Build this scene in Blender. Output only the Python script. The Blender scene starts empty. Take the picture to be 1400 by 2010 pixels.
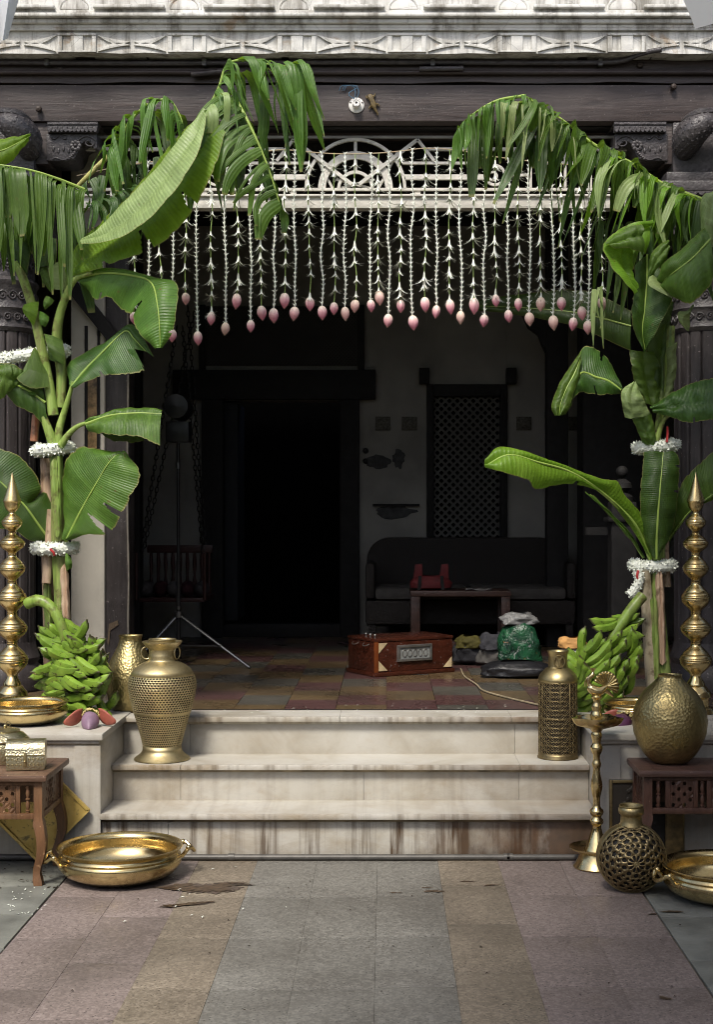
import bpy, bmesh, math, random
from mathutils import Vector, Matrix
R = math.radians
rnd = random.Random(11)
sc = bpy.context.scene
col = sc.collection

# ---------------------------------------------------------------- camera, sky, sun, exposure
F, CX, CY, EYE = 2792.0, 757.0, 1005.0, 1.4
cam = bpy.data.cameras.new('camera')
cam.lens = 50.0; cam.sensor_width = 36.0; cam.sensor_fit = 'AUTO'
cam.shift_x = -57.0 / 2010.0
cam.clip_start = 0.05; cam.clip_end = 500
camo = bpy.data.objects.new('camera', cam); col.objects.link(camo)
camo.location = (0, 0, EYE); camo.rotation_euler = (R(90), 0, 0)
sc.camera = camo

SUN_EL, SUN_AZ = 53.0, 196.0        # azimuth clockwise from +Y: in front of the facade, to the left
wd = bpy.data.worlds.new('World'); sc.world = wd; wd.use_nodes = True
wn = wd.node_tree; bg = wn.nodes['Background']
sky = wn.nodes.new('ShaderNodeTexSky'); sky.sky_type = 'NISHITA'; sky.sun_disc = False
sky.sun_elevation = R(SUN_EL); sky.sun_rotation = R(SUN_AZ)
sky.air_density = 1.0; sky.dust_density = 3.0; sky.ozone_density = 1.0
wn.links.new(sky.outputs[0], bg.inputs[0]); bg.inputs[1].default_value = 0.08
sl = bpy.data.lights.new('sun', 'SUN'); sl.energy = 1.5; sl.angle = R(13); sl.color = (1.0, 0.95, 0.86)
so = bpy.data.objects.new('sun', sl); col.objects.link(so)
sdir = Vector((math.sin(R(SUN_AZ)) * math.cos(R(SUN_EL)), math.cos(R(SUN_AZ)) * math.cos(R(SUN_EL)), math.sin(R(SUN_EL))))
so.location = sdir * 20; so.rotation_euler = (-sdir).to_track_quat('-Z', 'Y').to_euler()
sc.view_settings.view_transform = 'Standard'; sc.view_settings.look = 'None'
sc.view_settings.gamma = 1.0; sc.view_settings.use_curve_mapping = False
sc.view_settings.exposure = 1.38
sc.render.engine = 'CYCLES'
sc.cycles.use_denoising = True; sc.cycles.denoising_prefilter = 'FAST'; sc.cycles.filter_width = 1.0
sc.cycles.max_bounces = 8; sc.cycles.diffuse_bounces = 4; sc.cycles.glossy_bounces = 4
sc.cycles.caustics_reflective = False; sc.cycles.caustics_refractive = False
sc.cycles.sample_clamp_indirect = 4.0

# ---------------------------------------------------------------- helpers
def P(px, py, d):
    """point at depth d (metres in front of the facade line of sight) measured on the photograph"""
    return Vector(((px - CX) * d / F, d, EYE - (py - CY) * d / F))

ORG = {}
class G:
    """collects geometry, then links it as one mesh object"""
    def __init__(s): s.v = []; s.f = []; s.uv = {}; s.mi = {}; s.cur = 0
    def add(s, vs, fs, uvs=None):
        o = len(s.v); s.v += [Vector(p) for p in vs]
        for k, fc in enumerate(fs):
            if s.cur: s.mi[len(s.f)] = s.cur
            s.f.append(tuple(i + o for i in fc))
        if uvs:
            for i, q in enumerate(uvs): s.uv[i + o] = q
        return s
    def box(s, x0, x1, y0, y1, z0, z1):
        return s.add([(x0,y0,z0),(x1,y0,z0),(x1,y1,z0),(x0,y1,z0),(x0,y0,z1),(x1,y0,z1),(x1,y1,z1),(x0,y1,z1)],
                     [(0,3,2,1),(4,5,6,7),(0,1,5,4),(1,2,6,5),(2,3,7,6),(3,0,4,7)])
    def bar(s, a, b, w, t, up=Vector((0, -1, 0))):
        """flat bar from a to b, w wide, t thick along up"""
        a = Vector(a); b = Vector(b); d = (b - a).normalized(); up = Vector(up)
        sd = d.cross(up).normalized() * (w / 2); up = sd.cross(d).normalized() * (t / 2)
        vs = []
        for p in (a, b): vs += [p - sd - up, p + sd - up, p + sd + up, p - sd + up]
        return s.add(vs, [(0,1,2,3),(7,6,5,4),(0,4,5,1),(1,5,6,2),(2,6,7,3),(3,7,4,0)])
    def lathe(s, prof, seg=32, c=(0, 0, 0), axis='z', mod=None, cap=False):
        c = Vector(c); vs = []; fs = []
        for j, (r, z) in enumerate(prof):
            for i in range(seg):
                a = 2 * math.pi * i / seg
                rr = r * (mod(a, j / max(1, len(prof) - 1)) if mod else 1)
                x, y = rr * math.cos(a), rr * math.sin(a)
                p = Vector((x, y, z)) if axis == 'z' else (Vector((x, z, y)) if axis == 'y' else Vector((z, x, y)))
                vs.append(c + p)
        for j in range(len(prof) - 1):
            for i in range(seg):
                k = (i + 1) % seg
                fs.append((j*seg+i, j*seg+k, (j+1)*seg+k, (j+1)*seg+i))
        if cap:
            fs.append(tuple(range(seg))[::-1]); fs.append(tuple((len(prof)-1)*seg + i for i in range(seg)))
        return s.add(vs, fs)
    def tube(s, pts, r, seg=8, cap=True, flat=1.0, alt=1.0):
        pts = [Vector(p) for p in pts]; n = len(pts)
        rs = r if isinstance(r, (list, tuple)) else [r] * n
        vs = []; fs = []; ref = None; uvs = []
        for i in range(n):
            t = (pts[min(i+1, n-1)] - pts[max(i-1, 0)]).normalized()
            if ref is None:
                ref = Vector((0, 0, 1)) if abs(t.z) < 0.9 else Vector((1, 0, 0))
            a = (ref - t * ref.dot(t)).normalized(); b = t.cross(a); ref = a
            for k in range(seg):
                q = 2 * math.pi * k / seg
                r_ = rs[i] * (alt if k % 2 else 1.0)
                vs.append(pts[i] + a * (r_ * math.cos(q)) + b * (r_ * flat * math.sin(q)))
                uvs.append((i / max(1, n - 1), k / seg))
        for i in range(n - 1):
            for k in range(seg):
                m = (k + 1) % seg
                fs.append((i*seg+k, i*seg+m, (i+1)*seg+m, (i+1)*seg+k))
        if cap:
            fs.append(tuple(range(seg))[::-1]); fs.append(tuple((n-1)*seg + k for k in range(seg)))
        return s.add(vs, fs, uvs)
    def rows(s, rows, uvf=None, skip=None, closed=False):
        n, m = len(rows), len(rows[0]); vs = [p for r in rows for p in r]; fs = []
        for i in range(n - 1):
            for j in range(m - (0 if closed else 1)):
                if skip and skip(i, j): continue
                k = (j + 1) % m
                fs.append((i*m+j, i*m+k, (i+1)*m+k, (i+1)*m+j))
        uvs = [uvf(i / (n-1), j / (m-1)) for i in range(n) for j in range(m)] if uvf else None
        return s.add(vs, fs, uvs)
    def prism(s, poly, y0, y1):
        """polygon in the XZ plane, extruded from y0 to y1"""
        n = len(poly)
        vs = [(x, y0, z) for x, z in poly] + [(x, y1, z) for x, z in poly]
        fs = [tuple(range(n)), tuple(range(2*n-1, n-1, -1))] + [(i, i+n, (i+1) % n + n, (i+1) % n) for i in range(n)]
        return s.add(vs, fs)
    def prism_x(s, poly, x0, x1):
        """polygon in the YZ plane, extruded along X"""
        n = len(poly)
        vs = [(x0, y, z) for y, z in poly] + [(x1, y, z) for y, z in poly]
        fs = [tuple(range(n-1, -1, -1)), tuple(range(n, 2*n))] + [(i, (i+1) % n, (i+1) % n + n, i+n) for i in range(n)]
        return s.add(vs, fs)
    def ball(s, c, r, seg=16, rings=10):
        c = Vector(c); r = r if isinstance(r, (list, tuple)) else (r, r, r)
        vs = []; fs = []
        for j in range(rings + 1):
            t = math.pi * j / rings
            for i in range(seg):
                a = 2 * math.pi * i / seg
                vs.append(c + Vector((r[0]*math.sin(t)*math.cos(a), r[1]*math.sin(t)*math.sin(a), r[2]*math.cos(t))))
        for j in range(rings):
            for i in range(seg):
                k = (i+1) % seg
                fs.append((j*seg+i, (j+1)*seg+i, (j+1)*seg+k, j*seg+k))
        return s.add(vs, fs)
    def xf(s, M, start=0):
        for i in range(start, len(s.v)): s.v[i] = M @ s.v[i]
        return s
    def build(s, name, mat, parent=None, smooth=True, bevel=0.0, ang=38, local=False, thick=0.0, weld=False):
        o0 = Vector((0, 0, 0))
        if parent is not None and not local: o0 = ORG.get(parent.name, o0)
        me = bpy.data.meshes.new(name)
        me.from_pydata([p - o0 for p in s.v], [], s.f)
        mats = mat if isinstance(mat, (list, tuple)) else [mat]
        for m in mats: me.materials.append(m)
        if s.mi:
            for i, k in s.mi.items(): me.polygons[i].material_index = k
        if s.uv:
            ul = me.uv_layers.new(name='UVMap')
            for lp in me.loops:
                ul.data[lp.index].uv = s.uv.get(lp.vertex_index, (0, 0))
        if bevel > 0 or weld:
            bm = bmesh.new(); bm.from_mesh(me)
            if weld: bmesh.ops.remove_doubles(bm, verts=bm.verts, dist=1e-5)
            bmesh.ops.recalc_face_normals(bm, faces=bm.faces)
            if bevel > 0:
                es = [e for e in bm.edges if len(e.link_faces) == 2 and e.calc_face_angle(0) > R(25)]
                bmesh.ops.bevel(bm, geom=es, offset=bevel, segments=2, affect='EDGES', profile=0.6, clamp_overlap=True)
            bm.to_mesh(me); bm.free()
        if smooth:
            me.shade_smooth(); me.set_sharp_from_angle(angle=R(ang))
        ob = bpy.data.objects.new(name, me); col.objects.link(ob)
        if parent is not None:
            ob.parent = parent; ORG[ob.name] = o0
        if thick > 0:
            md = ob.modifiers.new('thickness', 'SOLIDIFY'); md.thickness = thick; md.offset = 0
        return ob

def tag(o, label, cat, group=None):
    o['label'] = label; o['category'] = cat
    if group: o['group'] = group
    return o
def thing(name, label, cat, loc=(0, 0, 0), rz=0.0, group=None):
    o = bpy.data.objects.new(name, None); col.objects.link(o)
    o.location = loc; o.rotation_euler = (0, 0, rz); o.empty_display_size = 0.1
    ORG[o.name] = Vector(loc)
    return tag(o, label, cat, group)
def struct(o): o['kind'] = 'structure'; return o
def stuff(o): o['kind'] = 'stuff'; return o
def inst(src, name, parent, M):
    """a cheap copy of a piece: shares the mesh"""
    o = bpy.data.objects.new(name, src.data); col.objects.link(o); o.parent = parent; o.matrix_local = M
    return o
def copy_tree(o, parent=None):
    c = o.copy(); col.objects.link(c); c.parent = parent
    for ch in list(o.children): copy_tree(ch, c)
    return c
def spline(pts, n):
    """Catmull-Rom through pts, n samples evenly spaced by length"""
    pts = [Vector(p) for p in pts]
    q = [pts[0] * 2 - pts[1]] + pts + [pts[-1] * 2 - pts[-2]]
    fine = []
    for i in range(1, len(q) - 2):
        for k in range(16):
            t = k / 16
            a, b, c, d = q[i-1], q[i], q[i+1], q[i+2]
            fine.append(0.5 * ((2*b) + (c - a)*t + (2*a - 5*b + 4*c - d)*t*t + (3*b - a - 3*c + d)*t**3))
    fine.append(pts[-1])
    L = [0.0]
    for i in range(1, len(fine)): L.append(L[-1] + (fine[i] - fine[i-1]).length)
    out = []; j = 0
    for k in range(n):
        s = L[-1] * k / (n - 1)
        while j < len(L) - 2 and L[j+1] < s: j += 1
        h = (s - L[j]) / max(1e-9, L[j+1] - L[j])
        out.append(fine[j].lerp(fine[j+1], min(1, h)))
    return out
def PP(lst, dd=0.0): return [P(a, b, c + dd) for a, b, c in lst]

# ---------------------------------------------------------------- material kit
class MB:
    def __init__(s, name):
        s.m = bpy.data.materials.new(name); s.m.use_nodes = True
        s.nt = s.m.node_tree; s.b = s.nt.nodes['Principled BSDF']; s.out = s.nt.nodes['Material Output']
        s.b.inputs['Specular IOR Level'].default_value = 0.4
    def n(s, t, **kw):
        x = s.nt.nodes.new(t)
        for k, v in kw.items(): setattr(x, k, v)
        return x
    def set(s, sock, v):
        if hasattr(v, 'is_output'): s.nt.links.new(v, sock)
        else:
            if isinstance(v, (tuple, list)) and len(v) == 3 and sock.type == 'RGBA': v = (*v, 1)
            sock.default_value = v
    def pos(s, scale=(1, 1, 1), kind='pos'):
        o = s.n('ShaderNodeNewGeometry').outputs['Position'] if kind == 'pos' else s.n('ShaderNodeTexCoord').outputs[{'obj': 'Object', 'uv': 'UV', 'gen': 'Generated'}[kind]]
        mp = s.n('ShaderNodeMapping'); s.set(mp.inputs[0], o); mp.inputs['Scale'].default_value = scale
        return mp.outputs[0]
    def noise(s, vec, scale, detail=4, rough=0.55, dist=0.0):
        x = s.n('ShaderNodeTexNoise'); s.set(x.inputs['Vector'], vec)
        x.inputs['Scale'].default_value = scale; x.inputs['Detail'].default_value = detail
        x.inputs['Roughness'].default_value = rough; x.inputs['Distortion'].default_value = dist
        return x.outputs['Fac']
    def voro(s, vec, scale, feature='F1', out='Distance', rand=1.0):
        x = s.n('ShaderNodeTexVoronoi', feature=feature); s.set(x.inputs['Vector'], vec)
        x.inputs['Scale'].default_value = scale; x.inputs['Randomness'].default_value = rand
        return x.outputs[out]
    def wave(s, vec, scale, dist=2.0, detail=2, direction='X', dscale=1.0):
        x = s.n('ShaderNodeTexWave', bands_direction=direction); s.set(x.inputs['Vector'], vec)
        x.inputs['Scale'].default_value = scale; x.inputs['Distortion'].default_value = dist
        x.inputs['Detail'].default_value = detail; x.inputs['Detail Scale'].default_value = dscale
        return x.outputs['Fac']
    def rng(s, v, a, b, c=0.0, d=1.0):
        x = s.n('ShaderNodeMapRange'); s.set(x.inputs[0], v)
        for i, q in enumerate((a, b, c, d)): x.inputs[i+1].default_value = q
        return x.outputs[0]
    def ramp(s, v, *stops):
        x = s.n('ShaderNodeValToRGB'); s.set(x.inputs[0], v); el = x.color_ramp.elements
        while len(el) < len(stops): el.new(0.5)
        for e, (p, c) in zip(el, stops): e.position = p; e.color = (*c, 1)
        return x.outputs[0]
    def mix(s, f, a, b, mode='MIX'):
        x = s.n('ShaderNodeMix', data_type='RGBA', blend_type=mode)
        s.set(x.inputs[0], f); s.set(x.inputs[6], a); s.set(x.inputs[7], b)
        return x.outputs[2]
    def math(s, op, a, b=0.0):
        x = s.n('ShaderNodeMath', operation=op); s.set(x.inputs[0], a); s.set(x.inputs[1], b)
        return x.outputs[0]
    def sep(s, vec):
        x = s.n('ShaderNodeSeparateXYZ'); s.set(x.inputs[0], vec); return x.outputs
    def rand(s): return s.n('ShaderNodeObjectInfo').outputs['Random']
    def bump(s, h, strength=0.3, dist=0.01):
        x = s.n('ShaderNodeBump'); s.set(x.inputs['Height'], h)
        x.inputs['Strength'].default_value = strength; x.inputs['Distance'].default_value = dist
        s.nt.links.new(x.outputs[0], s.b.inputs['Normal']); return x.outputs[0]
    def fin(s, colr, rough=0.5, metal=0.0, **kw):
        s.set(s.b.inputs['Base Color'], colr); s.set(s.b.inputs['Roughness'], rough); s.b.inputs['Metallic'].default_value = metal
        for k, v in kw.items(): s.set(s.b.inputs[k], v)
        return s.m

def plain(name, c, rough=0.5, metal=0.0, var=0.25, scale=20, bump=0.0, bscale=60, kind='pos', **kw):
    k = MB(name); p = k.pos(kind=kind); f = k.noise(p, scale, 5)
    c2 = tuple(x * (1 - var) for x in c); c3 = tuple(min(1, x * (1 + var)) for x in c)
    cc = k.ramp(f, (0.3, c2), (0.7, c3))
    if bump: k.bump(k.noise(p, bscale, 5), bump, 0.01)
    return k.fin(cc, rough, metal, **kw)

def terrazzo(name, c, rough=0.5):
    k = MB(name); p = k.pos()
    big = k.noise(p, 2.3, 6, 0.65); fine = k.noise(p, 130, 3, 0.7); sp = k.voro(p, 120, out='Color')
    dk = k.voro(p, 62); q = k.sep(sp)[0]
    base = k.mix(k.rng(big, 0.3, 0.72), tuple(x * 0.74 for x in c), tuple(x * 1.14 for x in c))
    base = k.mix(k.rng(q, 0.3, 1.0, 0.0, 0.5), base, tuple(x * 1.8 + 0.03 for x in c)); gr_ = k.noise(p, 55, 4, 0.75); base = k.mix(k.rng(gr_, 0.5, 0.7, 0, 0.55), base, tuple(x * 0.5 for x in c))
    base = k.mix(k.rng(fine, 0.52, 0.68, 0.0, 0.5), base, tuple(x * 0.45 for x in c))
    base = k.mix(k.rng(dk, 0.14, 0.22, 0.85, 0.0), base, tuple(x * 0.3 for x in c))
    dirt = k.noise(p, 0.9, 8, 0.72, 0.6)
    base = k.mix(k.rng(dirt, 0.48, 0.70, 0.0, 0.6), base, (0.055, 0.047, 0.038))
    rv = k.rng(k.rand(), 0, 1, 0.97, 1.03)
    base = k.mix(1.0, base, k.n('ShaderNodeCombineColor').outputs[0], 'MULTIPLY') if False else base
    hs = k.n('ShaderNodeHueSaturation'); k.set(hs.inputs['Color'], base); k.set(hs.inputs['Value'], rv)
    k.bump(k.noise(p, 90, 4), 0.12, 0.004)
    return k.fin(hs.outputs[0], k.rng(big, 0.3, 0.7, rough - 0.1, rough + 0.12))
def marble(name, stain=0.0, drip=0.0, right=0.0):
    k = MB(name); p = k.pos()
    f = k.noise(p, 3.2, 8, 0.62, 0.8); g = k.noise(p, 26, 5, 0.6)
    c = k.ramp(f, (0.25, (0.31, 0.275, 0.21)), (0.5, (0.45, 0.428, 0.372)), (0.8, (0.50, 0.485, 0.44)))
    c = k.mix(k.rng(g, 0.55, 0.75, 0, 0.3), c, (0.36, 0.29, 0.2))
    vein = k.noise(k.pos((1, 1, 2.2)), 5, 9, 0.7, 1.4)
    c = k.mix(k.rng(k.math('ABSOLUTE', k.math('SUBTRACT', vein, 0.5)), 0.0, 0.016, 0.28, 0), c, (0.33, 0.32, 0.3))
    if stain:
        s1 = k.noise(k.pos((1, 1, 1.6)), 2.4, 8, 0.7, 0.5)
        c = k.mix(k.rng(s1, 0.46, 0.70, 0, stain), c, (0.25, 0.185, 0.105))
    if drip:
        d1 = k.noise(k.pos((17, 1, 0.5)), 1.0, 3, 0.6); d2 = k.noise(k.pos((44, 1, 3.0)), 1.0, 3, 0.6)
        lo = k.noise(k.pos((1.6, 1, 0.3)), 1.3, 3)
        m = k.math('MULTIPLY', k.rng(d1, 0.46, 0.60), k.rng(d2, 0.34, 0.56))
        m = k.math('MULTIPLY', m, k.rng(lo, 0.2, 0.5))
        c = k.mix(k.math('MULTIPLY', m, drip), c, (0.07, 0.042, 0.022))
    if right:
        x = k.sep(k.pos())[0]
        rn = k.noise(k.pos((5, 1, 2.5)), 1.6, 6, 0.7)
        m = k.math('MULTIPLY', k.rng(k.math('ADD', x, k.rng(rn, 0, 1, -0.55, 0.55)), 0.05, 0.55), right)
        c = k.mix(m, c, k.ramp(k.noise(p, 14, 6), (0.3, (0.05, 0.03, 0.018)), (0.7, (0.12, 0.065, 0.035))))
    k.bump(k.noise(p, 40, 5), 0.1, 0.004)
    return k.fin(c, k.rng(f, 0.3, 0.7, 0.32, 0.55))
def timber(name, c, rough=0.55, axis='x', flake=0.3, grey=(0.16, 0.14, 0.14)):
    k = MB(name); st = {'x': (1.2, 10, 14), 'z': (14, 10, 1.2), 'y': (14, 1.2, 14)}[axis]
    p = k.pos(st); f = k.noise(p, 3, 7, 0.65, 0.4); w = k.noise(k.pos(), 2.0, 8, 0.7)
    cc = k.ramp(f, (0.28, tuple(x * 0.5 for x in c)), (0.5, c), (0.75, tuple(x * 1.5 for x in c)))
    cc = k.mix(k.rng(w, 0.48, 0.68, 0, flake), cc, grey)
    sp = k.noise(k.pos(), 70, 3); cc = k.mix(k.rng(sp, 0.66, 0.74, 0, 0.5), cc, tuple(min(1, x * 2.6) for x in grey))
    k.bump(f, 0.35, 0.01)
    return k.fin(cc, k.rng(w, 0.3, 0.7, rough - 0.12, rough + 0.15))
def leafmat(name, c, under, trans=0.3, rough=0.46):
    k = MB(name); uv = k.pos(kind='uv'); p = k.pos()
    veins = k.noise(k.pos((24, 0.9, 1), 'uv'), 1.0, 3, 0.6, 0.15)
    fine = k.wave(k.pos((1, 0.06, 1), 'uv'), 9.0, 1.6, 3, 'X', 1.2)
    big = k.noise(p, 6, 6, 0.62, 0.4); md = k.noise(p, 30, 5, 0.65)
    cc = k.ramp(big, (0.25, tuple(x * 0.62 for x in c)), (0.55, c), (0.8, under))
    st = k.noise(k.pos((5, 0.15, 1), 'uv'), 1.0, 2); cc = k.mix(k.rng(st, 0.3, 0.5, 0.45, 0.0), cc, tuple(x * 0.5 for x in c)); cc = k.mix(k.rng(st, 0.55, 0.72, 0.0, 0.6), cc, tuple(min(1, x * 1.25) for x in under))
    cc = k.mix(k.rng(veins, 0.3, 0.5, 0.4, 0.0), cc, tuple(x * 0.55 for x in c))
    cc = k.mix(k.rng(fine, 0.0, 0.35, 0.3, 0.0), cc, tuple(x * 0.55 for x in c))
    cc = k.mix(k.rng(md, 0.55, 0.75, 0, 0.35), cc, tuple(x * 1.35 + 0.012 for x in under))
    bl = k.noise(p, 48, 3); cc = k.mix(k.rng(bl, 0.67, 0.73, 0, 0.65), cc, (0.12, 0.075, 0.025))
    vy = k.math('ABSOLUTE', k.sep(uv)[1]); cc = k.mix(k.rng(k.math('ADD', vy, k.rng(md, 0, 1, -0.03, 0.03)), 0.955, 0.985, 0, 0.75), cc, (0.24, 0.22, 0.07))
    hs = k.n('ShaderNodeHueSaturation'); k.set(hs.inputs['Color'], cc); k.set(hs.inputs['Value'], k.rng(k.rand(), 0, 1, 0.82, 1.15))
    k.set(hs.inputs['Hue'], k.rng(k.rand(), 0, 1, 0.488, 0.512)); cc = hs.outputs[0]
    nb = k.bump(k.math('ADD', veins, k.math('MULTIPLY', fine, 0.4)), 0.4, 0.007)
    m = k.fin(cc, k.rng(md, 0.3, 0.7, rough - 0.1, rough + 0.1), **{'Specular IOR Level': 0.45})
    tr = k.n('ShaderNodeBsdfTranslucent'); k.set(tr.inputs[0], k.mix(0.5, cc, (0.36, 0.58, 0.03), 'MIX')); k.set(tr.inputs['Normal'], nb)
    ms = k.n('ShaderNodeMixShader'); ms.inputs[0].default_value = trans
    k.nt.links.new(k.b.outputs[0], ms.inputs[1]); k.nt.links.new(tr.outputs[0], ms.inputs[2]); k.nt.links.new(ms.outputs[0], k.out.inputs[0])
    return m
def brass(name, c=(0.70, 0.49, 0.20), rough=0.2, patina=0.3, pc=(0.10, 0.065, 0.025), hammer=0.0, rings=0.0, hscale=34):
    k = MB(name); p = k.pos(kind='obj'); f = k.noise(p, 9, 7, 0.65, 0.6); g = k.noise(p, 60, 4)
    cc = k.mix(k.rng(f, 0.45, 0.7, 0, patina), c, pc)
    cc = k.mix(k.rng(g, 0.55, 0.72, 0, patina * 0.8), cc, tuple(x * 0.45 for x in c))
    h = None
    if hammer:
        v = k.n('ShaderNodeTexVoronoi', feature='SMOOTH_F1'); k.set(v.inputs['Vector'], p); v.inputs['Scale'].default_value = hscale; v.inputs['Smoothness'].default_value = 0.35
        h = v.outputs['Distance']; k.bump(h, hammer, 0.012)
    elif rings:
        h = k.wave(k.pos((1, 1, 1), 'obj'), rings, 0.4, 1, 'Z'); k.bump(h, 0.12, 0.003)
    else: k.bump(g, 0.05, 0.003)
    return k.fin(cc, k.rng(f, 0.35, 0.7, rough, rough + 0.2), 1.0)

PINK = terrazzo('pink_terrazzo', (0.192, 0.154, 0.137))
YELL = terrazzo('yellow_terrazzo', (0.184, 0.152, 0.112))
GREY = terrazzo('grey_terrazzo', (0.160, 0.152, 0.132))
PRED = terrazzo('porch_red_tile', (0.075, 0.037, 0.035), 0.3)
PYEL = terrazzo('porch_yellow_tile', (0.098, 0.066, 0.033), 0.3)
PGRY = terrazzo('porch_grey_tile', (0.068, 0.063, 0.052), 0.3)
KOTA = plain('green_grey_flagstone', (0.165, 0.168, 0.146), 0.5, var=0.35, scale=5, bump=0.25, bscale=30)
EARTH = plain('dusty_ground', (0.16, 0.14, 0.11), 0.9, var=0.3, scale=8, bump=0.3)
MARB = marble('clean_marble', 0.25)
MARB2 = marble('stained_marble', 0.55, 0.16, 0.2)
MARB3 = marble('drip_stained_marble', 0.7, 1.0, 0.93)
MOULD = plain('dirty_marble_moulding', (0.21, 0.17, 0.115), 0.6, var=0.5, scale=16)
WOOD = timber('weathered_dark_timber', (0.046, 0.034, 0.031), 0.5, 'x', 0.5, (0.088, 0.076, 0.073))
WOODV = timber('dark_timber_upright', (0.034, 0.028, 0.028), 0.5, 'z', 0.3)
CARVE = plain('carved_black_timber', (0.058, 0.052, 0.053), 0.36, var=0.4, scale=40, bump=0.4, bscale=90)
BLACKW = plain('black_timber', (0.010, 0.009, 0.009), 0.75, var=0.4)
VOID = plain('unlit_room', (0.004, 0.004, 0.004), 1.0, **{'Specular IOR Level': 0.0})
def plaster():
    k = MB('weathered_white_plaster'); p = k.pos(); f = k.noise(p, 3, 8, 0.65, 0.5)
    c = k.ramp(f, (0.3, (0.48, 0.465, 0.42)), (0.6, (0.66, 0.65, 0.61)))
    d = k.noise(k.pos((9, 9, 1.0)), 1.1, 7, 0.75)
    c = k.mix(k.rng(d, 0.47, 0.62, 0, 0.8), c, (0.16, 0.145, 0.115))
    b = k.noise(k.pos((2.2, 2, 3)), 1.7, 7, 0.7, 0.3); c = k.mix(k.rng(b, 0.60, 0.68, 0, 0.8), c, (0.33, 0.235, 0.145))
    cr = k.voro(k.pos((1, 1, 1.6)), 3.2, 'DISTANCE_TO_EDGE'); c = k.mix(k.rng(cr, 0.0, 0.008, 0.45, 0), c, (0.1, 0.09, 0.08))
    k.bump(k.noise(p, 22, 8, 0.7), 0.4, 0.01)
    return k.fin(c, 0.8)
PLAST = plaster()
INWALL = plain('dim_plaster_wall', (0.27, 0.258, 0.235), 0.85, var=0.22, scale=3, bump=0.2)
PIERW = plain('grey_plaster_pier', (0.50, 0.465, 0.40), 0.8, var=0.12, scale=3, bump=0.15)
IVORY = plain('cream_painted_metal', (0.54, 0.515, 0.455), 0.5, var=0.22, scale=26, bump=0.2)
LM = leafmat('green_banana_leaf', (0.082, 0.168, 0.019), (0.135, 0.235, 0.040))
LD = leafmat('deep_green_banana_leaf', (0.040, 0.092, 0.012), (0.07, 0.135, 0.02), 0.25)
LP = leafmat('pale_banana_leaf', (0.25, 0.335, 0.115), (0.32, 0.40, 0.17), 0.22, 0.48)
LY = leafmat('bright_banana_leaf', (0.17, 0.34, 0.022), (0.23, 0.40, 0.045), 0.48)
RIB = plain('leaf_midrib', (0.26, 0.36, 0.075), 0.4, var=0.15)
def stemmat(name, c, c2, c3):
    k = MB(name); f = k.noise(k.pos((16, 16, 1.3)), 2.4, 6, 0.6, 0.3); g = k.noise(k.pos(), 22, 5)
    cc = k.ramp(f, (0.3, c), (0.55, c2), (0.75, c3)); cc = k.mix(k.rng(g, 0.54, 0.66, 0, 0.75), cc, (0.085, 0.055, 0.025)); g2 = k.noise(k.pos((1, 1, 0.3)), 9, 5, 0.7, 0.6); cc = k.mix(k.rng(g2, 0.5, 0.66, 0, 0.6), cc, (0.13, 0.10, 0.05))
    k.bump(f, 0.2, 0.006); return k.fin(cc, 0.4)
STEM = stemmat('green_banana_stem', (0.12, 0.2, 0.035), (0.24, 0.32, 0.08), (0.36, 0.38, 0.17))
PSTEM = stemmat('pink_banana_stem', (0.34, 0.2, 0.13), (0.46, 0.34, 0.23), (0.5, 0.43, 0.3))
PETI = stemmat('leaf_stalk', (0.17, 0.27, 0.05), (0.26, 0.36, 0.085), (0.38, 0.45, 0.16))
def bananamat():
    k = MB('green_banana_skin'); p = k.pos(kind='obj'); f = k.noise(k.pos(), 26, 5); x = k.sep(p)[0]
    c = k.ramp(f, (0.3, (0.10, 0.185, 0.017)), (0.7, (0.19, 0.295, 0.035)))
    tip = k.math('MAXIMUM', k.rng(x, 0.108, 0.116), k.rng(x, 0.012, 0.0))
    c = k.mix(tip, c, (0.05, 0.045, 0.02)); s = k.noise(k.pos(), 60, 3); c = k.mix(k.rng(s, 0.62, 0.67, 0, 0.85), c, (0.045, 0.04, 0.012))
    hs = k.n('ShaderNodeHueSaturation'); k.set(hs.inputs['Color'], c); k.set(hs.inputs['Value'], k.rng(k.rand(), 0, 1, 0.8, 1.2))
    return k.fin(hs.outputs[0], 0.42)
BANANA = bananamat()
WHITEF = plain('white_petals', (0.72, 0.74, 0.65), 0.6, var=0.12, scale=50)
GREENC = plain('green_flower_stem', (0.24, 0.34, 0.10), 0.5)
STRING = plain('hemp_string', (0.36, 0.28, 0.18), 0.8)
def lotus():
    k = MB('pink_lotus_bud'); z = k.sep(k.pos(kind='obj'))[2]; f = k.noise(k.pos((1, 1, 0.25), 'obj'), 90, 4)
    a = k.ramp(k.math('ADD', k.rng(z, -0.062, 0.0), k.rng(f, 0, 1, -0.2, 0.2)), (0.0, (0.32, 0.16, 0.13)), (0.22, (0.62, 0.20, 0.28)), (0.55, (0.72, 0.38, 0.42)), (0.95, (0.78, 0.66, 0.56)))
    c = k.mix(k.rng(k.rand(), 0.5, 1.0, 0, 0.6), a, (0.60, 0.48, 0.35)); return k.fin(c, 0.45)
LOTUS = lotus()
BR = brass('polished_brass', (0.66, 0.52, 0.26), 0.16, 0.5)
BRF = brass('ribbed_polished_brass', (0.66, 0.51, 0.25), 0.17, 0.45)
BRH = brass('hammered_brass', (0.40, 0.325, 0.15), 0.33, 0.5, hammer=0.22, hscale=92)
BRA = brass('antique_brass', (0.40, 0.325, 0.165), 0.34, 0.6)
BRD = brass('dark_aged_brass', (0.27, 0.21, 0.11), 0.38, 0.75, (0.05, 0.035, 0.02))
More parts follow.
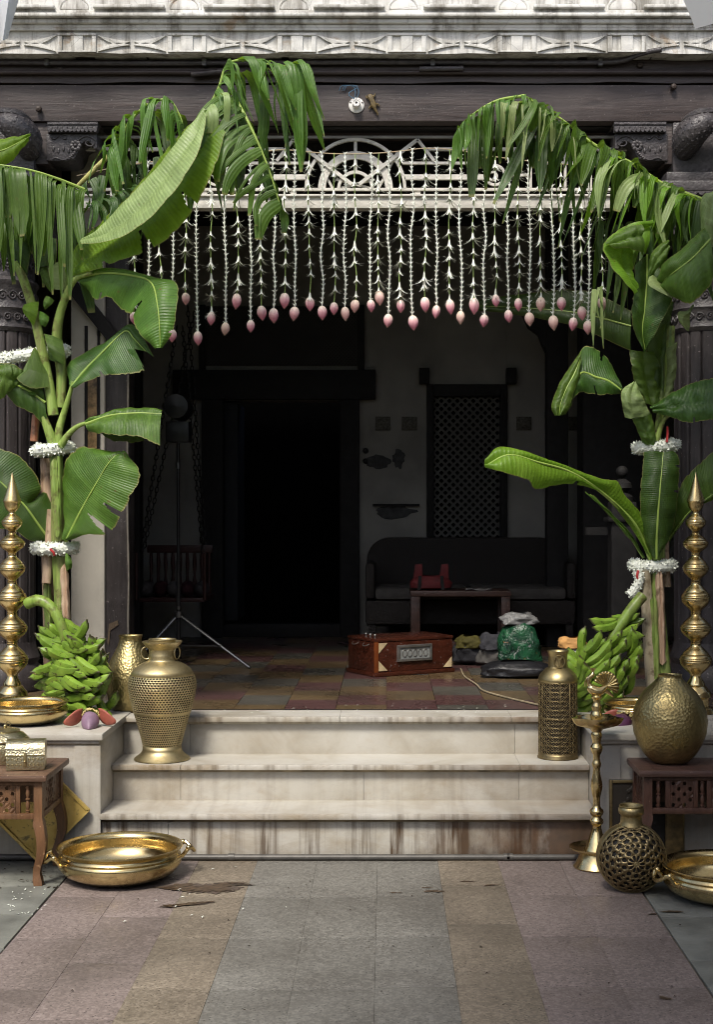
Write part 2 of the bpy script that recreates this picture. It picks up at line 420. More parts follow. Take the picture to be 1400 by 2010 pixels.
SILV = brass('embossed_silvered_brass', (0.50, 0.45, 0.29), 0.28, 0.5, hammer=0.2, hscale=130)
BRV = brass('pale_satin_brass', (0.50, 0.42, 0.235), 0.4, 0.5)
MARBN = marble('grimy_marble_edge', 1.0, 0.5, 0.5)
STOOL = timber('worn_brown_wood', (0.125, 0.06, 0.026), 0.5, 'z', 0.3, (0.2, 0.125, 0.07))
STOOLT = timber('worn_brown_top', (0.11, 0.06, 0.036), 0.5, 'x', 0.4, (0.18, 0.125, 0.09))
STOOLD = timber('dark_brown_wood', (0.075, 0.036, 0.024), 0.45, 'z', 0.3, (0.13, 0.08, 0.06))
STOOLDT = timber('dark_brown_top', (0.085, 0.045, 0.034), 0.45, 'x', 0.4, (0.15, 0.10, 0.08))

# ================================================================ GROUND
gr = struct(G().box(-30, 30, -30, 30, -0.3, -0.012).build('ground', EARTH))
cf = bpy.data.objects.new('courtyard_floor', None); col.objects.link(cf); struct(cf); ORG[cf.name] = Vector((0, 0, 0))
XS = [-1.222, -0.985, -0.750, -0.515, -0.275, -0.032, 0.210, 0.450, 0.697, 0.944]
MS = [PINK, PINK, YELL, GREY, GREY, GREY, YELL, PINK, PINK]
def slab_piece(g, quad, z0, z1):
    vs = [(x, y, z0) for x, y in quad] + [(x, y, z1) for x, y in quad]
    return g.add(vs, [(3,2,1,0),(4,5,6,7),(0,1,5,4),(1,2,6,5),(2,3,7,6),(3,0,4,7)])
tile_mesh = {}
for i in range(9):
    x0, x1 = XS[i], XS[i+1]
    off = (0.0, -0.25, 0.0, 0.0, 0.0, 0.02, 0.16, 0.02, 0.02)[i]
    ys = [4.67 + off + k * 0.50 for k in range(-4, 4)]
    ys = [2.4] + [y for y in ys if 2.5 < y < 5.62] + [5.745]
    for a, b in zip(ys[:-1], ys[1:]):
        g = G(); gp = 0.0003; dz = rnd.uniform(-0.0012, 0.0006)
        slab_piece(g, [(x0+gp, a+gp), (x1-gp, a+gp), (x1-gp, b-gp), (x0+gp, b-gp)], -0.014, dz)
        g.build('paving_tile', MS[i], cf, bevel=0.0007)
def flag(xa, xb, rows, seed, ncol):
    q = random.Random(seed)
    ys = [2.4]
    while ys[-1] < 5.5: ys.append(ys[-1] + q.uniform(0.34, 0.55))
    ys[-1] = 5.745
    gx = lambda j: xa + (xb - xa) * j / ncol
    pt = {}
    for i in range(len(ys)):
        for j in range(ncol + 1):
            edge = (xa < xb and j == 0) or (xa > xb and j == 0)
            pt[i, j] = (gx(j) + (0 if edge else q.uniform(-0.07, 0.07)), ys[i] + (0 if i in (0, len(ys)-1) else q.uniform(-0.05, 0.05)))
    for i in range(len(ys) - 1):
        for j in range(ncol):
            quad = [pt[i, j], pt[i, j+1], pt[i+1, j+1], pt[i+1, j]]
            cx = sum(a for a, b in quad) / 4; cy = sum(b for a, b in quad) / 4
            quad = [(cx + (a - cx) * 0.985, cy + (b - cy) * 0.985) for a, b in quad]
            if xa > xb: quad = quad[::-1]
            g = G(); slab_piece(g, quad, -0.014, q.uniform(-0.004, 0.002)); g.build('flagstone', KOTA, cf, bevel=0.004)
flag(-1.226, -2.7, 7, 3, 3); flag(0.950, 2.4, 7, 5, 3)

# wet patches and litter on the paving
WET = plain('wet_dark_stain', (0.066, 0.043, 0.027), 0.35, var=0.6, scale=60); DAMP = plain('damp_fringe', (0.085, 0.064, 0.05), 0.5, var=0.5, scale=60)
def blot(c, rx, ry, seed, n=40, z=0.0022, rot=0.0):
    q = random.Random(seed); g = G(); ph = [q.uniform(0, 6.28) for _ in range(6)]; vs = [(c[0], c[1], z)]
    for i in range(n):
        a = 2 * math.pi * i / n
        r = 1 + 0.28 * math.sin(2*a+ph[0]) + 0.2 * math.sin(3*a+ph[1]) + 0.16 * math.sin(5*a+ph[2]) + 0.1 * math.sin(9*a+ph[3]) + 0.07 * math.sin(14*a+ph[4]) + 0.09 * math.sin(23*a+ph[5]) + q.uniform(-0.08, 0.08)
        x, y = rx * r * math.cos(a), ry * r * math.sin(a)
        vs.append((c[0] + x * math.cos(rot) - y * math.sin(rot), c[1] + x * math.sin(rot) + y * math.cos(rot), z))
    return g.add(vs, [(0, i+1, (i+1) % n + 1) for i in range(n)])
def floor(px, py, z=0.0): d = F * (EYE - z) / (py - CY); return P(px, py, d)
spl = thing('water_spill', 'dark wet reddish spill on the pink and yellow paving beside the brass bowl', 'spill', floor(390, 1750))
for k, (px, py, rx, ry, rt) in enumerate([(350, 1742, 0.055, 0.035, 0.2), (408, 1745, 0.075, 0.06, 0), (450, 1735, 0.05, 0.012, 0.1), (372, 1776, 0.075, 0.014, 0.25), (330, 1780, 0.02, 0.012, 0), (478, 1738, 0.03, 0.006, 0)]):
    c = floor(px, py); blot((c.x, c.y), rx, ry, 20 + k, z=0.0030 + k * 0.0004, rot=rt, n=90).build('wet_patch', WET, spl); blot((c.x, c.y), rx * 1.12, ry * 1.2, 40 + k, z=0.0014 + k * 0.0002, rot=rt, n=90).build('damp_fringe', DAMP, spl)
sp2 = thing('stain_patch', 'small dark star shaped stain on the grey paving right of centre', 'stain', floor(850, 1752))
for k, (px, py, rx, ry) in enumerate([(852, 1750, 0.03, 0.016), (918, 1731, 0.025, 0.008), (965, 1738, 0.03, 0.007), (776, 1753, 0.022, 0.005), (838, 1743, 0.018, 0.006)]):
    c = floor(px, py); blot((c.x, c.y), rx, ry, 60 + k).build('dark_spot', WET, sp2)
sp3 = thing('damp_patch', 'dark damp mark on the green grey flagstone before the right brass bowl', 'stain', floor(1320, 1790))
for k, (px, py, rx, ry) in enumerate([(1320, 1790, 0.03, 0.012), (1305, 1960, 0.014, 0.012), (1283, 1795, 0.012, 0.008)]):
    c = floor(px, py); blot((c.x, c.y), rx, ry, 80 + k).build('dark_spot', WET, sp3)
g = G(); q = random.Random(4)
def petal_flat(g, c, L, W, a):
    d = Vector((math.cos(a), math.sin(a), 0)); n = Vector((-d.y, d.x, 0)); c = Vector(c)
    g.add([c - d*L/2, c + n*W/2 + Vector((0,0,.003)), c + d*L/2, c - n*W/2 + Vector((0,0,.002))], [(0,1,2,3)])
for _ in range(70):
    if q.random() < 0.7: px, py = q.gauss(300, 90), q.gauss(1730, 45)
    else: px, py = q.uniform(10, 90), q.uniform(1745, 1800)
    if py < 1700: continue
    c = floor(px, py); c.z = 0.004; petal_flat(g, c, q.uniform(0.008, 0.022), q.uniform(0.003, 0.006), q.uniform(0, 3.1))
for _ in range(40):
    c = floor(q.uniform(430, 1000), q.uniform(1385, 1403), 0.506); c.z = 0.514; petal_flat(g, c, 0.014, 0.004, q.uniform(0, 3.1))
stuff(tag(g.build('fallen_petals', WHITEF, smooth=False), 'white petals scattered on the paving near the brass bowl', 'petals'))
g = G()
for _ in range(46):
    c = floor(q.uniform(40, 1380), q.uniform(1705, 1990)); c.z = 0.003; petal_flat(g, c, q.uniform(0.006, 0.02), q.uniform(0.003, 0.009), q.uniform(0, 3.1))
for _ in range(40):
    c = floor(q.uniform(0, 120), q.uniform(1690, 1745)); c.z = 0.003; petal_flat(g, c, q.uniform(0.008, 0.03), q.uniform(0.003, 0.008), q.uniform(0, 3.1))
stuff(tag(g.build('leaf_litter', plain('dry_leaf_bits', (0.04, 0.028, 0.018), 0.8), smooth=False), 'dark bits of dry leaf littering the courtyard paving', 'litter'))

# ================================================================ STEPS
XL, XR = -1.150, 0.858
Z1, Z2, Z3 = 0.187, 0.341, 0.506
D1, D2, D3 = 5.70, 5.95, 6.20
st = thing('marble_steps', 'three stained white marble steps with side blocks before the porch', 'steps', (0, 5.7, 0))
TH = 0.022
def tread(y0, y1, z, cuts, m):
    xs = [XL + 0.001] + cuts + [XR - 0.001]
    for a, b in zip(xs[:-1], xs[1:]):
        G().box(a + 0.0006, b - 0.0006, y0 + 0.0155, y1, z - TH, z).build('tread_slab', m, st)
        G().box(a + 0.0006, b - 0.0006, y0, y0 + 0.015, z - TH, z - 0.0003).build('nosing', MARBN, st, bevel=0.005)
def riser(y, z0, z1, cuts, m):
    xs = [XL + 0.001] + cuts + [XR - 0.001]
    for a, b in zip(xs[:-1], xs[1:]):
        G().box(a + 0.0008, b - 0.0008, y, y + 0.03, z0, z1).build('riser_slab', m, st, bevel=0.001)
def mould(y, z, m):
    pr = [(y + 0.012, z - 0.016), (y, z - 0.014), (y - 0.006, z - 0.009), (y - 0.009, z - 0.003), (y - 0.009, z), (y + 0.012, z)]
    G().prism_x(pr, XL + 0.002, XR - 0.002).build('moulding', m, st)
tread(D1, D2 + 0.045, Z1, [], MARB2); tread(D2, D3 + 0.045, Z2, [(354-757)*D2/F, (1022-757)*D2/F], MARB); tread(D3, 6.415, Z3, [-0.2, 0.55], MARB)
riser(D1 + 0.035, 0.0, Z1 - TH, [(330-757)*5.73/F, (1042-757)*5.73/F], MARB3); riser(D2 + 0.035, Z1, Z2 - TH, [(354-757)*5.98/F, (714-757)*5.98/F, (1020-757)*5.98/F], MARB2)
riser(D3 + 0.035, Z2, Z3 - TH, [(372-757)*6.23/F, (1012-757)*6.23/F], MARB)
mould(D1 + 0.035, Z1 - TH, MOULD); mould(D2 + 0.035, Z2 - TH, MOULD); mould(D3 + 0.035, Z3 - TH, MARBN)
G().box(XL - 0.2, XR + 0.2, 6.25, 6.41, 0.0, Z3 - TH - 0.003).build('core', EARTH, st)
for sgn, x0, x1, m in ((-1, -2.9, XL, MARB2), (1, XR, 2.7, MARB2)):
    xa, xb = (x0, x1)
    g = G().box(xa, xb, 5.715, 6.40, 0.0, Z3 - 0.024); cb = g.build('side_block', m, st, bevel=0.002)
    cut = 5 if sgn < 0 else 5
    ex = 0.016
    cuts = [xa, xa + (xb-xa)*0.36, xb] if sgn < 0 else [xa, xa + 0.62, xb]
    for a, b in zip(cuts[:-1], cuts[1:]):
        a2 = a + (0.001 if a != cuts[0] else (-ex if sgn > 0 else 0)); b2 = b - (0.001 if b != cuts[-1] else (-ex if sgn < 0 else 0))
        G().box(a2, b2, 5.69, 6.415, Z3 - 0.021, Z3 + 0.006).build('coping_slab', MARB, st, bevel=0.005)
    pr = [(5.72, Z3 - 0.042), (5.709, Z3 - 0.040), (5.703, Z3 - 0.034), (5.703, Z3 - 0.022), (5.72, Z3 - 0.022)]
    G().prism_x(pr, xa, xb).build('moulding', m, st)
    # corner slabs facing the block
    if sgn < 0:
        G().box(xb - 0.10, xb + 0.004, 5.708, 5.714, 0.0, Z3 - 0.044).build('corner_slab', MARB2, st)
    else:
        G().box(xa - 0.004, xa + 0.085, 5.708, 5.714, 0.0, Z3 - 0.044).build('corner_slab', MARB2, st)
PIPE = plain('grey_pipe', (0.085, 0.08, 0.072), 0.45, 0.2)
g = G().tube([(-2.6, 5.713, 0.0135), (0.2, 5.714, 0.013), (2.4, 5.713, 0.0135)], 0.0125, 10)
pp = g.build('floor_pipe', PIPE); tag(pp, 'grey conduit pipe running along the foot of the steps', 'pipe')
for x in (-0.62, 0.487, 0.50): G().tube([(x - 0.012, 5.7135, 0.0135), (x + 0.012, 5.7135, 0.0135)], 0.0155, 10).build('coupling', PIPE, pp)

# ================================================================ PORCH FLOOR
pf = bpy.data.objects.new('porch_floor', None); col.objects.link(pf); struct(pf); ORG[pf.name] = Vector((0, 0, 0))
G().box(-3.0, 2.8, 6.425, 10.6, 0.0, 0.486).build('floor_base', EARTH, pf)
G().box(-3.0, 2.8, 6.4155, 6.425, 0.40, 0.5085).build('metal_edge', BLACKW, pf)
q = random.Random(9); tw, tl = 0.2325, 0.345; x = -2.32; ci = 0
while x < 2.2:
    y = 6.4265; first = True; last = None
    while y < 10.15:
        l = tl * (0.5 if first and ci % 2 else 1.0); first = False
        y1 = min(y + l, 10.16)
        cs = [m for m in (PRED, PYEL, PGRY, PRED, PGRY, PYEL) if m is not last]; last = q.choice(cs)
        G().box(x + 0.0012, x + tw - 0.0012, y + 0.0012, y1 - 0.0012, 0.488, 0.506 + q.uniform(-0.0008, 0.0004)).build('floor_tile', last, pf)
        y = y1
    x += tw; ci += 1

# ================================================================ THE HOUSE
ho = thing('old_house', 'old house front with white plaster cornice, dark timber beam and carved columns', 'house', (-0.15, 7.1, 0))
Yb = 6.98
def zz(py, d): return EYE - (py - CY) * d / F
# --- timber beam, three tiers
G().box(-3.4, 3.2, Yb, 7.35, zz(238, Yb), zz(166, Yb)).build('lower_beam', WOOD, ho, bevel=0.006)
def crack_board(y0, z0, z1, seed):
    q = random.Random(seed); n = 60; g = G(); rowA = []; rowB = []
    for i in range(n + 1):
        x = -3.4 + 6.6 * i / n; rowA.append(x)
    lo = [z0 + 0.006 * math.sin(i * 0.9 + seed) * q.random() + q.uniform(0, 0.004) for i in range(n + 1)]
    vs = []; fs = []
    for i in range(n + 1):
        x = rowA[i]; vs += [(x, y0, lo[i]), (x, y0, z1), (x, 7.35, z1), (x, 7.35, lo[i])]
    for i in range(n):
        a, b = i*4, i*4+4
        fs += [(a, b, b+1, a+1), (a+1, b+1, b+2, a+2), (a+3, b+3, b, a)]
    return g.add(vs, fs)
crack_board(Yb - 0.006, zz(165, Yb) + 0.003, zz(149, Yb), 2).build('middle_board', WOOD, ho)
G().box(-3.4, 3.2, Yb - 0.03, 7.35, zz(149, Yb) + 0.001, zz(138, Yb)).build('upper_board', WOOD, ho, bevel=0.004)
G().box(-3.4, 3.2, Yb - 0.015, 7.35, zz(138, Yb) + 0.001, zz(119, Yb)).build('fascia_board', WOOD, ho, bevel=0.004)
G().tube([(-3.4, Yb - 0.028, zz(145, Yb)), (3.2, Yb - 0.028, zz(145, Yb))], 0.012, 10).build('bead_moulding', WOOD, ho)
G().box(-3.4, 3.2, Yb - 0.055, 7.35, zz(119, Yb) + 0.001, zz(103, Yb)).build('top_board', WOOD, ho, bevel=0.006)
G().tube([(-3.4, Yb - 0.06, zz(112, Yb)), (3.2, Yb - 0.06, zz(112, Yb))], 0.008, 8).build('bead_moulding', WOOD, ho)
G().box(-3.4, 3.2, 7.06, 7.16, zz(250, 7.06), zz(238, Yb) - 0.001).build('soffit_rail', BLACKW, ho)
# --- white cornice
Yc = 6.86
zc = lambda py: zz(py, Yc)
zlow = [zc(105) + rnd.uniform(-0.003, 0.006) for _ in range(60)]
g = G(); vs = []; fs = []
for i in range(60):
    x = -3.4 + 6.6 * i / 59; vs += [(x, Yc, zlow[i]), (x, Yc, zc(62)), (x, 7.35, zc(62)), (x, 7.35, zlow[i])]
for i in range(59):
    a, b = i*4, i*4+4; fs += [(a, b, b+1, a+1), (a+3, b+3, b, a)]
g.add(vs, fs); g.build('frieze_back', PLAST, ho)
SP = 216 * Yc / F; xc0 = (122 - CX + 29) * Yc / F     # pairs of sunk panels
fx = []
for k in range(-4, 9):
    xm = xc0 + k * SP
    if not -3.0 < xm < 2.9: continue
    fx.append(xm)
edges = []
w = 0.021; sepw = 0.029
for xm in fx:      # raised frame round each pair of sunken panels
    g = G()
    a, b, c, d = xm - sepw - w*2, xm - sepw, xm + sepw, xm + sepw + w*2
    z0, z1 = zc(100), zc(71)
    g.box(b, c, Yc - 0.011, Yc - 0.001, z0, z1); 
    g.box(a - 0.022, a, Yc - 0.011, Yc - 0.001, z0, z1); g.box(d, d + 0.022, Yc - 0.011, Yc - 0.001, z0, z1)
    g.box(a - 0.022, d + 0.022, Yc - 0.013, Yc - 0.001, z1 + 0.0005, zc(66)); g.box(a - 0.022, d + 0.022, Yc - 0.013, Yc - 0.001, zc(103.5), z0 - 0.0005)
    g.build('panel_frame', PLAST, ho, bevel=0.003)
    # bow-tie relief between the pairs
    cx = xm + SP / 2; hw = SP / 2 - sepw - w*2 - 0.03; zm = zc(86)
    for s in (-1, 1):
        for t in (-1, 1):
            gg = G()
            n = 12; top = []; bot = []
            for i in range(n + 1):
                u = i / n; xx = cx + s * hw * (0.06 + 0.94 * u)
                top.append((xx, zm + t * (0.010 + 0.030 * u ** 1.5))); bot.append((xx, zm + t * (0.010 + 0.030 * u ** 1.5) - t * 0.02 * math.sin(math.pi * u) - t * 0.002))
            poly = top + bot[::-1]
            if s * t < 0: poly = poly[::-1]
            gg.prism(poly, Yc - 0.010, Yc + 0.002); gg.build('leaf_relief', PLAST, ho, bevel=0.002)
def band(y0, z0, z1, name, bev): G().box(-3.4, 3.2, y0, 7.35, z0, z1).build(name, PLAST, ho, bevel=bev)
band(Yc - 0.02, zc(62) + 0.001, zc(57), 'cornice_band', 0.004)
G().tube([(-3.4, Yc - 0.012, zc(54)), (3.2, Yc - 0.012, zc(54))], 0.013, 10).build('cornice_bead', PLAST, ho)
band(Yc - 0.045, zc(51), zc(42), 'cornice_band', 0.012)
band(Yc - 0.075, zc(42) + 0.001, zc(34), 'cornice_band', 0.010)
band(Yc - 0.055, zc(34) + 0.001, zc(27), 'cornice_band', 0.004)
band(Yc - 0.03, zc(27) + 0.001, zc(-90), 'upper_wall', 0.004)
for k in range(-4, 9):
    xm = (146 - CX + 215.6 * k) * (Yc - 0.04) / F
    if not -3.0 < xm < 2.9: continue
    g = G(); r = 0.066; yy = Yc - 0.033
    pts = [(xm + r * 1.12 * math.cos(a), yy, zc(25) + r * 0.95 * math.sin(a)) for a in [math.pi * i / 20 for i in range(21)]]
    g.tube(pts, 0.0075, 8); g.build('arch_rim', PLAST, ho)
    poly = [(xm + r * 1.02 * math.cos(a), zc(25) + r * 0.82 * math.sin(a)) for a in [math.pi * i / 16 for i in range(17)]]
    G().prism(poly, yy - 0.012, yy + 0.02).build('arch_boss', PLAST, ho, bevel=0.009)
    x0, x1 = xm + 0.094, xm + SP - 0.094; n = 6; zt, zb = zc(19.5), zc(26.8); rr = (zt - zb) / 2
    G().box(x0, x1, Yc - 0.085, Yc - 0.028, zb, zt).build('ledge_pad', PLAST, ho, bevel=0.008)
    # small cusps
G().box(-3.4, 3.2, Yc + 0.1, 9, zc(-90), zc(-90) + 2.2).build('upper_storey_wall', PLAST, ho)
# --- rear structure: ceiling, walls
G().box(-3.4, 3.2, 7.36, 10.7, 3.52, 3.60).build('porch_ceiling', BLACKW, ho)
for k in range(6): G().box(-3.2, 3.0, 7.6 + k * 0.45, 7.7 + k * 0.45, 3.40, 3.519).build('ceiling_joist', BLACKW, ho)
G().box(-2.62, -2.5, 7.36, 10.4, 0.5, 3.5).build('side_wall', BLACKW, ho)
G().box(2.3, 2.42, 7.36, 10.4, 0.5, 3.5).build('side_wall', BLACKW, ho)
G().box(-4.5, -2.05, 7.25, 7.35, 0.0, 3.4).build('front_wall', WOODV, ho); G().box(1.85, 4.5, 7.25, 7.35, 0.0, 3.4).build('front_wall', WOODV, ho)
YW = 10.2
def wx(px): return (px - CX) * YW / F
def wz(py): return EYE - (py - CY) * YW / F
# back wall in pieces round the door and the window openings
dl, dr, wl, wr = wx(400), wx(705), wx(838), wx(995)
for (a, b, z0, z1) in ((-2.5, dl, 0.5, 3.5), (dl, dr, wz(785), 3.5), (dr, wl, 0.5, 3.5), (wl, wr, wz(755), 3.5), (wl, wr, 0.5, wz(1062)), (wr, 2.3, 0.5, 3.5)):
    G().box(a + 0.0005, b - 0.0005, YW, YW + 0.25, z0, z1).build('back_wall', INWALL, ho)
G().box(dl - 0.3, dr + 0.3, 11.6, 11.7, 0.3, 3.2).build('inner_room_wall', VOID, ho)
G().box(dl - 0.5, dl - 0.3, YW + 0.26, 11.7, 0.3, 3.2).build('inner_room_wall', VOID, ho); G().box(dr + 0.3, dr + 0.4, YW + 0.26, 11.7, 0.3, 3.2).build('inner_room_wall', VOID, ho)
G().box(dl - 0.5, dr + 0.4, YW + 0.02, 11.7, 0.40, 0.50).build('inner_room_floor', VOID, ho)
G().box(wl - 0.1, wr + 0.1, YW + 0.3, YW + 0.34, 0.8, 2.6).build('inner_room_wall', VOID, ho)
# door frame, lintel and transom lattice
G().box(wx(342), wx(738), YW - 0.09, YW - 0.001, wz(785), wz(728)).build('door_lintel', BLACKW, ho, bevel=0.006)
for a, b in ((398, 440), (668, 706)): G().box(wx(a), wx(b), YW - 0.07, YW - 0.001, 0.506, wz(785) - 0.001).build('door_post', BLACKW, ho, bevel=0.006)
G().box(wx(440) + 0.001, wx(668) - 0.001, YW - 0.05, YW - 0.001, 0.506, 0.60).build('door_sill', BLACKW, ho, bevel=0.006)
dw = G()
G().box(wx(440) + 0.002, wx(466), YW + 0.02, YW + 0.5, 0.62, wz(790)).build('open_door_leaf', plain('blue_black_door', (0.012, 0.013, 0.017), 0.7), ho, bevel=0.006)
G().box(wx(392), wx(404), YW - 0.05, YW - 0.002, wz(727), wz(600)).build('transom_post', BLACKW, ho); G().box(wx(703), wx(716), YW - 0.05, YW - 0.002, wz(727), wz(600)).build('transom_post', BLACKW, ho)
LATT = plain('dusty_lattice', (0.105, 0.10, 0.092), 0.7)
LATD = plain('dark_lattice', (0.055, 0.05, 0.048), 0.7)
def lattice(x0, x1, z0, z1, y, pitch, w, t):
    g = G(); W, Hh = x1 - x0, z1 - z0; n = int((W + Hh) / pitch) + 1
    for sgn in (1, -1):
        for k in range(n + 1):
            c = k * pitch
            pts = []
            if sgn == 1:   # x - x0 + z - z0 = c
                xa = max(0, c - Hh); xb = min(W, c); pa, pb = (xa, c - xa), (xb, c - xb)
            else:          # x - z = c - H
                xa = max(0, c - Hh); xb = min(W, c); pa, pb = (xa, xa - (c - Hh)), (xb, xb - (c - Hh))
            if xb - xa < 0.004: continue
            g.bar((x0 + pa[0], y + sgn * t * 0.45, z0 + pa[1]), (x0 + pb[0], y + sgn * t * 0.45, z0 + pb[1]), w, t)
    return g
G().box(wx(404) + 0.001, wx(703) - 0.001, YW - 0.012, YW - 0.004, wz(718), wz(602)).build('transom_panel', BLACKW, ho)
stuff(lattice(wx(404), wx(703), wz(718), wz(602), YW - 0.03, 0.026, 0.008, 0.006).build('transom_lattice', LATD, ho, smooth=False))
# window with lattice
for a, b, c, d in ((838, 852, 1062, 755), (982, 996, 1062, 755), (852, 982, 778, 755)):
    G().box(wx(a) + 0.0005, wx(b) - 0.0005, YW - 0.04, YW + 0.1, wz(c), wz(d)).build('window_frame', BLACKW, ho, bevel=0.004)
for a in (833, 1003): G().box(wx(a - 10), wx(a + 10), YW - 0.09, YW - 0.001, wz(755), wz(724)).build('lintel_end', BLACKW, ho, bevel=0.006)
stuff(lattice(wx(852), wx(982), wz(1062), wz(778), YW + 0.03, 0.0575, 0.016, 0.01).build('window_lattice', LATT, ho, smooth=False))
# wall tiles, switches, patches
RELI = plain('relief_wall_tile', (0.085, 0.078, 0.062), 0.6, var=0.6, scale=60, bump=0.6, bscale=40)
for px in (752, 804, 1029, 1124):
    g = G().box(wx(px - 15), wx(px + 15), YW - 0.014, YW - 0.001, wz(845), wz(818)); g.box(wx(px - 11), wx(px + 11), YW - 0.02, YW - 0.0145, wz(842), wz(821)); g.build('relief_tile', RELI, ho, bevel=0.003)
for py in (885, 905): G().lathe([(0.0, -0.022), (0.016, -0.02), (0.021, 0.0)], 16, (wx(718), YW - 0.001, wz(py)), 'y').build('wall_switch', BLACKW, ho)
for k, (px, py, w_, h_) in enumerate([(742, 906, 26, 14), (783, 900, 13, 20), (776, 1005, 42, 14)]):
    q = random.Random(k); vs = []
    n = 22
    for i in range(n):
        a = 2 * math.pi * i / n; r = q.uniform(0.75, 1.1)
        vs.append((wx(px + w_ * r * math.cos(a)), wz(py - h_ * r * math.sin(a))))
    G().prism(vs[::-1], YW - 0.004, YW + 0.002).build('bare_patch', plain('bare_plaster', (0.06, 0.06, 0.06), 0.9, var=0.4), ho)
G().box(wx(732), wx(824), YW - 0.03, YW - 0.002, wz(994), wz(989)).build('wall_ledge', BLACKW, ho)
# interior posts
def post(x0, x1, y, d, z0, z1, m, name='inner_post', bev=0.008): return G().box(x0, x1, y, y + d, z0, z1).build(name, m, ho, bevel=bev)
xq = lambda px, d: (px - CX) * d / F
post(xq(1075, 9.4), xq(1117, 9.4), 9.4, 0.15, 0.506, 3.39, BLACKW)
g = G()
pr = [(xq(1075, 9.4) - 0.001, zz(600, 9.4)), (xq(1075, 9.4) - 0.001, zz(690, 9.4)), (xq(1066, 9.4), zz(672, 9.4)), (xq(1060, 9.4), zz(655, 9.4)), (xq(1040, 9.4), zz(640, 9.4)), (xq(1030, 9.4), zz(618, 9.4)), (xq(1010, 9.4), zz(600, 9.4))]
g.prism(pr, 9.42, 9.53).build('post_bracket', BLACKW, ho)
post(xq(1146, 9.0), xq(1270, 9.0), 9.0, 0.3, 0.506, 3.39, BLACKW)
post(xq(252, 9.2), xq(274, 9.2), 9.2, 0.14, 0.506, 3.39, BLACKW); post(xq(150, 9.0), xq(250, 9.0), 9.3, 0.1, 0.506, 3.39, BLACKW)
# white pier, painted strips and the peeling dark post at the left
post(xq(138, 7.62), xq(205, 7.62), 7.62, 0.3, 0.506, 3.39, PIERW, 'plaster_pier', 0.012)
post(xq(205, 7.62) + 0.001, xq(252, 7.62), 7.64, 0.16, 0.506, 3.39, WOODV, 'peeling_post')
post(xq(166, 7.62), xq(172, 7.62), 7.608, 0.011, zz(880, 7.62), zz(640, 7.62), BLACKW, 'dark_strip', 0.001)
post(xq(191, 7.62), xq(196, 7.62), 7.608, 0.011, zz(880, 7.62), zz(640, 7.62), BLACKW, 'dark_strip', 0.001)
post(xq(172.5, 7.62), xq(190.5, 7.62), 7.606, 0.012, zz(880, 7.62), zz(735, 7.62), plain('painted_yellow_panel', (0.20, 0.13, 0.06), 0.5, var=0.8, scale=24), 'painted_panel', 0.001)
G().bar((xq(140, 7.6), 7.585, zz(560, 7.6)), (xq(222, 7.6), 7.585, zz(662, 7.6)), 0.07, 0.03).build('diagonal_brace', BLACKW, ho)
G().prism([(xq(212, 7.62), zz(1225, 7.62)), (xq(229, 7.62), zz(1218, 7.62)), (xq(231, 7.62), zz(1227, 7.62)), (xq(215, 7.62), zz(1238, 7.62)), (xq(212, 7.62), zz(1268, 7.62)), (xq(209, 7.62), zz(1262, 7.62))], 7.634, 7.642).build('peeled_patch', plain('raw_wood', (0.10, 0.07, 0.045), 0.8), ho)
# --- fluted columns with carved bands
def column(cx, cy=7.16, r=0.165):
    seg = 96
    fl = lambda a, t: 1.0 - 0.055 * (abs(math.sin(a * 7.0)) ** 0.5 < 0.42) - 0.0
    def fl(a, t):
        s = abs(math.sin(a * 8.0)); return 1.0 - 0.06 * max(0.0, 1 - s / 0.35)
    zb = 0.512
    base = G().lathe([(r*1.25, zb), (r*1.28, zb+0.05), (r*1.2, zb+0.1), (r*1.08, zb+0.13), (r*1.14, zb+0.16), (r*1.05, zb+0.2), (r, zb+0.24)], 48, (cx, cy, 0)).build('column_base', WOODV, ho)
    zt = zz(648, cy - r)
    g = G().lathe([(r, zb + 0.24 + (zt - zb - 0.24) * i / 6) for i in range(7)], seg * 2, (cx, cy, 0), mod=fl); sh = g.build('column_shaft', WOODV, ho, ang=25)
    g = G().lathe([(r*1.02, zt), (r*1.09, zt+0.02), (r*1.04, zt+0.04), (r*1.04, zt+0.10), (r*1.1, zt+0.115), (r*1.05, zt+0.13), (r*1.04, zt+0.22), (r*1.1, zt+0.235), (r*1.12, zt+0.25), (r*1.0, zt+0.27), (r*0.96, zt+0.6), (r*1.0, 2.75)], 48, (cx, cy, 0)); cap = g.build('carved_band', CARVE, ho)
    # scroll row and lotus-leaf row carved round the band
    n = 22
    for row, (dz, s) in enumerate(((0.07, 1.0), (0.175, 1.15), (0.33, 1.2), (0.45, 1.1))):
        g = G()
        for i in range(n):
            a = 2 * math.pi * (i + 0.5 * (row % 2)) / n
            if math.sin(a) > 0.35: continue
            c = Vector((cx + r * 1.04 * math.cos(a), cy + r * 1.04 * math.sin(a), zt + dz)); tx = Vector((-math.sin(a), math.cos(a), 0)); up = Vector((0, 0, 1)); nn = Vector((math.cos(a), math.sin(a), 0))
            pts = []
            for k in range(15):
                th = k / 14 * 2 * math.pi * 1.25; rr = 0.021 * s * (1 - 0.6 * k / 14)
                pts.append(c + tx * (rr * math.cos(th)) + up * (rr * math.sin(th)) + nn * 0.004)
            g.tube(pts, 0.0042, 5); g.ball(c + nn * 0.002, 0.007, 8, 5)
        stuff(g.build('scroll_carving', CARVE, cap))
    return sh
column(-1.935); column(1.622)
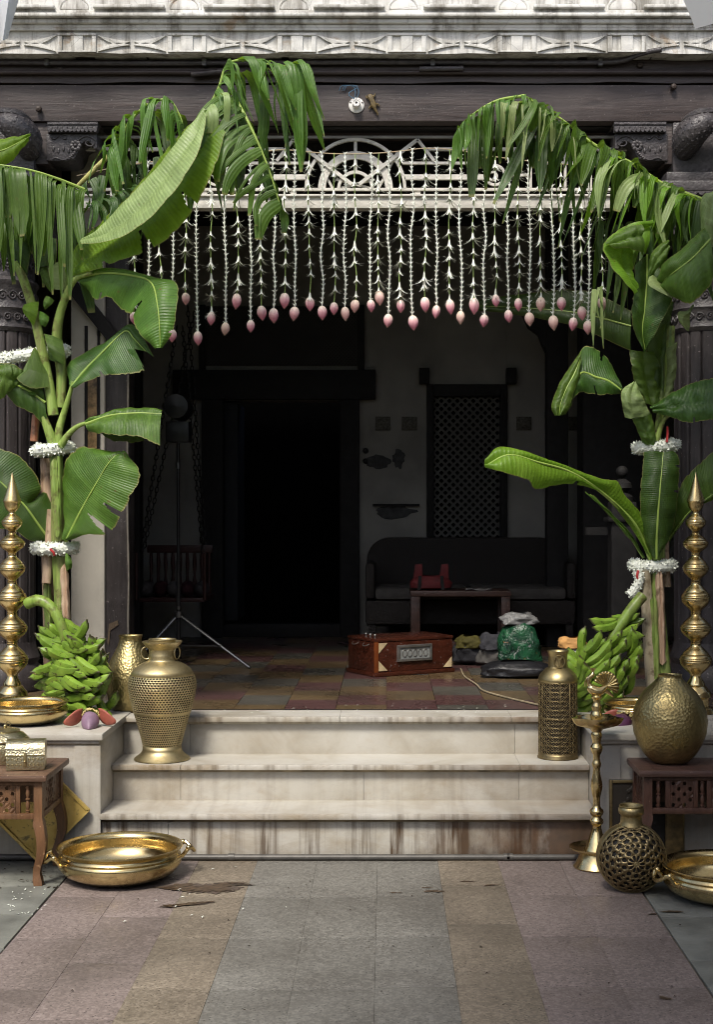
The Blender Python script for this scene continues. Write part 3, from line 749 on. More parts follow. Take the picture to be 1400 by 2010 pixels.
# --- capitals, carved brackets, parrot heads
def scallops(g, x0, x1, y, z, n, h, t=0.012):
    w = (x1 - x0) / n
    for i in range(n):
        c = x0 + w * (i + 0.5); poly = [(c - w/2, z)] + [(c - w/2 * math.cos(a), z - h * math.sin(a)) for a in [math.pi * k / 8 for k in range(1, 8)]] + [(c + w/2, z)]
        g.prism(poly, y - t, y)
def bracket(px0, px1, flip):
    d = 6.99
    X = lambda p: xq(p, d); Z = lambda p: zz(p, d)
    A, B = (px0, px1)
    def S(u): return X(A + (B - A) * u) if not flip else X(B - (B - A) * u)
    outer = [(0, 262), (0, 315), (0.42, 316), (0.55, 311), (0.62, 298), (0.66, 284), (0.78, 276), (0.9, 283), (0.93, 292), (1.0, 291), (1.0, 262)]
    poly = [(S(u), Z(p)) for u, p in outer]
    if flip: poly = poly[::-1]
    b = G().prism(poly[::-1], d, d + 0.22).build('carved_bracket', CARVE, ho, bevel=0.004)
    g = G(); x0, x1 = sorted((S(0.05), S(1.03)))
    g.box(x0, x1, d - 0.028, d + 0.22, Z(247), Z(242)); g.box(x0, x1, d - 0.018, d - 0.0005, Z(262), Z(247.2))
    scallops(g, x0, x1, d - 0.0185, Z(250), 10, 0.022, 0.010); scallops(g, x0, x1, d - 0.0185, Z(256), 12, 0.016, 0.018)
    stuff(g.build('scalloped_cornice', CARVE, b))
    g = G()          # scroll vine and rosette
    c = Vector((S(0.58), d - 0.004, Z(286)))
    for k in range(8):
        a = k * math.pi / 4; g.ball(c + Vector((0.019 * math.cos(a), 0, 0.019 * math.sin(a))), (0.011, 0.008, 0.011), 8, 5)
    g.ball(c, (0.011, 0.014, 0.011), 10, 6)
    for k in range(5): g.ball((S(0.56 - 0.03 * k), d - 0.003, Z(300 + 3 * k)), (0.010, 0.008, 0.008), 8, 5)
    sp = [(S(0.62 + 0.36 * t), d - 0.003, Z(276 - 9 * math.sin(t * math.pi))) for t in [i / 12 for i in range(13)]]; g.tube(sp, 0.005, 6)
    sp = [(S(0.85 + 0.1 * math.cos(t * 5) * (1 - t * 0.5)), d - 0.003, Z(280 + 8 * math.sin(t * 5) * (1 - t * 0.5))) for t in [i / 14 for i in range(15)]]; g.tube(sp, 0.004, 6)
    sp = [(S(0.1 + 0.3 * t), d - 0.003, Z(270 + 3 * math.sin(t * 9))) for t in [i / 14 for i in range(15)]]; g.tube(sp, 0.004, 6)
    sp = [(S(0.12 + 0.42 * t), d - 0.003, Z(312 - 2 * math.sin(t * 9))) for t in [i / 14 for i in range(15)]]; g.tube(sp, 0.004, 6)
    for k in range(4): g.ball((S(0.14 + 0.1 * k), d - 0.002, Z(292 + 4 * (k % 2))), (0.006, 0.005, 0.014), 8, 5)
    stuff(g.build('vine_carving', CARVE, b))
    return b
bracket(90, 190, False); bracket(1208, 1312, True)
for sgn, x0, x1 in ((-1, 40, 94), (1, 1306, 1352)):
    G().box(xq(x0, 7.0), xq(x1, 7.0), 7.0, 7.3, zz(322, 7.0), zz(239, 7.0)).build('capital_block', WOOD, ho, bevel=0.005)
# top abacus over each column with fish-scale parrot carving
def parrot(px, flip):
    s = -1 if flip else 1; d = 6.93
    pts = [P(px + s * 48, 300, d + 0.06), P(px + s * 44, 280, d), P(px + s * 34, 262, d - 0.05), P(px + s * 14, 246, d - 0.08), P(px - s * 8, 240, d - 0.07), P(px - s * 26, 252, d - 0.03)]
    cv = spline(pts, 20); rs = [0.03 + 0.045 * math.sin(math.pi * min(1, (i + 3) / 20)) for i in range(20)]
    b = G().tube(cv, rs, 16).build('parrot_carving', CARVE, ho)
    g = G()
    for i in range(2, 18):
        t = (cv[i+1] - cv[i-1]).normalized(); a0 = Vector((0, -1, 0)); a0 = (a0 - t * a0.dot(t)).normalized(); b0 = t.cross(a0)
        for k in range(9):
            th = R(-100 + 25 * k + (12 if i % 2 else 0)); nrm = a0 * math.cos(th) + b0 * math.sin(th)
            c = cv[i] + nrm * rs[i]
            g.ball(cv[i] + nrm * (rs[i] - 0.0085), (0.0115, 0.0105, 0.0115), 6, 4)
    stuff(g.build('feather_scales', CARVE, b))
    g = G(); z = zz(218, d)
    cvt = spline([P(px + s * 56, 262, d + 0.01), P(px + s * 42, 236, d - 0.06), P(px + s * 20, 222, d - 0.10), P(px - s * 14, 219, d - 0.09)], 16)
    g.tube(cvt, 0.02, 8, flat=1.2); g.build('crest_carving', CARVE, b)
    G().lathe([(0.0, -0.012), (0.02, -0.008), (0.03, 0.0), (0.03, 0.03)], 16, P(px - s * 20, 244, d - 0.09), 'y').build('head_boss', CARVE, b)
parrot(10, False); parrot(1392, True)
def capital(cx, seed):
    g = G()
    for k, (w, z0, z1) in enumerate(((0.27, 2.75, 2.80), (0.235, 2.8005, 2.96), (0.285, 2.9605, 3.01), (0.25, 3.0105, 3.06), (0.21, 3.0605, 3.31))):
        g.box(cx - w, cx + w, 7.16 - w * 0.9, 7.34, z0, z1)
    b = g.build('column_capital', CARVE, ho, bevel=0.006)
    g = G(); y = 7.16 - 0.285 * 0.9
    scallops(g, cx - 0.28, cx + 0.28, y, 2.957, 16, 0.02, 0.01); scallops(g, cx - 0.265, cx + 0.265, 7.16 - 0.27*0.9, 2.798, 16, 0.016, 0.01)
    for k in range(-3, 4):
        c = Vector((cx + k * 0.064, 7.16 - 0.235 * 0.9 - 0.004, 2.88)); n = 13
        for s in (-1, 1):
            g.tube([c + Vector((s * (0.006 + 0.024 * math.sin(t * 2.6)), 0, 0.05 * (t - 0.5))) for t in [i / 10 for i in range(11)]], 0.0045, 5)
        g.ball(c, (0.011, 0.009, 0.014), 8, 6); g.ball(c + Vector((0, 0, -0.035)), (0.014, 0.008, 0.008), 8, 5)
    stuff(g.build('leaf_carving', CARVE, b))
capital(-1.935, 1); capital(1.622, 2)

# --- electrical conduit on the beam
cd = thing('beam_conduit', 'dark pipe running along the top of the timber beam, bending up at right', 'pipe', P(800, 125, 6.9))
g = G().tube(spline([P(-60, 122, 6.94), P(300, 124, 6.94), P(700, 122, 6.94), P(1000, 123, 6.94), P(1200, 122, 6.93), P(1240, 113, 6.9), P(1262, 104, 6.87), P(1300, 97, 6.84)], 60), 0.0125, 10); g.build('pipe_run', CARVE, cd)
G().tube([P(824, 135, 6.93), P(910, 134, 6.93)], 0.013, 10).build('pipe_sleeve', CARVE, cd)
G().tube([P(375, 146, 6.93), P(436, 140, 6.93)], 0.014, 10).build('pipe_sleeve', WOODV, cd)
for px in (90, 400, 850, 1180): G().box(P(px, 0, 6.92).x - 0.01, P(px, 0, 6.92).x + 0.01, 6.922, 6.965, zz(129, 6.93), zz(115, 6.93)).build('pipe_clip', PIPE, cd)
NAIL = plain('rusty_metal', (0.05, 0.035, 0.028), 0.6)
for px, py in ((120, 139), (1256, 131), (77, 216), (1322, 172)):
    c = P(px, py, 6.975); h = tag(G().lathe([(0.0, -0.035), (0.012, -0.03), (0.016, -0.015), (0.008, 0.01)], 10, c, 'y').build('iron_nail', NAIL), {120: 'rusty nail head in the timber beam at upper left', 1256: 'rusty nail below the bend of the dark pipe', 77: 'rusty nail on the beam above the left carved bracket', 1322: 'rusty nail on the beam above the right carved bracket'}[px], 'nail')
# --- bulb holder with loose wires
bh = thing('bulb_holder', 'small white lamp holder with loose blue wires on the beam', 'lamp holder', P(700, 207, 6.98))
WH = plain('white_bakelite', (0.72, 0.70, 0.66), 0.3, var=0.08)
c = P(700, 207, 6.979)
G().lathe([(0.0, -0.012), (0.030, -0.012), (0.038, -0.006), (0.038, 0.0)], 24, c, 'y').build('base_plate', WH, bh)
G().lathe([(0.006, -0.05), (0.018, -0.052), (0.021, -0.046), (0.021, -0.012)], 20, c, 'y').build('socket', WH, bh)
G().lathe([(0.0, -0.049), (0.013, -0.049), (0.014, -0.053)], 16, c, 'y').build('contact', BLACKW, bh)
for s in (-1, 1): G().ball(c + Vector((s * 0.029, -0.013, 0.012)), 0.004, 8, 5).build('screw', NAIL, bh)
BLUE = plain('blue_wire', (0.08, 0.16, 0.24), 0.4)
for dx, a in ((-6, 8), (4, -6), (0, 14)):
    G().tube(spline([P(697 + dx * 0.4, 196, 6.97), P(690 + a, 184, 6.95), P(700 + dx, 170, 6.965), P(678 + dx, 168, 6.96), P(672 + dx, 178, 6.97)], 16), 0.0022, 5).build('wire', BLUE, bh)
# --- gecko
def gecko():
    me = bpy.data.meshes.new('gecko'); d = 6.966
    J = [(725, 184), (727, 191), (731, 198), (734, 207), (737, 215), (742, 223), (741, 227)]
    rad = [0.0105, 0.0085, 0.0125, 0.0125, 0.008, 0.004, 0.0018]
    vs = [P(x, y, d) for x, y in J]; es = [(i, i+1) for i in range(6)]
    def limb(root, pts):
        last = root
        for (x, y), r in zip(pts, (0.0045, 0.0035, 0.003)):
            vs.append(P(x, y, d + 0.004)); rad.append(r); es.append((last, len(vs)-1)); last = len(vs) - 1
    limb(1, [(720, 192), (719, 187)]); limb(1, [(735, 188), (737, 183)]); limb(3, [(727, 209), (724, 214)]); limb(3, [(742, 204), (746, 209)])
    o0 = vs[3].copy(); me.from_pydata([v - o0 for v in vs], es, [])
    ob = bpy.data.objects.new('gecko', me); col.objects.link(ob); ob.location = o0
    sk = ob.modifiers.new('skin', 'SKIN')
    for i, sv in enumerate(me.skin_vertices[0].data): sv.radius = (rad[i], rad[i]); sv.use_root = (i == 3)
    sb = ob.modifiers.new('sub', 'SUBSURF'); sb.levels = 2; sb.render_levels = 2
    me.materials.append(plain('gecko_skin', (0.10, 0.07, 0.025), 0.5, var=0.5, scale=120))
    return tag(ob, 'small brown gecko clinging to the beam beside the lamp holder', 'gecko')
gecko()

# ================================================================ FANLIGHT GRILLE
gl = thing('fanlight_grille', 'cream painted grille with arches and rings above the porch entrance', 'grille', P(698, 412, 7.12))
Dg = 7.12
def gb(a, b, w, t=0.02, name='grille_bar', dy=0.0):
    G().bar(P(a[0], a[1], Dg + dy), P(b[0], b[1], Dg + dy), w * Dg / F, t).build(name, IVORY, gl, smooth=False)
GX0, GX1 = 112, 1232
G().box(P(GX0, 0, Dg).x, P(GX1, 0, Dg).x, Dg - 0.03, Dg + 0.05, zz(411, Dg), zz(389, Dg)).build('bottom_beam', IVORY, gl, bevel=0.004)
G().box(P(GX0, 0, Dg).x, P(GX1, 0, Dg).x, Dg - 0.045, Dg + 0.05, zz(388.8, Dg), zz(384.5, Dg)).build('beam_lip', IVORY, gl, bevel=0.003)
GREYI = plain('grey_iron_rail', (0.25, 0.24, 0.225), 0.5, var=0.2)
for y, w, k in ((252, 4, 0.012), (269.5, 5, 0.016), (372, 5, 0.018)):
    G().bar(P(GX0, y, Dg), P(GX1, y, Dg), w * Dg / F, k).build('grille_rail', GREYI if y < 300 else IVORY, gl, smooth=False)
for x in (222, 400, 576, 820, 1000, 1180): gb((x, 371), (x, 386), 12, 0.012, 'grille_foot', 0.004)
cx, cy = 698, 371
def arc(r, w, t, a0=0, a1=180, c=(cx, cy), dy=0.0, name='grille_arch', n=28):
    pts = []; g = G(); rows = []
    for i in range(n + 1):
        a = R(a0 + (a1 - a0) * i / n); ca, sa = math.cos(a), math.sin(a)
        pi_ = P(c[0] + (r - w/2) * ca, c[1] - (r - w/2) * sa, Dg + dy); po = P(c[0] + (r + w/2) * ca, c[1] - (r + w/2) * sa, Dg + dy)
        y = Vector((0, t/2, 0)); rows.append([pi_ - y, po - y, po + y, pi_ + y])
    g.rows(rows, closed=True); g.build(name, IVORY, gl, ang=30)
arc(97, 6, 0.02); arc(66, 15, 0.018, dy=0.001); arc(33, 6, 0.016)
def quad_arms(s):
    m = lambda x: cx + s * (x - cx)
    gb((m(820), 274), (m(705), 362), 7, 0.014, dy=-0.012); gb((m(820), 274), (m(853), 316), 6, 0.014, dy=-0.012)
    gb((m(780), 300), (m(742), 372), 5, 0.012, dy=0.012)
    gb((m(790), 320.5), (m(965), 320.5), 5); gb((m(794), 348), (m(950), 348), 10); gb((m(840), 293), (m(1232), 293), 6); gb((m(994), 344), (m(1042), 344), 5)
    arc(19, 5, 0.018, 0, 360, (m(972), 344), name='grille_ring', n=28); arc(8, 4, 0.016, 0, 360, (m(968), 346), name='grille_ring', n=20)
    for x in (1010, 1042, 1110, 1160): gb((m(x), 296), (m(x), 369), 5, dy=0.005)
    gb((m(1042), 320), (m(1160), 320), 5, dy=0.016)
    gb((m(736), 352), (m(660), 372), 5, 0.012, dy=0.014)
quad_arms(1); quad_arms(-1)
gb((698, 272), (698, 340), 6, 0.016, dy=0.006)
gb((222, 314), (222, 371), 10)

# ================================================================ GARLAND
cord = thing('garland_cord', 'thin brown cord strung across the entrance holding the hanging flower strands', 'cord', P(700, 305, 6.9))
DG = 6.88
cpts = [(150, 345), (262, 322), (400, 308), (530, 296), (560, 294), (640, 301), (700, 302), (750, 300), (800, 295), (836, 291), (900, 295), (960, 306), (1060, 318), (1200, 330)]
cp = spline([P(a, b, DG) for a, b in cpts], 120)
G().tube(cp, 0.0028, 6).build('twisted_cord', STRING, cord)
def cordz(x):
    best = min(cp, key=lambda p: abs(p.x - x)); return best.z
def flower_mesh(seed):
    q = random.Random(seed); g = G()
    g.tube([(0, 0, 0.012), (0, 0, 0.0), (0, 0, -0.014)], [0.0022, 0.0042, 0.006], 6)
    n = 10
    for k in range(n):
        a = 2 * math.pi * k / n + q.uniform(-0.25, 0.25); L = q.uniform(0.028, 0.056); sp = q.uniform(0.35, 1.3)
        d = Vector((math.cos(a), math.sin(a), 0)); s = Vector((-d.y, d.x, 0)); rows = []
        for i in range(6):
            t = i / 5; out = 0.004 + L * t * (0.35 + 0.5 * sp * t); dn = -0.008 - L * t * (0.85 - 0.42 * sp * t)
            if sp > 0.95: dn += 0.010 * t * t
            w = 0.0021 * (1 - 0.7 * t ** 2) + 0.0005
            c = d * out + Vector((0, 0, dn)); rows.append([c - s * w, c + d * 0.0008, c + s * w])
        g.rows(rows)
    return g
FLW = []
for k in range(5):
    o = flower_mesh(k).build('flower_template', WHITEF); FLW.append(o.data); bpy.data.objects.remove(o)
def bud_mesh(seed):
    q = random.Random(seed); prof = []
    pr = [(0.0, 0.004), (0.009, 0.003), (0.0165, -0.003), (0.0215, -0.012), (0.0235, -0.022), (0.0225, -0.031), (0.0185, -0.041), (0.012, -0.050), (0.0055, -0.058), (0.0, -0.064)]
    tw = q.uniform(0.5, 1.4); ph = q.uniform(0, 6)
    def mod(a, t):
        u = ((a + ph + tw * t) / (2 * math.pi) * 3) % 1.0
        return 1.0 + 0.07 * (u - 0.5) * 2 * math.sin(math.pi * t) ** 0.5 if 0 < t < 1 else 1.0
    g = G().lathe(pr, 36, mod=mod); return g
BUD = []
for k in range(4):
    o = bud_mesh(k).build('bud_template', LOTUS, ang=50); BUD.append(o.data); bpy.data.objects.remove(o)
A_, B_ = 'A', 'B'
strands = [(262, 630, A_), (290, 655, B_), (314, 596, A_), (338, 664, B_), (364, 592, A_), (388, 668, B_), (415, 630, A_), (443, 651, B_), (465, 594, A_), (492, 646, B_), (513, 618, A_), (537, 623, B_), (559, 593, A_), (579, 620, B_),
    (608, 601, A_), (632, 618, B_), (656, 611, A_), (677, 620, B_), (698, 606, A_), (728, 606, B_), (744, 589, A_), (763, 634, B_), (787, 606, A_), (810, 637, B_), (834, 601, A_), (858, 617, B_), (883, 606, A_), (905, 628, B_), (931, 603, A_),
    (952, 635, B_), (973, 596, A_), (998, 626, B_), (1018, 603, A_), (1039, 631, B_), (1063, 601, A_), (1086, 637, B_), (1103, 601, A_), (1127, 641, B_), (1142, 619, A_), (1155, 647, B_), (1182, 601, A_)]
ords = ['first', 'second', 'third', 'fourth', 'fifth', 'sixth', 'seventh', 'eighth', 'ninth', 'tenth', 'eleventh', 'twelfth', 'thirteenth', 'fourteenth', 'fifteenth', 'sixteenth', 'seventeenth', 'eighteenth', 'nineteenth', 'twentieth', 'twenty-first']
q = random.Random(21); na = nb = 0
for (px, py, kind) in strands:
    d = DG - 0.006 + q.uniform(-0.012, 0.006); b = P(px, py - 16, d); top = cordz(b.x)
    if kind == A_: lab = ords[na] + ' strand of open white flowers from the left, ending in a pink bud'; na += 1
    else: lab = ords[nb] + ' plain string of packed white buds from the left, tipped with a lotus bud'; nb += 1
    t = thing('flower_strand', lab, 'flower strand', (b.x, d, top), 0, 'flower strands hanging across the entrance')
    L = top - b.z
    wob = [q.uniform(-0.008, 0.008) for _ in range(7)]
    path = spline([Vector((b.x + (wob[i] if 0 < i < 6 else 0), d + (wob[6-i] * 0.5 if 0 < i < 6 else 0), top - L * i / 6)) for i in range(7)], 40)
    if kind == A_:
        G().tube(path, 0.0026, 5).build('flower_stem', GREENC, t)
        s = q.uniform(0.03, 0.07)
        while s < L - 0.005:
            p = path[min(39, int(s / L * 39))]
            o = bpy.data.objects.new('open_flower', q.choice(FLW)); col.objects.link(o); o.parent = t
            sc_ = q.uniform(0.8, 1.4); o.matrix_local = Matrix.Translation(p - ORG[t.name]) @ Matrix.Rotation(q.uniform(-0.25, 0.25), 4, 'X') @ Matrix.Rotation(q.uniform(0, 6.28), 4, 'Z') @ Matrix.Scale(sc_, 4)
            s += q.choice((0.048, 0.062, 0.075, 0.088)) * q.uniform(0.85, 1.15)
    else:
        g = G(); s = 0.0
        while s < L:
            p = path[min(39, int(s / L * 39))].lerp(path[min(39, int(s / L * 39) + 1)], (s / L * 39) % 1)
            a0 = q.uniform(0, 6.28)
            for k in range(3):
                a = a0 + k * 2.1; dd = Vector((math.cos(a), math.sin(a), 0))
                g.tube([p + Vector((0, 0, -0.008)), p + dd * 0.0030 + Vector((0, 0, 0.0)), p + dd * q.uniform(0.008, 0.0165) + Vector((0, 0, q.uniform(0.004, 0.010)))], [0.0034, 0.0034, 0.0008], 5)
            s += 0.022
        g.tube(path, 0.0030, 5)
        stuff(g.build('packed_buds', WHITEF, t))
    o = bpy.data.objects.new('lotus_bud', q.choice(BUD)); col.objects.link(o); o.parent = t
    s_ = q.uniform(0.88, 1.14); o.matrix_local = Matrix.Translation(Vector((b.x, d, b.z)) - ORG[t.name]) @ Matrix.Rotation(q.uniform(-0.12, 0.12), 4, 'Y') @ Matrix.Rotation(q.uniform(0, 6.28), 4, 'Z') @ Matrix.Diagonal((s_ * q.uniform(0.82, 1.0), s_ * 0.95, s_ * q.uniform(0.95, 1.12), 1))

# ================================================================ BANANA PLANTS
def leaf(parent, Lc, Mc, Rc, mat, n=40, m=8, bulge=0.012, ripple=0.006, tears=(), rib=0.007, seed=0, name='leaf', dd=0.0, ribmat=None):
    """blade between three measured edges: left edge, midrib, right edge (each in pixels + depth)"""
    if tears: n = 120
    if name == 'leaf_flap': ripple = 0.0; bulge = 0.0015
    q = random.Random(seed * 31 + 7); Lp, Mp, Rp = spline(PP(Lc, dd), n), spline(PP(Mc, dd), n), spline(PP(Rc, dd), n)
    ph = [q.uniform(0, 6.28) for _ in range(4)]; rows = []
    for i in range(n):
        u = i / (n - 1); row = []
        T = (Mp[min(n-1, i+1)] - Mp[max(0, i-1)]); nrm = T.cross(Rp[i] - Lp[i])
        nrm = nrm.normalized() if nrm.length > 1e-9 else Vector((0, -1, 0))
        if nrm.y > 0: nrm = -nrm
        for side, E in ((0, Lp), (1, Rp)):
            rng_ = range(m, 0, -1) if side == 0 else range(0, m + 1)
            for j in rng_:
                s = j / m; p = Mp[i].lerp(E[i], s)
                p = p + nrm * (bulge * math.sin(math.pi * s) + ripple * s * (math.sin(u * 15 + ph[side]) * 0.8 + math.sin(u * 37 + ph[2 + side]) * 0.45) + 0.35 * ripple * math.sin(u * 23 + s * 5 + ph[1]))
                if j == m: p = p + (Mp[i] - E[i]) * (0.045 * max(0.0, math.sin(u * 29 + ph[side]) * math.sin(u * 71 + ph[3])))
                row.append(p)
        rows.append(row)
    def skip(i, j):
        u = (i + 0.5) / (n - 1); s = (m - j - 0.5) / m if j < m else (j - m + 0.5) / m
        for side, u0, dep in tears:
            if (side < 0) == (j < m) and s > 1 - dep and abs(u - u0 + 0.02 * (s - 1)) < 0.006 + 0.03 * (s - 1 + dep): return True
        return False
    g = G().rows(rows, uvf=lambda u, v: (u * 2.0, (v - 0.5) * 2), skip=skip)
    o = g.build(name, mat, parent, ang=60)
    if rib:
        off = Vector((0, -0.001, 0))
        G().tube([p + off for p in Mp], [rib * (1 - 0.75 * i / (n - 1)) for i in range(n)], 8).build('midrib', ribmat or RIB, o)
    return o
DOWN = Vector((0, 0, -1))
def shred(parent, Mc, out, length, width, mat, seed, step=None, bend=0.12, spread=0.25, jitter=0.35, lenvar=0.42, rib=0.008, sides=(1,), name='torn_leaf', gapp=0.0, twist=0.5, tipw=0.5, u0=0.0, u1=1.0, lean=(0, 0, 0)):
    """a wind-torn leaf: ribbons hanging from the midrib, joined near the rib"""
    q = random.Random(seed); N = 80; Mp = spline(PP(Mc), N); g = G()
    tot = sum((Mp[i+1] - Mp[i]).length for i in range(N - 1)); step = step or width * 0.8
    for sd in sides:
        s = tot * u0
        while s < tot * u1:
            u = s / tot; i = min(N - 2, int(u * (N - 1))); base = Mp[i]; T = (Mp[i+1] - Mp[max(0, i-1)]).normalized()
            L = (length(u) if callable(length) else length) * q.uniform(1 - lenvar, 1 + lenvar * 0.6); w = width * q.choice((0.18, 0.3, 0.42, 0.55, 0.7, 0.9, 1.15)) * q.uniform(0.85, 1.15)
            d0 = (Vector(out) * (1 if sd > 0 else -1) if not callable(out) else out(u, sd)).normalized()
            d0 = (d0 + T * q.uniform(-spread, spread) + Vector((q.uniform(-1, 1), q.uniform(-1, 1), q.uniform(-1, 1))) * jitter * 0.4).normalized()
            fin = (DOWN + Vector(lean) * q.uniform(0.3, 1.4) + Vector((q.uniform(-1, 1), q.uniform(-1, 1), 0)) * jitter * 0.35).normalized()
            n = 12; p = base.copy(); rows = []; wv = T.copy(); tw = q.uniform(-twist, twist); curl = q.uniform(-1, 1) * 0.01; bnd = bend * q.uniform(0.6, 1.5)
            for k in range(n):
                t = k / (n - 1); f = min(1.0, (t * L) / bnd); f = f * f * (3 - 2 * f)
                d = d0.lerp(fin, f).normalized(); 
                if k: p = p + d * (L / (n - 1))
                W = wv - d * wv.dot(d); W = W.normalized() if W.length > 1e-6 else Vector((1, 0, 0))
                W = Matrix.Rotation(tw * t * 1.6, 3, d) @ W; Nn = d.cross(W)
                ww = w * (0.75 + 0.25 * min(1, t * 6)) * (1 - (1 - tipw) * max(0, (t - 0.7) / 0.3)) * 0.5
                c = p + Nn * curl * 1.6 * math.sin(t * 5 + tw * 3) + W * curl * 0.8 * math.sin(t * 4)
                rows.append([c - W * ww, c + Nn * ww * 0.28, c + W * ww])
            uu = q.uniform(0, 1)
            o_ = len(g.v)
            g.rows(rows, uvf=lambda a, b: (uu + b * 0.12, a))
            s += step * q.choice((0.35, 0.5, 0.8, 1.1, 1.5)) + gapp * q.random()
    o = g.build(name, mat, parent, ang=70)
    if rib: G().tube(Mp, [rib * (1 - 0.7 * i / (N - 1)) for i in range(N)], 8).build('midrib', RIB, o)
    return o
def stalk(parent, pts, r0, r1, mat=None, name='leaf_stalk', n=24):
    c = spline(PP(pts), n); G().tube(c, [r0 + (r1 - r0) * i / (n-1) for i in range(n)], 10).build(name, mat or PETI, parent)

# ---- left plant
LPt = thing('banana_plant', 'left banana plant with torn leaves arching over the entrance, tied to the column', 'banana plant', Vector((-1.50, 6.5, 0.512)), group='banana plants flanking the entrance')
S0 = 6.5
stalk(LPt, [(128, 1409, 6.52), (126, 1300, S0), (121, 1180, S0), (114, 1070, S0), (112, 960, S0), (108, 870, S0)], 0.040, 0.030, STEM, 'main_stem')
stalk(LPt, [(100, 1409, 6.56), (98, 1250, 6.58), (94, 1100, 6.57), (90, 900, 6.58)], 0.036, 0.028, PSTEM, 'pink_stem')
stalk(LPt, [(66, 866, 6.52), (70, 815, 6.53)], 0.019, 0.019, stemmat('red_cut_stem', (0.35, 0.09, 0.05), (0.42, 0.2, 0.1), (0.46, 0.36, 0.16)), 'cut_stem')
stalk(LPt, [(90, 1145, 6.49), (93, 1110, 6.50), (100, 1000, 6.51)], 0.022, 0.02, PSTEM, 'pink_stem')
stalk(LPt, [(116, 1062, 6.46), (114, 980, 6.455), (113, 895, 6.46)], 0.012, 0.012, PETI, 'leaf_stalk')
stalk(LPt, [(107, 880, 6.47), (92, 838, 6.45), (70, 780, 6.44)], 0.026, 0.012)
stalk(LPt, [(112, 880, 6.47), (116, 840, 6.46), (128, 800, 6.45), (143, 749, 6.42)], 0.022, 0.008)
stalk(LPt, [(118, 876, 6.45), (132, 855, 6.43), (150, 838, 6.40), (172, 829, 6.38)], 0.018, 0.008)
stalk(LPt, [(104, 815, 6.46), (96, 760, 6.46), (80, 680, 6.44), (62, 600, 6.42), (42, 540, 6.40), (30, 515, 6.4)], 0.025, 0.02)
stalk(LPt, [(110, 700, 6.47), (112, 643, 6.44), (122, 600, 6.42), (145, 550, 6.36), (180, 534, 6.3)], 0.028, 0.009)
stalk(LPt, [(118, 800, 6.48), (120, 740, 6.48), (116, 690, 6.48)], 0.022, 0.026, STEM)
leaf(LPt, [(158, 538, 6.34), (197, 526, 6.30), (246, 529, 6.26), (300, 543, 6.2), (347, 557, 6.16), (346, 610, 6.10), (336, 655, 6.08), (318, 683, 6.08)],
     [(145, 547, 6.36), (200, 536, 6.30), (260, 541, 6.23), (297, 556, 6.16), (309, 600, 6.10), (313, 645, 6.08), (314, 683, 6.08)],
     [(156, 550, 6.36), (169, 567, 6.36), (185, 588, 6.33), (214, 584, 6.28), (240, 610, 6.26), (258, 618, 6.2), (270, 650, 6.13), (302, 684, 6.09)], LM, seed=1, bulge=0.01, tears=((1, 0.62, 0.5), (-1, 0.9, 0.2), (1, 0.25, 0.2)))
leaf(LPt, [(136, 752, 6.44), (131, 718, 6.46), (170, 690, 6.48), (210, 668, 6.46), (254, 637, 6.42), (276, 655, 6.38), (302, 701, 6.36)],
     [(140, 760, 6.42), (165, 728, 6.42), (200, 692, 6.41), (235, 657, 6.4), (250, 650, 6.39), (262, 664, 6.37), (286, 690, 6.36)],
     [(146, 762, 6.40), (187, 741, 6.37), (210, 736, 6.36), (237, 736, 6.34), (284, 727, 6.33), (262, 705, 6.35), (246, 684, 6.37)], LD, seed=2, ripple=0.004, tears=((1, 0.3, 0.3), (1, 0.72, 0.6)))
leaf(LPt, [(171, 824, 6.38), (223, 806, 6.36), (271, 800, 6.34), (319, 805, 6.32)], [(168, 832, 6.36), (215, 816, 6.32), (265, 811, 6.29), (317, 812, 6.27)],
     [(174, 847, 6.36), (211, 853, 6.27), (262, 856, 6.22), (313, 873, 6.20)], LM, seed=3, bulge=0.014)
leaf(LPt, [(190, 848, 6.40), (220, 864, 6.40), (255, 868, 6.39), (282, 867, 6.36)], [(178, 845, 6.40), (215, 852, 6.41), (250, 854, 6.40), (284, 860, 6.38)], [(180, 838, 6.42), (215, 840, 6.43), (250, 842, 6.42), (284, 845, 6.4)], LD, seed=33, rib=0)
leaf(LPt, [(127, 1056, 6.46), (122, 990, 6.48), (123, 940, 6.48), (131, 897, 6.46), (158, 877, 6.44), (200, 883, 6.40), (236, 888, 6.36)],
     [(129, 1063, 6.44), (152, 1015, 6.40), (177, 969, 6.36), (195, 938, 6.34), (209, 914, 6.33), (224, 897, 6.33), (238, 889, 6.34)],
     [(134, 1060, 6.43), (170, 1050, 6.36), (210, 1048, 6.32), (229, 1026, 6.30), (240, 1006, 6.29), (274, 934, 6.30), (249, 891, 6.34)], LM, seed=4, tears=((1, 0.36, 0.75), (1, 0.52, 0.5)), bulge=0.016)
leaf(LPt, [(112, 1056, 6.45), (113, 1026, 6.45), (90, 966, 6.45), (62, 985, 6.43), (80, 953, 6.42), (40, 897, 6.40), (-20, 875, 6.38)],
     [(98, 1063, 6.44), (75, 1030, 6.40), (50, 995, 6.37), (25, 970, 6.35), (0, 946, 6.34), (-25, 930, 6.34), (-50, 920, 6.34)],
     [(92, 1063, 6.44), (57, 1061, 6.40), (31, 1043, 6.37), (10, 1040, 6.36), (-20, 1030, 6.36), (-40, 990, 6.36), (-55, 935, 6.35)], LD, seed=5, dd=0.09)
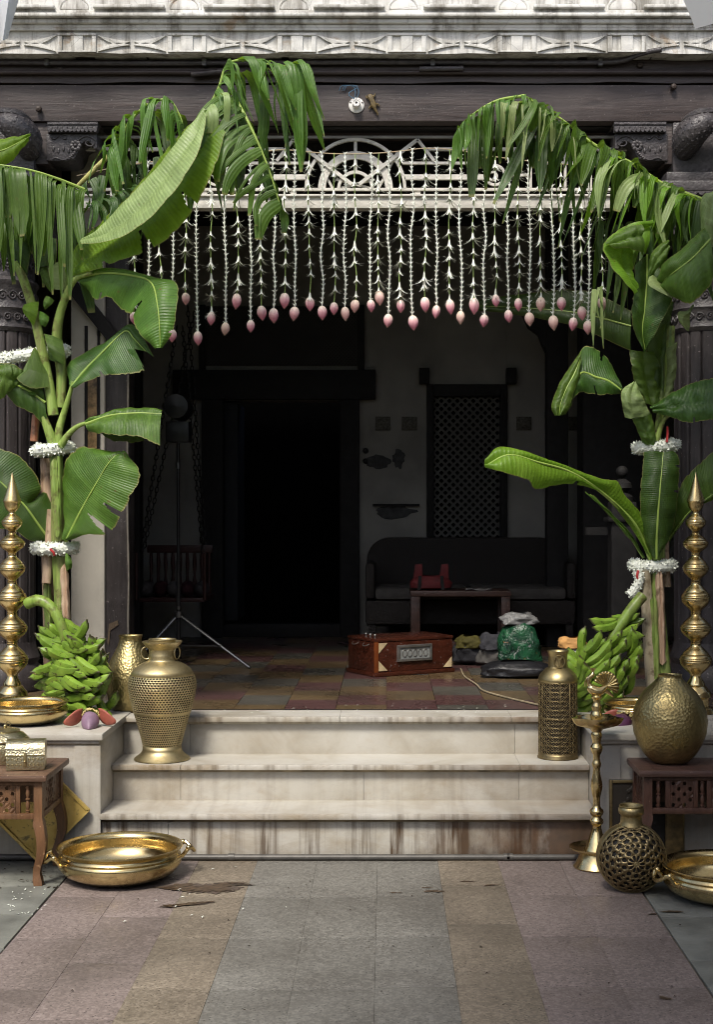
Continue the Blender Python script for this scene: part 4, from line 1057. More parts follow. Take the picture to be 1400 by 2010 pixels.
leaf(LPt, [(90, 840, 6.44), (62, 812, 6.42), (30, 795, 6.40), (5, 765, 6.39), (-20, 740, 6.38)], [(88, 790, 6.44), (60, 770, 6.42), (30, 755, 6.39), (0, 745, 6.38), (-25, 735, 6.38)], [(80, 752, 6.44), (50, 730, 6.43), (25, 715, 6.42), (0, 712, 6.40), (-25, 712, 6.38)], LD, seed=6)
leaf(LPt, [(95, 760, 6.42), (60, 762, 6.38), (33, 745, 6.36), (38, 735, 6.38)], [(93, 735, 6.43), (75, 730, 6.40), (55, 725, 6.38), (45, 730, 6.38)], [(80, 700, 6.44), (67, 682, 6.42), (58, 700, 6.40), (46, 722, 6.39)], LM, seed=7, rib=0, name='leaf_flap')
leaf(LPt, [(-15, 720, 6.38), (10, 715, 6.36), (30, 722, 6.37), (44, 725, 6.4)], [(-15, 745, 6.36), (8, 740, 6.34), (20, 745, 6.36), (36, 745, 6.4)], [(-15, 790, 6.37), (5, 782, 6.36), (15, 770, 6.37), (32, 760, 6.4)], LM, seed=8, rib=0)
# small folded sheath flaps round the stalk heads
for k, (a, b, c, d_, m) in enumerate([((46, 598), (76, 592), (66, 640), (44, 612), LY), ((76, 610), (96, 622), (88, 642), (78, 636), LM), ((92, 520), (134, 512), (132, 570), (104, 568), LP), ((74, 530), (92, 524), (104, 570), (98, 574), LM), ((90, 580), (106, 590), (88, 608), (84, 598), LM), ((86, 655), (122, 668), (127, 718), (100, 700), LM), ((92, 665), (118, 690), (126, 716), (96, 706), LD), ((44, 770), (70, 768), (68, 780), (48, 780), LM), ((20, 470), (60, 480), (50, 540), (24, 500), LD), ((60, 470), (110, 468), (108, 520), (70, 525), LD), ((128, 1085), (138, 1095), (140, 1115), (130, 1120), LM)]):
    dq = 6.40 + 0.012 * (k % 4)
    leaf(LPt, [(*a, dq), ((a[0]+d_[0])/2 - 2, (a[1]+d_[1])/2, dq - 0.02), (*d_, dq)], [((a[0]+b[0])/2, (a[1]+b[1])/2 - 2, dq - 0.02), ((a[0]+b[0]+c[0]+d_[0])/4, (a[1]+b[1]+c[1]+d_[1])/4, dq - 0.03), ((c[0]+d_[0])/2, (c[1]+d_[1])/2, dq - 0.015)], [(*b, dq), ((b[0]+c[0])/2 + 2, (b[1]+c[1])/2, dq - 0.02), (*c, dq)], m, n=12, m=4, rib=0, seed=50 + k, ripple=0.003, name='leaf_flap')
# the great pale leaf and its bright lower half
leaf(LPt, [(128, 528, 6.40), (150, 478, 6.38), (205, 430, 6.34), (285, 345, 6.30), (345, 272, 6.28), (408, 208, 6.28)],
     [(132, 540, 6.38), (185, 495, 6.31), (255, 445, 6.24), (325, 370, 6.19), (370, 305, 6.18), (420, 235, 6.22)],
     [(136, 545, 6.36), (235, 512, 6.18), (300, 488, 6.10), (362, 434, 6.06), (418, 340, 6.07), (442, 258, 6.14)], LY, seed=9, bulge=0.010, ripple=0.004, tears=((1, 0.42, 0.6), (1, 0.66, 0.45), (1, 0.2, 0.3)), rib=0)
leaf(LPt, [(162, 474, 6.26), (200, 440, 6.20), (260, 378, 6.15), (330, 300, 6.12), (380, 235, 6.13), (403, 212, 6.16)],
     [(160, 475, 6.24), (215, 455, 6.15), (275, 408, 6.09), (335, 335, 6.06), (378, 275, 6.08), (404, 216, 6.14)],
     [(158, 478, 6.20), (225, 471, 6.06), (290, 430, 5.98), (350, 365, 5.95), (388, 300, 5.98), (406, 225, 6.08)], LP, seed=10, bulge=0.012, ripple=0.003, rib=0)
leaf(LPt, [(-20, 275, 6.3), (15, 270, 6.28), (62, 262, 6.26)], [(-20, 300, 6.28), (12, 292, 6.26), (60, 266, 6.25)], [(-20, 335, 6.3), (20, 318, 6.27), (56, 275, 6.26)], LY, n=16, seed=12, rib=0.004)
shred(LPt, [(165, 372, 6.32), (110, 350, 6.26), (50, 332, 6.22), (-40, 318, 6.2)], (0, -0.7, -0.15), lambda u: 0.46 - 0.05 * u, 0.060, LM, 3, step=0.027, bend=0.09, jitter=0.32, twist=0.45, tipw=0.3)
shred(LPt, [(160, 378, 6.40), (80, 350, 6.38), (-40, 330, 6.38)], (0, 0.3, -0.5), 0.46, 0.055, LD, 4, step=0.045, rib=0, twist=0.9)
shred(LPt, [(60, 410, 6.42), (20, 420, 6.42), (-20, 430, 6.4)], (0, -0.3, -0.6), 0.30, 0.04, LM, 14, step=0.03, rib=0, twist=0.9, tipw=0.2)
stalk(LPt, [(150, 368, 6.44), (165, 352, 6.42), (200, 318, 6.40), (232, 292, 6.38)], 0.010, 0.013, stemmat('yellow_stalk', (0.35, 0.33, 0.09), (0.42, 0.4, 0.14), (0.45, 0.42, 0.2)))
shred(LPt, [(228, 298, 6.38), (250, 245, 6.36), (290, 205, 6.34), (330, 196, 6.32), (352, 225, 6.32), (362, 260, 6.32)], (-0.25, -0.5, 0.15), lambda u: 0.26 + 0.10 * math.sin(3.1 * u), 0.045, LM, 5, step=0.028, bend=0.13, jitter=0.8, twist=0.9)
shred(LPt, [(228, 300, 6.44), (255, 255, 6.44), (300, 215, 6.43), (345, 225, 6.42)], (0.3, 0.2, 0.0), 0.34, 0.045, LD, 6, step=0.035, rib=0, jitter=0.6, twist=1.2)
shred(LPt, [(170, 400, 6.38), (220, 385, 6.34), (290, 352, 6.34)], (0.5, -0.4, -0.2), 0.20, 0.035, LD, 7, step=0.022, bend=0.1, jitter=0.8, rib=0, twist=1.5, tipw=0.2)
shred(LPt, [(140, 362, 6.5), (220, 340, 6.5), (340, 300, 6.5)], (0.1, -0.2, -0.5), 0.30, 0.045, LD, 61, step=0.03, bend=0.14, jitter=0.9, rib=0, twist=1.6, tipw=0.2)
shred(LPt, [(190, 395, 6.54), (280, 350, 6.54), (420, 300, 6.54)], (0.3, -0.1, -0.5), 0.26, 0.04, LD, 62, step=0.028, bend=0.14, jitter=0.9, rib=0, twist=1.6, tipw=0.2)
shred(LPt, [(395, 240, 6.28), (428, 175, 6.26), (445, 128, 6.26), (480, 118, 6.26), (540, 128, 6.26), (588, 128, 6.28)], (0.35, -0.55, 0.1), lambda u: 0.22 + 0.20 * u, 0.05, LM, 8, step=0.028, bend=0.12, jitter=0.85, twist=1.3, tipw=0.2, spread=0.6, lean=(0.25, 0, 0))
shred(LPt, [(440, 140, 6.34), (500, 140, 6.36), (580, 132, 6.36)], (0.3, 0.3, 0.0), 0.37, 0.04, LD, 9, step=0.024, bend=0.1, jitter=0.5, twist=1.0, rib=0, tipw=0.25)
shred(LPt, [(455, 180, 6.24), (490, 245, 6.20), (525, 325, 6.20), (552, 410, 6.22)], (-0.75, -0.35, -0.45), lambda u: 0.36 - 0.16 * u, 0.045, LM, 10, step=0.030, bend=0.30, jitter=0.10, lenvar=0.12, spread=0.08, twist=0.25, tipw=0.5)
shred(LPt, [(470, 200, 6.26), (500, 260, 6.24), (552, 400, 6.26)], (0.35, 0.4, -0.8), 0.16, 0.04, LD, 11, step=0.03, bend=0.12, jitter=0.3, rib=0)
shred(LPt, [(380, 245, 6.42), (430, 250, 6.42), (480, 280, 6.42)], (0.1, -0.1, -0.8), 0.34, 0.05, LD, 12, step=0.03, bend=0.1, jitter=0.5, rib=0, twist=1.3)
shred(LPt, [(395, 215, 6.22), (420, 190, 6.2), (450, 190, 6.19)], (0.45, -0.6, -0.1), 0.22, 0.062, LP, 13, step=0.055, bend=0.10, jitter=0.35, rib=0, tipw=0.9)

# ---- right plant
RPt = thing('banana_plant', 'right banana plant with curled leaves and a torn leaf drooping towards the garland', 'banana plant', Vector((1.18, 6.5, 0.512)), group='banana plants flanking the entrance')
stalk(RPt, [(1313, 1405, 6.50), (1305, 1330, 6.48), (1297, 1240, 6.48), (1291, 1160, 6.48), (1287, 1090, 6.48)], 0.036, 0.028, STEM, 'main_stem')
stalk(RPt, [(1290, 1405, 6.46), (1282, 1345, 6.45), (1274, 1240, 6.45), (1267, 1120, 6.46)], 0.030, 0.026, stemmat('pale_peeled_stem', (0.36, 0.3, 0.2), (0.47, 0.41, 0.29), (0.52, 0.47, 0.36)), 'peeled_stem')
stalk(RPt, [(1312, 1152, 6.52), (1308, 1085, 6.52), (1306, 1000, 6.52)], 0.016, 0.016, PSTEM, 'pink_stem')
stalk(RPt, [(1292, 1095, 6.50), (1296, 960, 6.52), (1288, 880, 6.50), (1282, 850, 6.48)], 0.034, 0.034, STEM, 'main_stem')
stalk(RPt, [(1288, 870, 6.50), (1299, 800, 6.48), (1306, 700, 6.46), (1311, 610, 6.44), (1316, 560, 6.42)], 0.018, 0.014)
stalk(RPt, [(1312, 790, 6.50), (1318, 700, 6.50), (1320, 640, 6.5)], 0.016, 0.014, STEM)
leaf(RPt, [(1282, 432, 6.40), (1235, 440, 6.36), (1186, 476, 6.30), (1196, 511, 6.28), (1223, 551, 6.28), (1246, 578, 6.32)],
     [(1276, 445, 6.42), (1250, 460, 6.38), (1224, 487, 6.34), (1222, 515, 6.34), (1234, 545, 6.34), (1248, 570, 6.36)],
     [(1268, 500, 6.40), (1258, 493, 6.38), (1245, 488, 6.36), (1243, 512, 6.37), (1246, 545, 6.37), (1250, 565, 6.38)], LY, seed=21, dd=-0.15, rib=0, bulge=0.014)
leaf(RPt, [(1262, 440, 6.34), (1230, 447, 6.31), (1186, 478, 6.28)], [(1262, 462, 6.33), (1235, 468, 6.29), (1192, 482, 6.265)], [(1264, 501, 6.33), (1240, 488, 6.28), (1198, 486, 6.255)], LM, seed=22, dd=-0.15, n=16, rib=0)
leaf(RPt, [(1247, 520, 6.40), (1246, 575, 6.36), (1240, 623, 6.33), (1250, 660, 6.36), (1266, 690, 6.40)],
     [(1272, 500, 6.42), (1270, 560, 6.40), (1266, 610, 6.38), (1262, 650, 6.38), (1268, 690, 6.4)],
     [(1278, 430, 6.42), (1300, 540, 6.40), (1321, 585, 6.36), (1300, 630, 6.33), (1270, 688, 6.39)], LD, seed=23, dd=-0.1, rib=0.006)
leaf(RPt, [(1276, 440, 6.44), (1290, 470, 6.42), (1300, 490, 6.42)], [(1283, 438, 6.43), (1297, 462, 6.41), (1308, 485, 6.41)], [(1288, 440, 6.44), (1302, 462, 6.43), (1314, 480, 6.43)], LY, seed=39, dd=-0.1, n=12, rib=0.004, name='leaf_flap')
leaf(RPt, [(1313, 470, 6.40), (1290, 485, 6.36), (1277, 505, 6.35), (1275, 540, 6.36)], [(1313, 480, 6.38), (1298, 500, 6.34), (1288, 515, 6.33), (1278, 540, 6.35)], [(1314, 492, 6.38), (1308, 510, 6.35), (1292, 528, 6.33), (1280, 545, 6.35)], LM, seed=24, dd=-0.14, n=18, rib=0)
leaf(RPt, [(1383, 446, 6.30), (1350, 478, 6.28), (1318, 505, 6.28), (1300, 520, 6.32), (1296, 545, 6.36)], [(1395, 470, 6.24), (1362, 505, 6.22), (1330, 530, 6.24), (1310, 545, 6.3), (1302, 555, 6.34)],
     [(1402, 535, 6.22), (1397, 557, 6.20), (1362, 594, 6.22), (1335, 590, 6.28), (1305, 565, 6.34)], LM, seed=25, dd=-0.15, bulge=0.02, rib=0.005)
leaf(RPt, [(1296, 520, 6.36), (1298, 545, 6.33), (1320, 580, 6.29), (1362, 594, 6.25)], [(1310, 515, 6.37), (1325, 545, 6.34), (1340, 565, 6.32), (1362, 588, 6.28)], [(1330, 510, 6.38), (1352, 540, 6.36), (1365, 560, 6.34), (1372, 580, 6.3)], LD, seed=26, dd=-0.14, rib=0)
leaf(RPt, [(1275, 544, 6.34), (1273, 558, 6.32), (1290, 570, 6.31), (1320, 585, 6.31)], [(1282, 540, 6.34), (1282, 555, 6.32), (1298, 566, 6.31), (1320, 580, 6.32)], [(1290, 545, 6.35), (1295, 553, 6.34), (1305, 562, 6.34), (1320, 574, 6.33)], LP, seed=27, dd=-0.15, n=14, rib=0, name='leaf_flap')
leaf(RPt, [(1360, 598, 6.32), (1350, 610, 6.31), (1332, 612, 6.33), (1334, 630, 6.33), (1348, 648, 6.34)], [(1362, 598, 6.32), (1352, 615, 6.30), (1342, 622, 6.31), (1342, 635, 6.32), (1350, 649, 6.33)], [(1364, 600, 6.33), (1358, 612, 6.31), (1355, 625, 6.32), (1356, 638, 6.33), (1353, 650, 6.34)], LP, seed=28, dd=-0.12, n=16, rib=0, name='leaf_flap')
leaf(RPt, [(1318, 586, 6.36), (1300, 622, 6.36), (1270, 648, 6.36), (1270, 690, 6.38), (1280, 730, 6.4), (1286, 755, 6.42)], [(1318, 600, 6.38), (1308, 640, 6.38), (1300, 680, 6.39), (1298, 710, 6.40), (1298, 740, 6.41), (1298, 762, 6.42)], [(1316, 600, 6.40), (1312, 640, 6.40), (1308, 680, 6.40), (1306, 710, 6.41), (1304, 740, 6.42), (1303, 765, 6.43)], LD, seed=29, rib=0)
leaf(RPt, [(1237, 686, 6.36), (1240, 720, 6.36), (1250, 760, 6.40), (1262, 790, 6.42)], [(1262, 690, 6.36), (1266, 725, 6.38), (1272, 760, 6.41), (1280, 795, 6.43)], [(1290, 692, 6.38), (1295, 720, 6.40), (1296, 750, 6.42), (1298, 790, 6.44)], LM, seed=30, rib=0)
leaf(RPt, [(1298, 690, 6.43), (1296, 730, 6.44), (1290, 780, 6.44), (1280, 800, 6.44)], [(1306, 685, 6.44), (1308, 725, 6.45), (1306, 760, 6.45), (1300, 800, 6.45)], [(1330, 670, 6.44), (1329, 715, 6.45), (1328, 740, 6.46), (1314, 790, 6.47)], LP, seed=31, rib=0.006)
leaf(RPt, [(1242, 750, 6.36), (1222, 766, 6.34), (1221, 790, 6.35), (1227, 819, 6.38)], [(1246, 750, 6.35), (1240, 775, 6.33), (1242, 800, 6.34), (1248, 820, 6.36)], [(1250, 752, 6.36), (1263, 779, 6.34), (1272, 800, 6.36), (1279, 811, 6.38)], LP, seed=32, n=18, rib=0)
leaf(RPt, [(1242, 822, 6.42), (1250, 840, 6.42), (1257, 858, 6.43), (1262, 870, 6.45)], [(1262, 818, 6.40), (1268, 835, 6.40), (1275, 855, 6.41), (1278, 872, 6.43)], [(1280, 812, 6.42), (1284, 830, 6.42), (1288, 850, 6.43), (1290, 870, 6.45)], LM, seed=34, n=16, rib=0)
leaf(RPt, [(1277, 798, 6.42), (1310, 778, 6.40), (1345, 757, 6.36), (1385, 745, 6.32), (1425, 738, 6.30)], [(1282, 803, 6.41), (1315, 800, 6.37), (1350, 795, 6.32), (1390, 790, 6.28), (1425, 788, 6.26)], [(1285, 810, 6.42), (1318, 819, 6.36), (1350, 829, 6.31), (1385, 826, 6.28), (1425, 820, 6.26)], LD, seed=35, rib=0, tears=((1, 0.6, 0.3),))
stalk(RPt, [(1290, 865, 6.45), (1298, 840, 6.44), (1306, 822, 6.42), (1318, 812, 6.40)], 0.014, 0.008)
leaf(RPt, [(1222, 762, 6.44), (1205, 720, 6.48), (1180, 690, 6.50), (1150, 680, 6.50), (1135, 700, 6.48), (1122, 735, 6.46), (1100, 790, 6.42), (1088, 815, 6.4)],
     [(1219, 766, 6.43), (1195, 748, 6.42), (1170, 740, 6.41), (1155, 733, 6.41), (1142, 732, 6.40), (1134, 745, 6.38), (1118, 775, 6.37), (1105, 812, 6.38)],
     [(1224, 772, 6.44), (1200, 774, 6.42), (1183, 776, 6.40), (1160, 772, 6.40), (1140, 770, 6.39), (1134, 775, 6.38), (1122, 795, 6.38), (1110, 814, 6.38)], LD, seed=36, tears=((-1, 0.3, 0.4), (1, 0.4, 0.35)))
leaf(RPt, [(1140, 690, 6.42), (1125, 712, 6.40), (1100, 750, 6.37), (1083, 796, 6.35), (1090, 816, 6.35)], [(1140, 700, 6.41), (1130, 730, 6.38), (1114, 760, 6.35), (1102, 790, 6.34), (1098, 816, 6.34)], [(1142, 712, 6.41), (1138, 740, 6.38), (1126, 775, 6.35), (1118, 800, 6.34), (1106, 815, 6.34)], LM, seed=37, n=22, rib=0.004)
leaf(RPt, [(1278, 1095, 6.46), (1271, 1040, 6.44), (1256, 1000, 6.42), (1226, 970, 6.38), (1212, 944, 6.34), (1180, 939, 6.28), (1137, 923, 6.22), (1071, 899, 6.14), (986, 877, 6.08), (955, 900, 6.06)],
     [(1278, 1097, 6.46), (1262, 1060, 6.44), (1246, 1029, 6.40), (1220, 1000, 6.36), (1190, 973, 6.30), (1150, 943, 6.22), (1110, 922, 6.16), (1060, 908, 6.10), (1000, 893, 6.05), (952, 915, 6.04)],
     [(1276, 1097, 6.46), (1256, 1065, 6.43), (1236, 1030, 6.40), (1205, 992, 6.34), (1170, 962, 6.28), (1114, 950, 6.18), (1055, 960, 6.10), (1035, 942, 6.06), (985, 928, 6.02), (953, 918, 6.03)], LY, seed=38, bulge=0.016, n=44, rib=0.011, tears=((1, 0.55, 0.35), (-1, 0.72, 0.3)))
leaf(RPt, [(1268, 1095, 6.50), (1240, 1050, 6.50), (1205, 1010, 6.48), (1165, 972, 6.44)], [(1264, 1095, 6.50), (1236, 1052, 6.50), (1200, 1012, 6.48), (1160, 970, 6.44)], [(1262, 1093, 6.50), (1230, 1050, 6.49), (1192, 1008, 6.47), (1150, 962, 6.44)], LM, seed=43, n=18, rib=0.006)
leaf(RPt, [(1278, 1088, 6.44), (1262, 1040, 6.42), (1257, 970, 6.40), (1262, 925, 6.40), (1264, 888, 6.42)], [(1290, 1097, 6.42), (1291, 1040, 6.38), (1296, 970, 6.36), (1300, 925, 6.37), (1303, 888, 6.40)], [(1298, 1086, 6.43), (1322, 1040, 6.42), (1332, 970, 6.40), (1335, 910, 6.40), (1328, 888, 6.42)], LD, seed=40, bulge=0.014, tears=((1, 0.62, 0.3), (1, 0.85, 0.25)))
leaf(RPt, [(1298, 1085, 6.46), (1318, 1030, 6.45), (1337, 953, 6.42), (1367, 916, 6.38), (1410, 878, 6.34)], [(1302, 1080, 6.46), (1328, 1040, 6.44), (1354, 1006, 6.40), (1380, 985, 6.36), (1415, 960, 6.32)], [(1306, 1078, 6.46), (1335, 1035, 6.44), (1362, 1000, 6.41), (1385, 988, 6.38), (1420, 975, 6.35)], LM, seed=41, bulge=0.015, dd=0.09)
# torn leaf drooping over the garland
shred(RPt, [(1030, 188, 6.42), (975, 198, 6.38), (925, 228, 6.34), (898, 262, 6.32)], (-0.3, -0.55, -0.1), lambda u: 0.31 - 0.12 * u, 0.045, LM, 40, step=0.022, bend=0.09, jitter=0.3, twist=0.9, spread=0.25, tipw=0.25)
shred(RPt, [(1050, 195, 6.46), (980, 205, 6.45), (910, 245, 6.42)], (0.0, 0.3, -0.4), 0.30, 0.042, LD, 41, step=0.024, bend=0.1, jitter=0.35, rib=0, twist=0.9)
shred(RPt, [(1420, 405, 6.40), (1360, 385, 6.40), (1300, 360, 6.40), (1240, 320, 6.40), (1170, 285, 6.40), (1100, 232, 6.42), (1030, 188, 6.42)], (-0.15, -0.65, 0.12), lambda u: 0.33 + 0.06 * math.sin(6 * u), 0.052, LM, 42, step=0.026, bend=0.15, jitter=0.95, twist=1.2, rib=0.012, spread=0.8, tipw=0.25, lean=(-0.3, 0, 0))
shred(RPt, [(1400, 402, 6.46), (1300, 362, 6.46), (1200, 305, 6.46), (1100, 240, 6.46), (1040, 200, 6.46)], (0.1, 0.2, -0.5), 0.44, 0.045, LD, 43, step=0.022, bend=0.16, jitter=0.9, twist=1.6, rib=0, tipw=0.2, lean=(-0.2, 0, 0))
shred(RPt, [(1330, 378, 6.36), (1260, 335, 6.34), (1200, 305, 6.34)], (-0.4, -0.5, -0.2), 0.30, 0.045, LP, 44, step=0.045, bend=0.25, jitter=0.9, twist=1.3, rib=0, tipw=0.6)
shred(RPt, [(1410, 385, 6.32), (1375, 395, 6.32), (1340, 395, 6.34)], (-0.1, -0.3, -0.6), 0.24, 0.06, LD, 45, step=0.05, bend=0.12, jitter=0.4, twist=0.5, rib=0, tipw=0.7)
shred(RPt, [(1250, 430, 6.50), (1215, 440, 6.50), (1170, 430, 6.50)], (-0.2, 0.1, -0.8), 0.48, 0.03, LD, 46, step=0.022, bend=0.15, jitter=0.3, twist=1.6, rib=0, tipw=0.15)
shred(RPt, [(1185, 560, 6.46), (1160, 570, 6.46)], (-0.1, 0.0, -1), 0.24, 0.022, LP, 47, step=0.03, bend=0.1, jitter=0.2, twist=1.6, rib=0, tipw=0.3)
shred(RPt, [(1400, 400, 6.36), (1320, 372, 6.36), (1240, 325, 6.36), (1180, 292, 6.37)], (-0.3, -0.5, 0.0), 0.34, 0.045, LY, 51, step=0.06, bend=0.14, jitter=0.9, twist=1.2, rib=0, tipw=0.25, lean=(-0.35, 0, 0))
shred(RPt, [(1130, 262, 6.36), (1060, 212, 6.36), (990, 200, 6.34)], (-0.2, -0.5, 0.0), 0.27, 0.035, LP, 52, step=0.05, bend=0.1, jitter=0.5, twist=1.0, rib=0, tipw=0.2)
for k, (x, y0, y1, dq, m) in enumerate([(1296, 1130, 1300, 6.45, PSTEM), (1284, 1180, 1330, 6.44, STEM)]):
    leaf(RPt, [(x - 9, y0, dq), (x - 8 + 2, (y0 + y1) / 2, dq), (x - 2, y1, dq)], [(x, y0 - 14, dq - 0.012), (x + 3, (y0 + y1) / 2, dq - 0.016), (x + 5, y1 + 6, dq - 0.02)], [(x + 8, y0 + 6, dq), (x + 11, (y0 + y1) / 2, dq), (x + 13, y1 - 4, dq)], m, n=18, m=4, rib=0, seed=70 + k, name='peeling_sheath')
for k, (x, y0, y1, dq, m) in enumerate([(126, 1120, 1260, 6.455, PSTEM), (108, 910, 1050, 6.46, STEM), (92, 1150, 1290, 6.53, STEM)]):
    leaf(LPt, [(x - 9, y0, dq), (x - 8 + 2, (y0 + y1) / 2, dq), (x - 2, y1, dq)], [(x, y0 - 14, dq - 0.012), (x + 3, (y0 + y1) / 2, dq - 0.016), (x + 5, y1 + 6, dq - 0.02)], [(x + 8, y0 + 6, dq), (x + 11, (y0 + y1) / 2, dq), (x + 13, y1 - 4, dq)], m, n=18, m=4, rib=0, seed=80 + k, name='peeling_sheath')
leaf(RPt, [(1408, 372, 6.26), (1380, 385, 6.25), (1376, 430, 6.26), (1384, 480, 6.28)], [(1415, 380, 6.24), (1400, 395, 6.22), (1394, 435, 6.22), (1394, 482, 6.25)], [(1425, 380, 6.25), (1418, 400, 6.23), (1412, 440, 6.23), (1406, 485, 6.26)], LP, seed=48, n=16, rib=0)
leaf(RPt, [(1240, 610, 6.88), (1150, 570, 7.0), (1040, 575, 7.06), (930, 590, 7.1)], [(1240, 640, 6.86), (1140, 615, 6.99), (1040, 605, 7.05), (930, 600, 7.09)], [(1240, 690, 6.88), (1140, 645, 6.99), (1040, 622, 7.05), (930, 608, 7.09)], LD, seed=50, dd=0.6, n=22, rib=0.005)

# ================================================================ FLOWER RINGS ON THE STEMS
def petal_ring(label, path, thick, seed, dens=1.0):
    q = random.Random(seed); g = G(); c0 = path[len(path)//2]
    tot = sum((path[i+1] - path[i]).length for i in range(len(path) - 1)); n = int(tot / 0.0005 * dens)
    for k in range(n):
        u = q.random() * (len(path) - 1); i = int(u); p = path[i].lerp(path[i+1], u - i)
        T = (path[i+1] - path[i]).normalized()
        d = Vector((q.gauss(0, 1), q.gauss(0, 1), q.gauss(0, 1))); d = (d - T * d.dot(T) * 0.6).normalized()
        s = d.cross(Vector((q.gauss(0, 1), q.gauss(0, 1), q.gauss(0, 1)))).normalized(); L = thick * q.uniform(0.8, 1.12); w = 0.0052
        a = p + d * thick * 0.15
        g.add([a - s * w * 0.6, a + s * w * 0.6, p + d * L * 0.75 + s * w, p + d * L, p + d * L * 0.75 - s * w], [(0, 1, 2, 3, 4)])
    g.tube(path, thick * 0.72, 10)
    return tag(g.build('flower_garland', WHITEF, smooth=False), label, 'garland', 'white flower garlands tied round the banana stems')
def ringpath(cx, cy, d, rx, ry, tilt=0.0, a0=-20, a1=200):
    c = P(cx, cy, d); out = []
    for i in range(25):
        a = R(a0 + (a1 - a0) * i / 24)
        out.append(c + Vector((rx * math.cos(a), -ry * math.sin(a), tilt * math.cos(a) - 0.004 * math.sin(a))))
    return out
petal_ring('white flower ring round the left banana stem, just under its leaf stalks', ringpath(104, 881, 6.52, 0.075, 0.07, 0.008), 0.037, 1)
petal_ring('white flower ring on the left banana stem level with the brass finial top', ringpath(107, 1075, 6.53, 0.085, 0.08, 0.0), 0.036, 2)
petal_ring('white flower ring half hidden by leaves, highest on the left banana stem', ringpath(66, 697, 6.53, 0.14, 0.07, 0.02), 0.036, 3)
petal_ring('white flower ring on the right banana stem above the upright broad leaf', ringpath(1289, 876, 6.53, 0.085, 0.08, 0.008), 0.036, 4)
petal_ring('white flower ring on the right banana stem below the upright broad leaf', ringpath(1282, 1109, 6.53, 0.085, 0.08, 0.0), 0.036, 5)
petal_ring('short tail of white flowers dangling from the lower right flower ring', spline(PP([(1252, 1118, 6.44), (1256, 1140, 6.43), (1245, 1160, 6.43), (1236, 1168, 6.43)]), 12), 0.028, 6)
RED = plain('red_thread', (0.4, 0.03, 0.03), 0.6)
for lab, pts in (('red thread tied at the lower left flower ring', [(98, 1078, 6.42), (104, 1084, 6.415), (106, 1090, 6.42)]), ('red thread tied at the upper right flower ring', [(1310, 868, 6.43), (1312, 850, 6.44), (1311, 838, 6.45)]), ('red thread tied at the lower right flower ring', [(1254, 1120, 6.42), (1252, 1130, 6.415), (1254, 1138, 6.42)])):
    tag(G().tube(spline(PP(pts), 10), 0.006, 6).build('red_thread', RED), lab, 'thread')

# ================================================================ BANANA BUNCHES
def banana_mesh(k):
    q = random.Random(k); L = 0.13; n = 12; g = G(); pts = []; rs = []
    bend = q.uniform(0.9, 1.35); n = 16
    for i in range(n):
        t = i / (n - 1); an = bend * (t - 0.15)
        pts.append(Vector((L * t * (1 - 0.10 * bend * t), 0, L * 0.36 * bend * t * t)))
        if t < 0.22: r = 0.0065 + (0.0192 - 0.0065) * (t / 0.22) ** 1.3
        elif t < 0.78: r = 0.0192 + 0.0012 * math.sin((t - 0.22) / 0.56 * math.pi)
        else: r = 0.0192 * max(0.26, 1 - ((t - 0.78) / 0.22) ** 2 * 0.78)
        rs.append(r)
    pts.append(pts[-1] + (pts[-1] - pts[-2]) * 0.7); rs.append(0.0042)
    g.tube(pts, rs, 10, alt=0.90)
    return g
BANM = []
for k in range(4):
    o = banana_mesh(k).build('banana_template', BANANA, ang=45)
    BANM.append(o.data); bpy.data.objects.remove(o)
